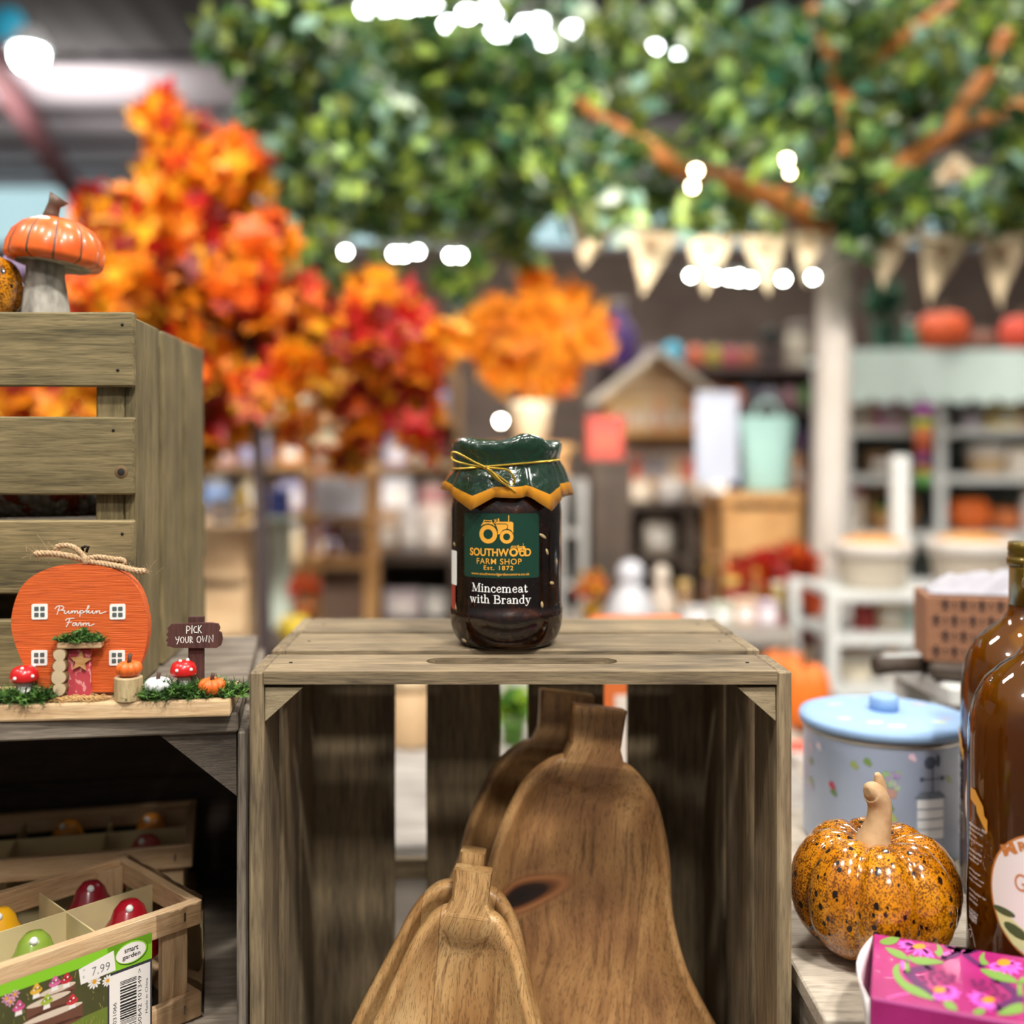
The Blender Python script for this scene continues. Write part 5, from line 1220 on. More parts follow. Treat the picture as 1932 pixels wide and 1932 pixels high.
mb_ = B([(300, 430, 90), (385, 400, 95), (440, 330, 70), (330, 330, 60), (310, 240, 45), (210, 420, 70), (230, 520, 95), (340, 540, 110), (430, 490, 80), (300, 630, 95), (420, 640, 85), (190, 610, 80), (500, 640, 70), (580, 610, 75), (640, 690, 70), (700, 630, 75), (760, 690, 70), (820, 650, 50), (700, 760, 60), (620, 760, 40), (790, 760, 45), (560, 700, 50), (420, 740, 60), (430, 790, 55), (390, 690, 60), (480, 740, 45), (390, 830, 40), (560, 800, 40), (350, 250, 30), (300, 200, 24), (100, 680, 110), (60, 780, 80), (180, 740, 90), (650, 850, 35), (510, 440, 40), (700, 560, 45), (760, 590, 45), (470, 560, 60), (800, 830, 30)], 2.05, 2.5, 3)
HOLES[:] = [(620, 800, 60, 50, .5), (580, 750, 30, 40, .7), (460, 830, 40, 60, .8), (640, 960, 70, 70, 1), (370, 545, 26, 26, .8), (262, 375, 22, 22, .8), (420, 430, 22, 22, .7), (520, 830, 40, 100, .8)]
foliage(mt, 'foliage', mb_, 3000, .080, [LF['red'], LF['orange'], LF['amber'], LF['yellow'], LF['deep'], LF['rust']], 'maple', 11, [1.2, .9, 1.8, 1.9, 1.3, .3])
# big green tree over the aisle
gt0 = P(1565, 1250, 3.0); gt = thing('canopy_tree', 'artificial tree with a white trunk, orange brown branches and a wide green canopy', 'tree', (gt0.x, 3.0, 0))
TRK = NT('white_trunk'); n = TRK.noise(TRK.coord((1, 1, .3)), 9, 4); TRK.base(TRK.ramp(n, [(.3, '#b3a99e'), (.7, '#c9c1b9')])); TRK.p(Roughness=.75); TRK = TRK.m
mb = MB(); mb.tube([Vector((-.045, 0, 0)), Vector((-.03, 0, .5)), *W([(1558, 1300, 3.0), (1560, 1100, 3.0), (1566, 900, 3.0), (1572, 700, 3.0), (1574, 540, 3.0), (1580, 420, 3.0), (1590, 300, 3.0)], gt.location)], [.062, .056, .053, .051, .050, .049, .048, .045, .034], TRK, 16); mb.build('trunk', gt)
BRO = NT('branch_brown'); n = BRO.noise(BRO.coord(), 14, 4); BRO.base(BRO.ramp(n, [(.3, '#8d4f1c'), (.7, '#c07a36')])); BRO.p(Roughness=.7); BRO = BRO.m
for pts, r0_, r1_ in (([(1560, 440, 3.0), (1500, 390, 2.95), (1400, 350, 2.9), (1290, 320, 2.85), (1190, 255, 2.8), (1090, 195, 2.75), (1000, 140, 2.7)], .040, .012), ([(1580, 440, 3.0), (1640, 360, 2.95), (1720, 300, 2.95), (1790, 250, 2.9), (1860, 225, 2.9), (1990, 180, 2.85)], .036, .022), ([(1780, 262, 2.9), (1815, 200, 2.9), (1860, 140, 2.9), (1900, 60, 2.9)], .026, .020),
                     ([(1590, 300, 3.0), (1590, 200, 3.0), (1560, 90, 3.0), (1530, 10, 3.0)], .030, .014), ([(1590, 190, 3.0), (1640, 120, 3.0), (1720, 60, 2.9), (1800, 0, 2.9)], .026, .014), ([(1370, 345, 2.9), (1375, 300, 2.9), (1365, 240, 2.9)], .018, .010)):
    q = crom(W(pts, gt.location), 4); mb = MB(); mb.tube(q, [r0_ + (r1_ - r0_) * i / (len(q) - 1) for i in range(len(q))], BRO, 10); mb.build('branch', gt)
HOLES[:] = [(1290, 235, 70, 50, .6), (900, 390, 70, 40, .35), (950, 290, 50, 40, .3), (800, 160, 60, 50, .3),  (1560, 600, 130, 130, 1), (1060, 450, 60, 50, .9), (1170, 215, 140, 26, .6), (1330, 330, 150, 26, .65), (1480, 375, 60, 30, .8), (1790, 240, 90, 34, .75), (1850, 160, 40, 70, .6), (1820, 320, 70, 50, .7), (1585, 180, 28, 40, .8), (700, 470, 120, 20, .5), (1000, 40, 50, 40, .5)]
AVOID[:] = [((1560, 440), (1400, 350), 26, 2.95), ((1400, 350), (1260, 305), 24, 2.9), ((1260, 305), (1160, 235), 22, 2.85), ((1160, 235), (1060, 175), 18, 2.8), ((1640, 360), (1720, 300), 22, 2.95), ((1720, 300), (1790, 250), 24, 2.95), ((1790, 250), (1960, 190), 22, 2.95), ((1790, 255), (1860, 140), 20, 2.95), ((1590, 300), (1590, 190), 16, 3.0), ((1560, 90), (1530, 20), 16, 3.0), ((1640, 120), (1720, 60), 16, 3.0)]
cb = B([(1150, 400, 60), (1240, 400, 60), (1320, 390, 60), (1400, 400, 55), (1470, 400, 50), (1060, 430, 50), (980, 450, 60), (1700, 350, 80), (1790, 380, 80), (1880, 400, 70), (1930, 420, 60), (1750, 150, 110), (1440, 190, 100), (500, 230, 60), (430, 60, 60), (480, 150, 60), (560, 60, 95), (600, 180, 100), (540, 290, 90), (560, 400, 80), (600, 480, 70), (520, 500, 45), (610, 560, 45), (700, 110, 110), (700, 260, 110), (680, 390, 80), (790, 60, 110), (820, 190, 120), (800, 330, 110), (760, 440, 70), (900, 100, 120), (930, 240, 120), (880, 400, 90), (860, 510, 60), (1030, 120, 120), (1060, 260, 110), (1010, 370, 80), (1150, 110, 120), (1190, 230, 90), (1170, 340, 80), (1130, 390, 50), (1280, 110, 120), (1270, 330, 80), (1350, 260, 80), (1400, 120, 120), (1430, 250, 90), (1500, 330, 70), (1530, 130, 120), (1600, 250, 90), (1650, 100, 120), (1700, 210, 90), (1780, 90, 120), (1880, 80, 120), (1900, 250, 80), (1850, 370, 70), (1930, 340, 70), (1610, 380, 55), (1620, 460, 40), (1600, 520, 26), (1560, 410, 50), (1660, 330, 60), (1700, 400, 40), (1980, 180, 120)], 2.35, 3.3, 8)
foliage(gt, 'foliage', cb, 9500, .062, [LF['dg'], LF['mg'], LF['og'], LF['lg'], LF['bg'], LF['grey'], LF['teal'], LF['var']], 'oval', 21, [1.8, 1.7, 1.8, 1.2, .7, .7, .8, .45])
foliage(gt, 'ivy_spray', B([(1615, 395, 46), (1622, 455, 36), (1606, 515, 26), (1572, 400, 34), (1650, 350, 46), (1600, 330, 40)], 2.60, 2.70, 5), 330, .06, [LF['dg'], LF['mg'], LF['teal'], LF['bg'], LF['var']], 'oval', 31, [1.4, 1.5, 1.5, .6, .4])
# orange topiary on its tower
def good_root(name, label, cat, cx, z, Y, group=None): return thing(name, label, cat, ((cx - CX) * Y / F, Y, z), 0, group)
ZP = lambda py, Y: H - (py - CY) * Y / F
tw_ = good_root('display_plinth', 'tall brown plinth behind the jar under the orange topiary', 'plinth', 1000, 0, 3.3)
zt = ZP(838, 3.25)
mb = MB(); mb.box((-.11, -.11, 0), (.11, .11, zt - .03), M['honeyZ'], .004); mb.build('plinth_body', tw_)
mb = MB(); mb.box((-.13, -.13, zt - .03), (.13, .13, zt), M['honeyX'], .004); mb.build('plinth_top', tw_)
ot = good_root('orange_topiary', 'little tree of flame orange leaves in a cream pot above the jar', 'plant', 1002, zt + .0004, 3.3)
mb = MB(); mb.lathe([(.0001, 0), (.045, 0), (.062, .11), (.066, .115), (.066, .13), (.058, .13), (.05, .115), (.0001, .112)], plain('#d6c4a4', .6), 24); mb.build('pot', ot)
mb = MB(); mb.tube([Vector((0, 0, .1)), Vector((.005, 0, .2)), Vector((0, 0, .4))], .010, BRO, 8); mb.build('trunk', ot)
HOLES[:] = []
foliage(ot, 'foliage', B([(930, 610, 55), (1010, 540, 40), (1010, 620, 75), (1090, 620, 60), (1050, 690, 55), (960, 690, 55), (1010, 710, 50), (1120, 660, 35), (905, 660, 35), (1000, 500, 20), (1085, 560, 30)], 3.22, 3.42, 2), 800, .078, [LF['flame'], LF['flame2'], LF['amber'], LF['orange']], 'long', 5, [2, 1.6, 1.0, .2], clear=False)

# ================================================================== bunting and lamps
HES = NT('hessian'); n = HES.noise(HES.coord(), 130, 3); HES.base(HES.ramp(n, [(.3, '#bda684'), (.7, '#d6c4a5')])); HES.p(Roughness=.95); HES = HES.m
PRT = plain('#a98766', .8)
def bunting(label, cordpts, flags, Y):
    c0_ = P(*cordpts[0], Y); b = thing('bunting', label, 'bunting', tuple(c0_))
    mb = MB(); mb.tube(crom(W([(x, y, Y) for x, y in cordpts], b.location), 8), .0035, plain('#8d7a60', .9), 6); mb.build('cord', b)
    for (x0, y0), (x1, y1), (xa, ya) in flags:
        A, B_, T_ = (P(x, y, Y) - b.location for x, y in ((x0, y0), (x1, y1), (xa, ya)))
        mb = MB(); n_ = 8; rows = []
        for j in range(n_ + 1):
            s = j / n_; l_ = A.lerp(T_, s); r_ = B_.lerp(T_, s)
            rows.append([l_.lerp(r_, q / 6) + Vector((0, .012 * math.sin(q / 6 * PI * 1.5 + j * .4) * s, 0)) for q in range(7)])
        mb.grid(rows, HES); f = mb.build('flag', b); f.modifiers.new('thickness', 'SOLIDIFY').thickness = .0015
        mb = MB(); m_ = A.lerp(B_, .5).lerp(T_, .22); mb.lathe([(.018, -.003), (.018, -.001), (.0001, -.0005)], PRT, 14, m_ + Vector((0, -.004, 0)), rot=Matrix.Rotation(PI / 2, 3, 'X')); mb.build('printed_motif', f)
    return b
bunting('hessian bunting sagging from the canopy to the white trunk', [(1060, 392), (1180, 424), (1290, 444), (1400, 446), (1520, 436)], [((1068, 396), (1176, 424), (1098, 508)), ((1184, 426), (1282, 444), (1212, 562)), ((1290, 445), (1388, 447), (1330, 560)), ((1394, 447), (1490, 440), (1450, 558)), ((1496, 440), (1560, 436), (1520, 540))], 2.72)
bunting('hessian bunting across the dresser to the right of the white trunk', [(1632, 434), (1740, 443), (1850, 446), (2010, 436)], [((1640, 436), (1724, 442), (1664, 548)), ((1734, 444), (1836, 447), (1752, 574)), ((1844, 447), (1942, 444), (1886, 582)), ((1950, 444), (2010, 438), (1985, 570))], 2.72)
bunting('short twisted end of hessian bunting hanging from the upper branch', [(1732, 460), (1742, 380), (1760, 345), (1800, 285), (1870, 320)], [((1752, 350), (1802, 290), (1856, 330))], 2.8)
def lamp_string(label, pts, Y, bulbs, col):
    b = thing('festoon_lights', label, 'string lights', tuple(P(*pts[0], Y)))
    mb = MB(); mb.tube(crom(W([(x, y, Y) for x, y in pts], b.location), 6), .003, plain('#2a2826', .6), 6); mb.build('cable', b)
    for x, y, r in bulbs:
        c = P(x, y, Y) - b.location
        mb = MB(); mb.lathe([(.006, .0), (.007, .012), (.004, .024), (.0025, .03)], plain('#33302e', .5), 10, c + Vector((0, 0, r * .8))); h_ = mb.build('bulb_holder', b)
        mb = MB(); mb.ball(c, r, emit(col, 42), 12, 8); mb.build('bulb', b)
lamp_string('row of white bulbs strung under the bunting by the trunk', [(1240, 500), (1300, 506), (1390, 508), (1480, 510), (1545, 505), (1575, 480)], 2.64, [(1303, 520, .0085), (1350, 523, .0085), (1376, 524, .0085), (1394, 524, .012), (1416, 527, .0085), (1478, 526, .0095), (1534, 523, .0095)], '#f4fff6')
lamp_string('row of white bulbs strung through the green leaves above the maple', [(600, 440), (652, 460), (750, 464), (860, 470), (920, 430)], 2.3, [(652, 475, .0085), (745, 479, .0095), (762, 479, .0095), (788, 475, .0085), (850, 482, .0085), (868, 482, .0085)], '#f4fff6')
lamp_string('two warm bulbs hung on the orange brown branches', [(1290, 290), (1310, 310), (1400, 300), (1486, 290), (1530, 250)], 2.6, [(1313, 322, .0095), (1306, 352, .0085), (1484, 302, .0095), (1490, 326, .006)], '#ffe9b8')
lamp_string('single white bulb below the orange topiary', [(930, 770), (945, 778), (960, 770)], 3.0, [(945, 794, .010)], '#fff4e0')
for i, (x, y, r, Y) in enumerate(((692, 10, .045, 7), (735, 16, .04, 7.2), (766, 4, .05, 7), (785, 10, .05, 7), (815, 10, .045, 6.8), (848, 41, .05, 7.4), (882, 20, .045, 7), (924, 14, .05, 7.2), (940, 40, .04, 7.6), (939, 58, .055, 7.3), (992, 44, .07, 7), (1010, 38, .06, 7), (1030, 72, .045, 7.5), (1080, 49, .036, 7.1), (1236, 84, .030, 8), (1280, 94, .030, 8), (1105, 12, .02, 7))):
    c = P(x, y, Y)
    s = thing('ceiling_spotlight', 'white ceiling spotlight shining through the top of the canopy', 'ceiling lamp', tuple(c), 0, 'ceiling spotlights over the canopy')
    mb = MB(); mb.lathe([(r * 1.25, -.01), (r * 1.3, .12), (r * .8, .16), (.0001, .165)], plain('#d8d8d8', .5), 20); mb.build('housing', s)
    mb = MB(); mb.tube([Vector((0, 0, .16)), Vector((0, 0, 4.5 - c.z))], .012, plain('#3a3836', .6), 6); mb.build('rod', s)
    mb = MB(); mb.ball((0, 0, -.01), (r, r, r), emit('#f4fffb', 26), 16, 10); mb.build('lens', s)
c = P(55, 95, 5.2)
s = thing('pendant_lamp', 'large glaring white lamp under the roof at far left', 'ceiling lamp', tuple(c))
mb = MB(); mb.lathe([(.09, -.0), (.095, .03), (.05, .10), (.0001, .11)], plain('#9a9a9c', .5), 24); mb.build('reflector', s)
mb = MB(); mb.tube([Vector((0, 0, .1)), Vector((0, 0, 4.5 - c.z))], .008, plain('#3a3836', .6), 6); mb.build('cord', s)
mb = MB(); mb.ball((0, 0, -.02), (.075, .075, .08), emit('#f2fffb', 40), 20, 12); mb.build('bulb', s)
c = P(15, 45, 5.6); s = thing('blue_sign', 'cyan hanging disc behind the large lamp', 'sign', tuple(c))
mb = MB(); mb.lathe([(.0001, -.01), (.09, -.01), (.09, .01), (.0001, .01)], plain('#2fb0d8', .5), 24, rot=Matrix.Rotation(PI / 2, 3, 'X')); mb.build('sign_face', s)
mb = MB(); mb.tube([Vector((0, 0, .09)), Vector((0, 0, 4.5 - c.z))], .004, plain('#3a3836', .6), 6); mb.build('cord', s)

# ================================================================== goods
def good(kind, cx, pyb, wpx, hpx, Y, col, label, group=None, z=None, col2='#e6e0d6', name=None):
    z = ZP(pyb, Y) if z is None else z; wd_ = wpx * Y / F; h = hpx * Y / F; r = wd_ / 2
    nm, cat = dict(box=('gift_box', 'box'), packet=('paper_packet', 'packet'), jar=('lidded_jar', 'jar'), bottle=('glass_bottle', 'bottle'), pumpkin=('pumpkin', 'pumpkin'), basket=('lined_basket', 'basket'), ball=('bauble', 'ball'), card=('price_card', 'sign'), bowl=('bowl', 'bowl'), plant=('potted_plant', 'plant'), arch=('wicker_basket', 'basket'), figure=('ceramic_figure', 'ornament'))[kind]
    t_ = good_root(name or nm, label, cat, cx, z + .0004, Y, group)
    m, m2 = plain(col, .55), plain(col2, .55)
    if kind == 'box':
        mb = MB(); mb.box((-r, -r * .6, 0), (r, r * .6, h * .8), m, .003); mb.build('carton', t_)
        mb = MB(); mb.box((-r - .002, -r * .6 - .002, h * .8), (r + .002, r * .6 + .002, h), m, .003); mb.build('lid', t_)
        mb = MB(); mb.box((-r * .6, -r * .6 - .0012, h * .2), (r * .6, -r * .6 - .0002, h * .62), m2, .0003); mb.build('label', t_)
    elif kind == 'packet':
        rows = []
        for s, q, e in ((0, .82, .5), (.04, .96, .55), (.3, 1, .55), (.65, .97, .42), (.85, .92, .14), (.88, .92, .03), (1, .94, .025)):
            rows.append([Vector((r * q * math.copysign(abs(math.cos(a)) ** .5, math.cos(a)), r * e * math.copysign(abs(math.sin(a)) ** .7, math.sin(a)), h * s)) for a in [2 * PI * i / 20 for i in range(20)]])
        mb = MB(); mb.grid(rows, m, True, True, True, True); mb.build('bag', t_)
        mb = MB(); mb.box((-r * .55, -r * .57, h * .2), (r * .55, -r * .53, h * .6), m2, .0005); mb.build('label', t_)
    elif kind == 'jar':
        mb = MB(); mb.lathe([(.0001, 0), (r * .92, 0), (r, h * .05), (r, h * .68), (r * .8, h * .78), (r * .8, h * .8)], m, 24); mb.build('jar_body', t_)
        mb = MB(); mb.lathe([(r * .86, h * .8), (r * .88, h * .97), (r * .8, h), (.0001, h)], m2, 24); mb.build('lid', t_)
    elif kind == 'bottle':
        mb = MB(); mb.lathe([(.0001, 0), (r * .95, 0), (r, h * .03), (r, h * .55), (r * .5, h * .72), (r * .36, h * .78), (r * .36, h * .9)], m, 24); mb.build('bottle_body', t_)
        mb = MB(); mb.lathe([(r * .42, h * .88), (r * .42, h), (.0001, h)], m2, 16); mb.build('cap', t_)
    elif kind == 'pumpkin':
        mb = MB(); pumpkin_mesh(mb, r, h * .88, m, 9, n=36); mb.build('pumpkin_body', t_)
        mb = MB(); mb.tube([(0, 0, h * .7), (r * .05, 0, h * .9), (r * .16, 0, h)], [r * .14, r * .1, r * .12], plain('#6b5334', .7), 8); mb.build('stem', t_)
    elif kind == 'basket':
        mb = MB(); mb.lathe([(.0001, 0), (r * .8, 0), (r * .85, h * .06), (r, h * .8), (r * 1.04, h * .86), (r * 1.0, h * .84), (r * .9, h * .5), (.0001, h * .48)], m, 28, ff=lambda a, z_: 1 + .02 * math.sin(14 * a)); mb.build('basket_body', t_)
        mb = MB(); mb.lathe([(r * 1.05, h * .62), (r * 1.08, h * .8), (r * 1.02, h * .9), (r * .95, h * .86)], plain('#c9c1b8', .8), 28, ff=lambda a, z_: 1 + .03 * math.sin(9 * a)); mb.build('cloth_liner', t_)
        mb = MB(); mb.lathe([(r * .93, h * .8), (r * .8, h * .92), (r * .45, h), (.0001, h * 1.02)], m2, 24, ff=lambda a, z_: 1 + .05 * math.sin(6 * a)); mb.build('filling', t_)
    elif kind == 'arch':
        mb = MB(); mb.lathe([(.0001, 0), (r * .8, 0), (r, h * .42), (r * 1.03, h * .46), (r * .93, h * .44), (r * .8, h * .2), (.0001, h * .18)], m, 28, ff=lambda a, z_: 1 + .02 * math.sin(20 * a)); mb.build('basket_body', t_)
        mb = MB(); mb.tube([Vector((r * .98 * math.cos(a), 0, h * .42 + h * .55 * math.sin(a))) for a in [PI * i / 16 for i in range(17)]], r * .1, m, 8); mb.build('handle', t_)
        mb = MB(); mb.lathe([(r * .9, h * .38), (r * .7, h * .5), (.0001, h * .56)], m2, 20, ff=lambda a, z_: 1 + .08 * math.sin(5 * a)); mb.build('filling', t_)
    elif kind == 'ball':
        mb = MB(); mb.ball((0, 0, h * .47), (r, r, h * .47), m, 20, 12); mb.build('bauble_body', t_)
        mb = MB(); mb.lathe([(r * .2, h * .92), (r * .2, h), (.0001, h)], m2, 12); mb.build('cap', t_)
    elif kind == 'card':
        mb = MB(); mb.box((-r, -.004, h * .1), (r, .0, h), m, .001); mb.build('card', t_)
        mb = MB(); mb.box((-r * .4, -.03, 0), (r * .4, .03, h * .1), m2, .002); mb.build('foot', t_)
    elif kind == 'bowl':
        mb = MB(); mb.lathe([(.0001, 0), (r * .5, 0), (r * .55, h * .08), (r * .9, h * .6), (r, h * .8), (r * .95, h * .8), (r * .8, h * .5), (.0001, h * .3)], m, 28); mb.build('bowl_body', t_)
        mb = MB(); mb.lathe([(r * .9, h * .7), (r * .6, h * .95), (.0001, h)], m2, 20, ff=lambda a, z_: 1 + .06 * math.sin(7 * a)); mb.build('filling', t_)
    elif kind == 'figure':
        mb = MB(); mb.lathe([(.0001, 0), (r, 0), (r * .98, h * .2), (r * .75, h * .45), (r * .42, h * .6), (r * .40, h * .64)], m, 24); mb.build('figure_body', t_)
        mb = MB(); mb.ball((0, 0, h * .80), (r * .52, r * .52, h * .2), m2, 18, 12); mb.build('figure_head', t_)
    elif kind == 'plant':
        ph = h * .35; mb = MB(); mb.lathe([(.0001, 0), (r * .4, 0), (r * .5, ph), (r * .54, ph), (r * .45, ph * .9), (.0001, ph * .85)], m2, 20); mb.build('pot', t_)
        c = t_.location + Vector((0, 0, h * .68)); base_ = leafmat(col)
        foliage(t_, 'foliage', [(c, r * .7), (c + Vector((-r * .4, 0, -h * .1)), r * .45), (c + Vector((r * .4, 0, -h * .08)), r * .45)], 110, r * .55, [base_, leafmat(col2 if col2 not in ('#e6e0d6',) else col)], 'oval', int(cx), clear=False)
        mb = MB(); mb.tube([(0, 0, ph * .8), (0, 0, h * .7)], r * .05, DKB, 6); mb.build('stem', t_)
    return t_
def shelves(name, label, x0, x1, Y, dep, pys, m, top=None, foot=0.0, back=None, th=.02, cat='shelf', divider=None, sides=True, legs=False):
    """unit with boards whose upper faces lie at photo rows pys on its front plane"""
    xa, xb = (x0 - CX) * Y / F, (x1 - CX) * Y / F; zs_ = [ZP(p, Y) for p in pys]; zt_ = ZP(top, Y) if top is not None else max(zs_)
    t_ = thing(name, label, cat, ((xa + xb) / 2, Y, 0)); hw = (xb - xa) / 2
    for z in zs_:
        mb = MB(); mb.box((-hw + .022, .001, z - th), (hw - .022, dep - .012, z), m, .002); mb.build('shelf_board', t_)
    if sides:
        for s in (-hw, hw - .022):
            mb = MB(); mb.box((s, 0, foot), (s + .0218, dep, zt_), m, .002); mb.build('side_panel', t_)
    if divider is not None:
        xd = (divider - CX) * Y / F - (xa + xb) / 2
        mb = MB(); mb.box((xd - .02, -.002, foot), (xd + .02, .0005, zt_), m, .002); mb.build('divider', t_)
    if legs:
        for sx in (-hw, hw - .025):
            for sy in (.0, dep - .03):
                mb = MB(); mb.box((sx, sy, 0), (sx + .025, sy + .025, zt_ + .002), m, .002); mb.build('leg', t_)
    else:
        mb = MB(); mb.box((-hw, dep - .011, foot), (hw, dep, zt_), back or m, .001); mb.build('back_panel', t_)
    return t_
PW = plain('#c9cac6', .6, name='paint_shelf_white'); SHP = plain('#59605c', .7, name='paint_shelf_dark'); MNT = plain('#cfe0d8', .6, name='paint_mint')  # dark dresser back: shade inside the shelves put into its colour
# --- white dresser on the right
dr = shelves('white_dresser', 'white shop dresser with a scalloped top behind the right bunting', 1597, 2085, 4.2, .42, [808, 897, 1008, 1230], PW, 680, 0, SHP, .03, 'dresser', 1775)
xo = dr.location.x
mb = MB(); pts = []; x0, x1 = (1585 - CX) * 4.2 / F - xo, (2095 - CX) * 4.2 / F - xo; za, zb = ZP(672, 4.12), ZP(745, 4.12); nsc = 11; wsc = (x1 - x0) / nsc
pts = [Vector((x0, -.085, za)), Vector((x1, -.085, za))]
for i in range(nsc):
    xr = x1 - i * wsc; pts += [Vector((xr - wsc / 2 + wsc / 2 * math.cos(a), -.085, zb - .035 * math.sin(a))) for a in [PI * j / 8 for j in range(8)]]
pts.append(Vector((x0, -.085, zb)))
mb.prism(pts, (0, .02, 0), MNT); mb.build('scalloped_pelmet', dr)
mb = MB(); mb.box((x0, -.085, za + .0005), (x1, .43, za + .025), MNT, .003); mb.build('top_board', dr)
Yg = 4.36; zA = [ZP(p, 4.2) for p in (808, 897, 1008, 1230)]; zTop = za + .0255
for a in (('box', 1620, 50, 52, '#e3b998', 'peach gift box at the left end of the dresser shelf'), ('packet', 1676, 54, 58, '#e58fc0', 'bright pink packet on the upper dresser shelf'), ('jar', 1717, 34, 54, '#aeb79a', 'sage green jar next to the bright pink packet'), ('box', 1748, 30, 50, '#d98aa6', 'rose pink box against the dresser divider'),
          ('bowl', 1832, 52, 40, '#d8ccd6', 'pale lilac bowl on the upper dresser shelf'), ('box', 1890, 62, 48, '#e0c878', 'yellow box on the upper dresser shelf'), ('packet', 1938, 40, 46, '#e08a9a', 'salmon pink packet beside the yellow box')):
    good(a[0], a[1], 0, a[2], a[3], Yg, a[4], a[5], z=zA[0])
for a in (('box', 1655, 48, 44, '#7a5b3c', 'brown box on the middle dresser shelf'), ('bowl', 1697, 50, 38, '#b9bcc8', 'grey lilac bowl on the middle dresser shelf'), ('basket', 1860, 72, 58, '#c7a983', 'tan basket on the middle dresser shelf'), ('box', 1925, 58, 50, '#ddd0bd', 'cream box beside the tan basket on the dresser')):
    good(a[0], a[1], 0, a[2], a[3], Yg, a[4], a[5], z=zA[1])
for a in (('jar', 1614, 32, 84, '#d9c9b6', 'tall cream jar at the left end of the lowest dresser shelf', '#c8646a'), ('arch', 1682, 92, 88, '#b88a58', 'wicker basket of green apples on the dresser', '#8aa63a'), ('pumpkin', 1828, 78, 74, '#d9651c', 'larger orange pumpkin on the lowest dresser shelf'), ('pumpkin', 1897, 54, 52, '#c9713a', 'smaller rust pumpkin beside the larger one on the dresser'), ('jar', 1948, 40, 84, '#e3e0dc', 'white jar at the end of the lowest dresser shelf')):
    good(a[0], a[1], 0, a[2], a[3], Yg, a[4], a[5], z=zA[2], col2=a[6] if len(a) > 6 else '#e6e0d6')
for a in (('plant', 1668, 96, 150, '#3c6a4a', 'dark green potted plant on top of the dresser', '#2f5a44'), ('pumpkin', 1778, 96, 84, '#d5582a', 'big orange pumpkin on top of the dresser'), ('pumpkin', 1852, 50, 44, '#8a5a48', 'brown pumpkin on top of the dresser'), ('pumpkin', 1926, 76, 76, '#c9442c', 'red orange pumpkin at the end of the dresser top'), ('bottle', 1716, 34, 60, '#46705c', 'green bottle on top of the dresser')):
    good(a[0], a[1], 0, a[2], a[3], Yg - .2, a[4], a[5], z=zTop, col2=a[6] if len(a) > 6 else '#e6e0d6')
rb = thing('rainbow_windsock', 'rainbow striped fabric tube hanging before the dresser', 'windsock', tuple(P(1742, 765, 4.06)))
for i, (c, a, b) in enumerate((('#8a3a86', 0, .05), ('#9fae3a', .05, .09), ('#c5663a', .09, .16), ('#b3483f', .16, .19), ('#6c3c80', .19, .23), ('#d08a2c', .23, .26), ('#4f8f3c', .26, .31))):
    mb = MB(); mb.lathe([(.028 + .006 * math.sin(a * 20), -a), (.029 + .006 * math.sin(b * 20), -b)], plain(c, .8), 18, caps=False); o = mb.build('band', rb); o.modifiers.new('thickness', 'SOLIDIFY').thickness = .002
mb = MB(); mb.tube([Vector((0, 0, 0)), Vector((0, .03, .03)), Vector((0, .056, .06))], .003, plain('#555555', .7), 6); mb.build('string', rb)
# --- white tiered stand nearer on the right
st = shelves('white_stand', 'white tiered stand with lined baskets left of the gold capped bottle', 1562, 2080, 2.32, .30, [1120, 1204, 1302], PW, 1120, 0, None, .018, 'stand', None, False, True)
mb = MB(); mb.box((.0 + (1770 - 1820) * 2.32 / F - .02, .20, ZP(1120, 2.32)), ((1770 - 1820) * 2.32 / F + .02, .23, ZP(860, 2.5)), PW, .003); mb.build('upright', st)
zB = [ZP(p, 2.32) for p in (1120, 1204, 1302)]; Yb = 2.44
for a in (('basket', 1645, 138, 96, '#b9ae9c', 'cream basket with an orange filling at the left of the top tier', '#d08a3a'), ('basket', 1832, 150, 100, '#b5a898', 'cream basket with an orange filling behind the gold capped bottle', '#c98a3c')):
    good(a[0], a[1], 0, a[2], a[3], Yb, a[4], a[5], z=zB[0], col2=a[6])
for a in (('jar', 1630, 44, 62, '#8f2a24', 'dark red jar on the middle tier of the white stand'), ('packet', 1678, 50, 60, '#d8c7a8', 'beige packet on the middle tier of the white stand'), ('jar', 1715, 36, 52, '#b5c9c0', 'pale mint jar on the middle tier of the white stand'), ('ball', 1750, 38, 44, '#d2683a', 'orange bauble on the middle tier of the white stand')):
    good(a[0], a[1], 0, a[2], a[3], Yb, a[4], a[5], z=zB[1])
for a in (('basket', 1614, 72, 64, '#ddd2bb', 'cream basket at the left end of the bottom tier', '#e2b27a'), ('bowl', 1678, 62, 62, '#e8e0da', 'white bowl of orange sweets on the bottom tier', '#d99a4a'), ('arch', 1750, 80, 64, '#a97b55', 'wicker basket with a tall hoop handle on the bottom tier', '#e6dcd2'), ('bowl', 1826, 86, 62, '#ece6e2', 'white bowl at the right end of the bottom tier', '#cc7a3e')):
    good(a[0], a[1], 0, a[2], a[3], Yb, a[4], a[5], z=zB[2], col2=a[6])
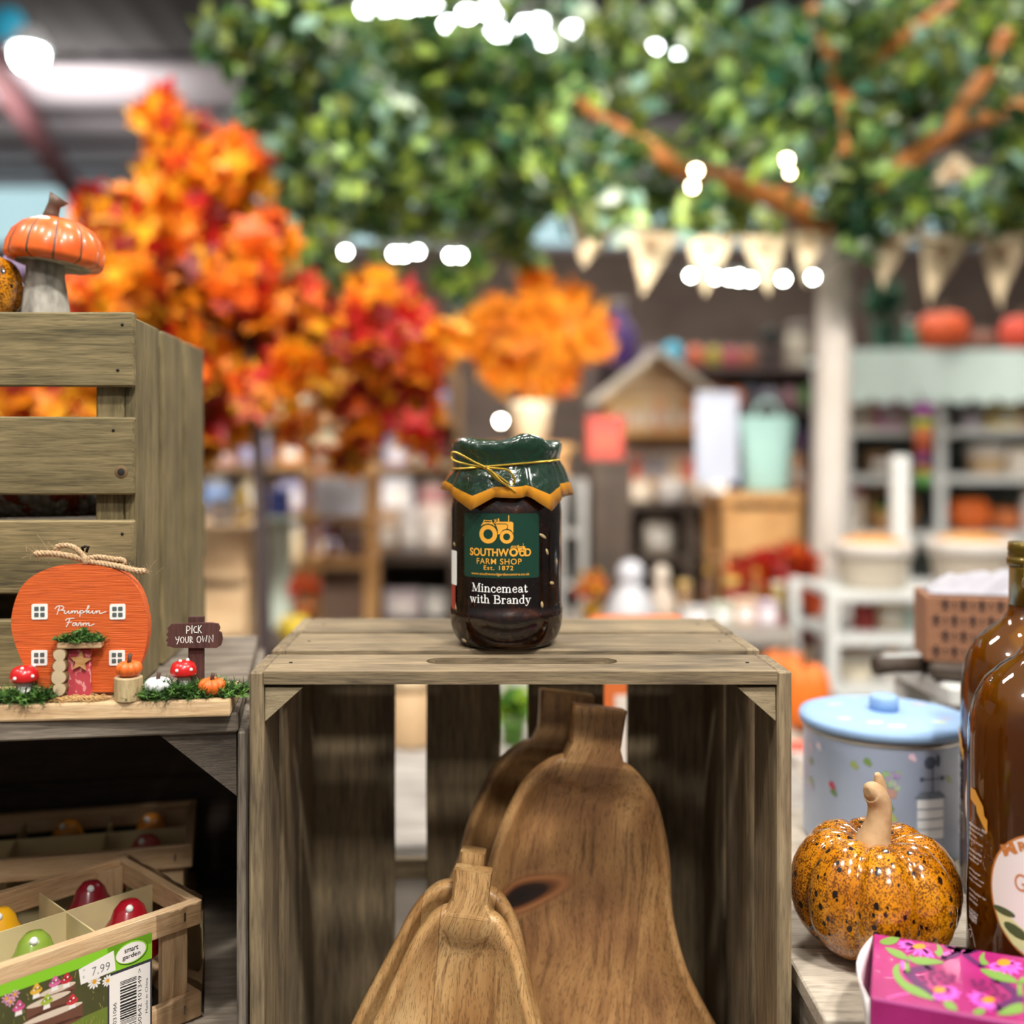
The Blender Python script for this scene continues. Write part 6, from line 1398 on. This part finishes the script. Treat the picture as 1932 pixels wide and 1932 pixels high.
# gingerbread patterned gift box on a dark stand arm
zt2 = 1.40 - .2225
table('side_table', 'small white table beyond the blue tin', .450, .80, 1.0, 1.17, zt2, PW, .02, .03)
g0 = P(1771, 1252, 1.01)
sb = thing('serving_board', 'dark wooden paddle board with its handle under the gingerbread box', 'board', (g0.x + .075, 1.075, zt2 + .0004), R(-20))
mb = MB(); mb.box((-.055, -.075, 0), (.085, .06, .016), M['darkX'], .004); mb.build('board', sb)
mb = MB(); mb.tube([Vector((-.05, -.03, .008)), Vector((-.085, -.05, .009)), Vector((-.105, -.06, .008))], [.0085, .008, .009], M['darkX'], 10); mb.build('handle', sb)
gb = thing('gingerbread_box', 'brown box with rows of dark gingerbread men, white tissue on top', 'box', (g0.x, 1.04, zt2 + .0166), 0, rot=(0, R(0), R(-14)))
gh = .0640; gw = .155
GBM = plain('#8f6246', .6, name='kraft_brown')
mb = MB(); mb.box((0, 0, 0), (gw, .07, gh), GBM, .001); mb.build('carton', gb)
d = Decal(); GI = plain('#3a2620', .6, var=.05)
for r_ in range(4):
    for c_ in range(8):
        u, v = .010 + c_ * .0165 * 1.0 + (.0082 if r_ % 2 else 0), .0095 + r_ * .0152; s = .0060
        d.disc(u, v + .72 * s, .36 * s, GI, 1, n=10); d.rect(u - .28 * s, v - .3 * s, u + .28 * s, v + .5 * s, GI, 1); d.line([(u - .75 * s, v + .25 * s), (u + .75 * s, v + .25 * s)], .34 * s, GI, 1); d.line([(u, v - .2 * s), (u - .45 * s, v - .85 * s)], .34 * s, GI, 1); d.line([(u, v - .2 * s), (u + .45 * s, v - .85 * s)], .34 * s, GI, 1)
        d.line([(u + .0082, v + .004), (u + .0082, v - .004)], .0012, GI, 1); d.disc(u + .0082, v + .0025, .0015, GI, 1, n=6); d.disc(u + .0082, v - .0025, .0015, GI, 1, n=6)
d.build('printed_pattern', lambda u, v, l: Vector((u, -l, v)), gb)
mb = MB(); TIS = plain('#a3a1a8', .8, name='tissue_white'); rr = random.Random(3); rows = []
for j in range(9):
    s = j / 8; rows.append([Vector((gw * (.04 + .9 * i / 12), .004 + .062 * s, gh + .002 + (.030 * math.sin(PI * s) * math.sin(PI * i / 12) ** .6) * (.55 + .6 * abs(mnoise.noise(Vector((i * .7, j * .9, 1))))) + .010 * mnoise.noise(Vector((i * .9, j * .8, 4))) * math.sin(PI * s))) for i in range(13)])
mb.grid(rows, TIS, smooth=False); o = mb.build('tissue_paper', gb); o.modifiers.new('thickness', 'SOLIDIFY').thickness = .0005
for a in (('bowl', 1850, 110, 60, '#ece8e6', 'white bowl with an orange rim filling behind the blue tin lid', '#cf8136'),):
    pass
# --- things between the white trunk and the jar
hs = shelves('house_shelf', 'wooden house shaped shelf with a sloping roof, right of the topiary', 1142, 1346, 4.0, .22, [814, 906, 935], M['honeyX'], 752, 0, M['paleX'], .02, 'shelf')
for s in (-1, 1):
    A = Vector((s * .25, -.02, ZP(752, 4.0) - .03)); Bp = Vector((0, -.02, ZP(668, 4.0))); dv = Bp - A
    nv = Vector((-dv.z, 0, dv.x)).normalized() * .02 * (1 if dv.x < 0 else 1)
    if nv.z < 0: nv = -nv
    mb = MB(); mb.prism([A, Bp, Bp + nv, A + nv], (0, .26, 0), M['lightgrey']); mb.build('roof_board', hs)
mb = MB(); mb.prism([Vector((-.203, .19, ZP(752, 4.0))), Vector((.203, .19, ZP(752, 4.0))), Vector((0, .19, ZP(672, 4.0)))], (0, .02, 0), M['paleX']); mb.build('gable', hs)
zC = [ZP(p, 4.0) for p in (814, 906, 935)]
for i, (x, c) in enumerate(((1168, '#c9a66e'), (1194, '#d4b07c'), (1220, '#d6bb90'), (1246, '#d9a27a'), (1272, '#c9b088'), (1299, '#c98a5a'))):
    good('packet', x, 0, 24, 62, 4.08, c, ('tan', 'golden', 'cream', 'peach', 'straw', 'rust')[i] + ' paper packet on the upper board of the house shelf', 'packets on the house shelf', zC[0])
for i, (x, c) in enumerate(((1169, '#8d8a90'), (1195, '#e0705a'), (1221, '#a5a0a4'), (1247, '#9b98a0'), (1273, '#cbb79c'), (1299, '#dd7f70'))):
    good('jar', x, 0, 24, 56, 4.08, c, ('slate grey jar at the left end', 'coral jar second from the left', 'pale grey jar third', 'mid grey jar fourth', 'beige jar fifth', 'pink coral jar at the right end')[i] + ' of the house shelf lower board', 'jars on the house shelf', zC[1])
pdl = good_root('display_plinth', 'narrow brown plinth under the red box right of the jar', 'plinth', 1150, 0, 3.0)
zt = ZP(868, 3.0); mb = MB(); mb.box((-.055, -.055, 0), (.055, .055, zt - .02), M['darkZ'], .003); mb.build('plinth_body', pdl)
mb = MB(); mb.box((-.062, -.062, zt - .02), (.062, .062, zt), M['darkX'], .003); mb.build('plinth_top', pdl)
good('box', 1140, 0, 68, 82, 3.0, '#a5301c', 'red gift box on the narrow brown plinth', z=zt, col2='#b5401f')
ds = shelves('dark_shelf', 'dark brown shelf unit below the house shelf', 1165, 1362, 3.5, .32, [948, 1050, 1186], M['darkX'], 948, 0, M['darkX'], .025, 'shelf', 1300)
zD = [ZP(p, 3.5) for p in (948, 1050, 1186)]
good('packet', 1242, 0, 60, 78, 3.62, '#a79a8a', 'grey beige pouch in the dark shelf, left of the divider', z=zD[1]); good('packet', 1311, 0, 34, 76, 3.62, '#b5a48c', 'tan pouch in the dark shelf, right of the divider', z=zD[1])
good('jar', 1205, 0, 50, 40, 3.6, '#c9b9a4', 'squat cream jar on top of the dark shelf', z=zD[0], col2='#b9a68c'); good('jar', 1268, 0, 56, 40, 3.6, '#b9b3ae', 'squat grey jar on top of the dark shelf', z=zD[0]); good('jar', 1330, 0, 50, 46, 3.6, '#d0c3b4', 'squat pale jar on top of the dark shelf', z=zD[0])
wk = shelves('pale_box_stand', 'small whitish stand close behind the jar shoulder', 1050, 1108, 2.9, .2, [1002, 1100], plain('#9d9a95', .6), 905, 0, plain('#8d8a85', .6), th=.015)
# sign, bag, honey crate
tb2 = table('side_table', 'honey coloured wooden box table beside the white trunk', (1355 - CX) * 3.2 / F, (1515 - CX) * 3.2 / F, 3.17, 3.45, ZP(930, 3.2), M['honeyX'], .03, .03, ZP(1060, 3.2))
mb = MB(); mb.box((-.120, -.139, ZP(1045, 3.2)), (.120, -.129, ZP(960, 3.2)), M['honeyX'], .003); mb.build('front_panel', tb2)
zE = ZP(930, 3.2)
tote = good_root('tote_bag', 'pale mint fabric tote bag on the honey coloured table', 'bag', 1446, zE + .0004, 3.28)
mb = MB(); rows = [[Vector((.085 * q * math.copysign(abs(math.cos(a)) ** .6, math.cos(a)), .04 * e * math.sin(a), z)) for a in [2 * PI * i / 24 for i in range(24)]] for q, e, z in ((.75, .9, 0), (.8, 1, .01), (.85, 1, .08), (.95, .8, .16), (1.05, .35, .22), (.9, .3, .235))]
mb.grid(rows, plain('#96b9b1', .8), True, True, True, False); mb.build('bag_body', tote)
mb = MB(); mb.tube([Vector((.04 * math.cos(a), -.005, .225 + .06 * math.sin(a))) for a in [PI * i / 12 for i in range(13)]], .005, plain('#a9c9c2', .8), 6); mb.build('handle', tote)
good('card', 1352, 0, 80, 190, 3.22, '#b4b9c8', 'large white price card left of the mint tote bag', z=zE)
good('ball', 1396, 0, 40, 46, 3.36, '#35507f', 'navy blue bauble at the foot of the tote bag', z=zE); good('packet', 1503, 0, 24, 70, 3.38, '#c08a64', 'tan packet to the right of the mint tote bag', z=zE)
wr = shelves('wall_rack', 'long rack of bright toys on the far brown wall', 1120, 1560, 5.6, .3, [692, 770, 850, 930], plain('#6c5c58', .7), 640, 0, plain('#75655f', .8), .02, 'rack')
zW = [ZP(p, 5.6) for p in (692, 770, 850, 930)]; Yw = 5.72
for a in (('bottle', 1168, 62, 128, '#4b2a72', 'tall purple lantern shape beside the orange topiary'), ('ball', 1225, 40, 40, '#9a8a94', 'grey mauve ball on the top board of the wall rack'), ('ball', 1268, 44, 52, '#3fb0cf', 'cyan ball on the top board of the wall rack'), ('ball', 1311, 32, 46, '#d0643f', 'coral ball on the top board of the wall rack'), ('ball', 1346, 30, 44, '#a8962f', 'olive yellow ball on the top board of the wall rack'), ('ball', 1379, 28, 42, '#b34b55', 'raspberry ball on the top board of the wall rack'), ('ball', 1410, 28, 40, '#a85a38', 'rust ball on the top board of the wall rack'), ('plant', 1455, 46, 90, '#3f4a44', 'dark plant on the wall rack', '#30383c'), ('jar', 1505, 44, 84, '#b5ac9a', 'grey cream jar on the top board of the wall rack')):
    good(a[0], a[1], 0, a[2], a[3], Yw, a[4], a[5], z=zW[0], col2=a[6] if len(a) > 6 else '#8a7f78')
good('pumpkin', 1388, 0, 30, 46, Yw, '#e0702a', 'orange pumpkin above the mint tote bag', z=zW[1])
BALLS = [('packet', 1416, 26, 60, '#59616c', 'slate packet', 1), ('packet', 1408, 28, 62, '#3f5a6a', 'teal packet', 2), ('ball', 1436, 26, 36, '#b06a8a', 'orchid ball', 2), ('ball', 1490, 22, 34, '#8f3350', 'cerise ball', 2), ('packet', 1420, 26, 58, '#7a3038', 'brick red packet', 3), ('ball', 1468, 0, 0, '', '', 3),
         ('box', 1150, 40, 50, '#7b5f6a', 'dusky mauve box', 1), ('packet', 1350, 28, 54, '#9d6a58', 'clay packet', 1), ('jar', 1370, 30, 50, '#a59a94', 'dull grey jar', 2)]
for k_, x, w_, h_, c, lb, zi in BALLS:
    if w_: good(k_, x, 0, w_, h_, Yw, c, lb + ' on the %s board of the wall rack' % ('top', 'second', 'third', 'lowest')[zi], z=zW[zi], col2='#6a5f64')
for i, (k_, x, w_, h_, c) in enumerate((('ball', 1450, 36, 44, '#8d8a98'), ('ball', 1488, 36, 44, '#a07a80'), ('ball', 1518, 20, 50, '#6f9a5c'), ('ball', 1541, 20, 46, '#a84a86'))): good(k_, x, 0, w_, h_, Yw, c, ('grey violet', 'dusty pink', 'leaf green', 'magenta')[i] + ' ball on the second board of the wall rack', z=zW[1], col2='#6a5a58')
for i, (k_, x, w_, h_, c) in enumerate((('packet', 1464, 24, 60, '#4a3a5c'), ('packet', 1516, 22, 62, '#3a2c48'), ('ball', 1540, 20, 40, '#7c2a3c'))): good(k_, x, 0, w_, h_, Yw, c, ('violet packet', 'dark plum packet', 'wine red ball')[i] + ' on the third board of the wall rack', z=zW[2], col2='#6a5a78')
for i, (k_, x, w_, h_, c) in enumerate((('ball', 1454, 34, 50, '#a56a76'), ('ball', 1492, 34, 56, '#9a6a72'), ('packet', 1530, 32, 58, '#5c2430'))): good(k_, x, 0, w_, h_, Yw, c, ('rose pink ball', 'mauve ball', 'maroon packet')[i] + ' on the lowest board of the wall rack', z=zW[3], col2='#7a4a52')
# low table with white packs, white figure, garland
zF = ZP(1192, 2.4)
table('display_table', 'low white table holding pale packs before the dark shelf', (1090 - CX) * 2.4 / F, (1500 - CX) * 2.4 / F, 2.38, 2.75, zF, plain('#8f877e', .7), .03, .04)
good('figure', 1190, 0, 96, 122, 2.5, '#b4b4b8', 'white ceramic goose shaped figure on the low table', z=zF, col2='#c0c0c6')
good('figure', 1248, 0, 60, 100, 2.6, '#b8a898', 'beige ceramic figure beside the white one', z=zF, col2='#c4b6a6')
pl_ = good('plant', 1116, 0, 74, 112, 2.5, '#d2542a', 'red and yellow flowering pot plant left of the white figure', z=zF, col2='#d8a21e')
for i, (x, w_, h_, c, lb) in enumerate(((1312, 54, 34, '#b5b2b0', 'white flat pack'), (1362, 40, 42, '#b0b5a4', 'pale green white pack'), (1404, 40, 50, '#c4a68c', 'peach white pack'), (1446, 40, 46, '#b5a4ae', 'pinkish white pack'))):
    good('box', x, 0, w_, h_, 2.5, c, lb + ' in the row on the low table', 'packs on the low white table', zF, col2='#e9e2e4')
ga = thing('leaf_garland', 'garland of red and orange leaves hanging left of the white trunk', 'garland', tuple(P(1500, 1052, 2.9)))
foliage(ga, 'foliage', B([(1500, 1070, 30), (1492, 1100, 34), (1505, 1140, 30), (1510, 1180, 26), (1440, 1085, 30), (1470, 1075, 24), (1410, 1080, 22)], 2.82, 2.94, 4), 520, .075, [LF['red'], LF['orange'], LF['rust'], LF['deep']], 'maple', 9, clear=False)
mb = MB(); mb.tube(crom(W([(1395, 1062, 2.9), (1450, 1068, 2.9), (1500, 1062, 2.9), (1508, 1140, 2.88), (1512, 1210, 2.88)], ga.location), 5), .006, DKB, 6); mb.build('garland_stem', ga)
good('pumpkin', 1478, 0, 90, 84, 2.2, '#cf6a24', 'orange pumpkin at the right rear corner of the open crate', z=ZP(1300, 2.2) , col2='#d8d0c0')
table('side_table', 'dark green low table beyond the right rear crate corner', (1425 - CX) * 2.2 / F, (1560 - CX) * 2.2 / F, 2.05, 2.35, ZP(1300, 2.2), plain('#274a44', .7), .03, .03)
# --- left of the jar
rk = shelves('timber_rack', 'brown timber rack of mixed goods seen between the maple leaves', 360, 868, 5.0, .35, [790, 876, 960, 1060], plain('#a8845c', .7), 700, 0, plain('#6d5546', .8), .025, 'rack')
zR = [ZP(p, 5.0) for p in (790, 876, 960, 1060)]
rr = random.Random(12); pal = [('lilac', '#b9b6d8'), ('white', '#dedce2'), ('pale mint', '#b3c8ba'), ('cream', '#dcc9a4'), ('pink', '#d09a98'), ('orange', '#d0822c'), ('sky blue', '#84a0d0'), ('tan', '#b9854f')]
kinds = ['packet', 'box', 'jar']; rown = ['top', 'second', 'third', 'lowest']; used = set()
for ri, zz0 in enumerate(zR):
    for ci in range(7):
        nmc, col = pal[(ri * 3 + ci * 5 + rr.randrange(2)) % len(pal)]; kd = kinds[(ci + ri) % 3]
        lb = '%s %s on the %s board of the timber rack' % (nmc, dict(packet='packet', box='box', jar='jar')[kd], rown[ri])
        if lb in used: nmc, col = [q for q in pal if '%s %s on the %s board of the timber rack' % (q[0], kd, rown[ri]) not in used][0]; lb = '%s %s on the %s board of the timber rack' % (nmc, kd, rown[ri])
        used.add(lb)
        good(kd, 416 + ci * 67 + rr.uniform(-6, 6), 0, rr.uniform(44, 58), rr.uniform(48, 66), 5.12, col, lb, 'goods on the timber rack', zz0)
lb1 = thing('pale_crate', 'pale slatted timber crate behind the sign saying pick your own', 'crate', ((430 - CX) * 2.7 / F, 2.7, 0))
for z0, z1 in ((ZP(1300, 2.7), ZP(1215, 2.7)), (ZP(1200, 2.7), ZP(1110, 2.7)), (ZP(1096, 2.7), ZP(1000, 2.7))):
    slab(lb1, 'front_slat', (-.14, -.012, z0), (.05, 0, z1), M['paleX'], .003)
    slab(lb1, 'back_slat', (-.14, .28, z0), (.05, .292, z1), M['paleX'], .003)
for x0 in (-.14, .035): slab(lb1, 'side_panel', (x0, .0005, 0), (x0 + .014, .2795, ZP(1000, 2.7)), M['paleY'], .003)
slab(lb1, 'top_board', (-.145, -.014, ZP(1000, 2.7) + .0005), (.055, .294, ZP(1000, 2.7) + .012), M['paleX'], .003)
zL = ZP(1000, 2.7) + .0122
good('packet', 455, 0, 28, 58, 2.8, '#d9b52a', 'yellow packet on the pale crate by the dark trunk', z=zL); good('box', 418, 0, 36, 50, 2.8, '#a5b9dd', 'light blue box on the pale crate', z=zL)
fr = thing('honey_frame_shelf', 'open honey wood frame shelf carrying the white sign left of the jar', 'shelf', ((635 - CX) * 3.0 / F, 3.0, 0))
for x0 in (-.100, .078): slab(fr, 'post', (x0, 0, 0), (x0 + .022, .03, ZP(905, 3.0)), M['honeyZ'], .002); slab(fr, 'post', (x0, .22, 0), (x0 + .022, .25, ZP(905, 3.0)), M['honeyZ'], .002)
for py in (905, 985, 1068): slab(fr, 'shelf_board', (-.104, -.004, ZP(py, 3.0)), (.104, .254, ZP(py, 3.0) + .018), M['honeyX'], .002)
ws = thing('white_sign', 'blurred white sign on the honey wood frame shelf left of the jar', 'sign', tuple(P(640, 985, 2.985)))
ws.location.z = ZP(985, 3.0) + .0185
mb = MB(); mb.box((-.068, -.004, 0), (.068, .0, .108), plain('#d9d9e0', .6, var=.02), .001); mb.build('sign_face', ws)
mb = MB(); mb.box((-.05, .0002, 0), (.05, .04, .02), plain('#e0ddd8', .6), .001); mb.build('foot', ws)
good('plant', 622, 0, 40, 66, 3.1, '#c2541c', 'rust coloured plant on the lower board of the honey frame shelf', z=ZP(1068, 3.0) + .0182, col2='#8f2f16'); good('jar', 672, 0, 40, 56, 3.1, '#7a6a6c', 'grey brown jar on the lower board of the honey frame shelf', z=ZP(1068, 3.0) + .0182)
good('box', 612, 0, 46, 54, 3.12, '#b8672a', 'burnt orange box on the top board of the honey frame shelf', z=ZP(905, 3.0) + .0182); good('packet', 664, 0, 46, 60, 3.12, '#d0b58a', 'straw packet on the top board of the honey frame shelf', z=ZP(905, 3.0) + .0182)
mp_ = thing('mint_post', 'pale mint painted post with a shelf bracket beside the dark trunk', 'post', ((530 - CX) * 2.85 / F, 2.85, 0))
mb = MB(); mb.box((-.028, -.02, 0), (.028, .02, ZP(985, 2.85)), plain('#b5bfb0', .7), .004); mb.build('shaft', mp_)
mb = MB(); mb.box((-.045, -.05, ZP(985, 2.85)), (.045, .05, ZP(985, 2.85) + .015), plain('#b5bfb0', .7), .003); mb.build('cap', mp_)
good('box', 527, 0, 40, 50, 2.85, '#2f3f8c', 'deep blue box on the mint post', z=ZP(985, 2.85) + .0152, col2='#4a5aa0')
dk = shelves('dark_shelf', 'dark brown shelf left of the jar with pale packs', 705, 862, 3.4, .3, [1045, 1172], M['darkX'], 1045, 0, M['darkX'], .03, 'shelf')
zK = [ZP(p, 3.4) for p in (1045, 1172)]
for i, (x, w_, h_, c, lb) in enumerate(((732, 44, 70, '#a58a70', 'brown beige packet'), (775, 44, 84, '#a8a19c', 'grey packet'), (820, 48, 88, '#b8a79a', 'pinkish grey packet'))): good('packet', x, 0, w_, h_, 3.5, c, lb + ' on top of the dark shelf left of the jar', z=zK[0])
good('box', 760, 0, 66, 50, 3.5, '#c3b4b6', 'pinkish white pack inside the dark shelf', z=zK[1]); good('box', 824, 0, 46, 48, 3.5, '#b9b4ae', 'grey white pack inside the dark shelf', z=zK[1])
good('plant', 575, 0, 70, 130, 2.6, '#b8301a', 'red leaved potted plant low behind the crate edge', z=ZP(1190, 2.6), col2='#d06a1c'); 
good('pumpkin', 556, 0, 60, 60, 2.45, '#cdb02e', 'yellow squash low behind the left crate edge', z=ZP(1190, 2.6))
table('side_table', 'low brown table under the yellow squash and red leaves', (510 - CX) * 2.6 / F, (700 - CX) * 2.6 / F, 2.36, 2.75, ZP(1190, 2.6), M['darkX'], .03, .03)
# --- on the table behind the crate, seen through its back gaps
good('jar', 776, 0, 84, 130, 1.5, '#c9a981', 'round beige wooden tub seen through the left back gap of the crate', z=T2, col2='#d8bd96', name='wooden_tub')
good('plant', 968, 0, 96, 118, 1.5, '#8fb52e', 'lime green plant seen through the middle back gap of the crate', z=T2, col2='#5c8f36')
good('pumpkin', 1160, 0, 66, 70, 1.6, '#cf5f1c', 'orange pumpkin seen through the right back gap of the crate', z=T2); good('box', 1162, 0, 76, 62, 1.4, '#dcd3c8', 'cream box seen low through the right back gap', z=T2, col2='#c9655a')
bxn = good('box', 1205, 0, 172, 0.2165 * 2000 / 1.25, 1.25, '#cf6a30', 'tall orange box with a cream label just showing over the crate back', z=T2, col2='#dcd0c4')
good('bowl', 1512, 0, 70, 60, 1.6, '#e8e0da', 'white bowl in the slot between the crate and the blue tin', z=ZP(1460, 1.6), col2='#c84f38')
table('side_table', 'small pale table between the crate and the blue tin', (1475 - CX) * 1.6 / F, (1600 - CX) * 1.6 / F, 1.5, 1.98, ZP(1460, 1.6), M['lightgrey'], .02, .025)
good('pumpkin', 1518, 0, 96, 150, 1.85, '#e0701c', 'bright orange pumpkin showing at the right edge of the crate', z=ZP(1460, 1.6), col2='#d8d0c0')

# more small goods on the low table and floor bins
for k_, x, w_, h_, c, lb, c2 in (('jar', 1290, 30, 60, '#8a6a4a', 'brown honey jar behind the white flat pack', '#c2a060'), ('bottle', 1335, 24, 84, '#5a3a24', 'dark sauce bottle at the back of the low table', '#b08a3a'), ('jar', 1382, 30, 66, '#7c2c1e', 'dark red chutney jar at the back of the low table', '#c9a24a'), ('bottle', 1426, 24, 84, '#7a4a1a', 'amber sauce bottle at the back of the low table', '#b08a3a'), ('jar', 1468, 28, 58, '#94803a', 'mustard jar at the back of the low table', '#c8c0a8')):
    good(k_, x, 0, w_, h_, 2.68, c, lb, z=zF, col2=c2)
for k_, x, w_, h_, c, lb in (('packet', 1388, 44, 60, '#a8483c', 'red and cream packet on the shelf of the honey coloured table'), ('packet', 1440, 44, 58, '#c08a9a', 'pink packet on the shelf of the honey coloured table'), ('box', 1484, 36, 50, '#8f5a34', 'brown box on the shelf of the honey coloured table')):
    good(k_, x, 0, w_, h_, 3.36, c, lb, z=ZP(1060, 3.2) + .001)
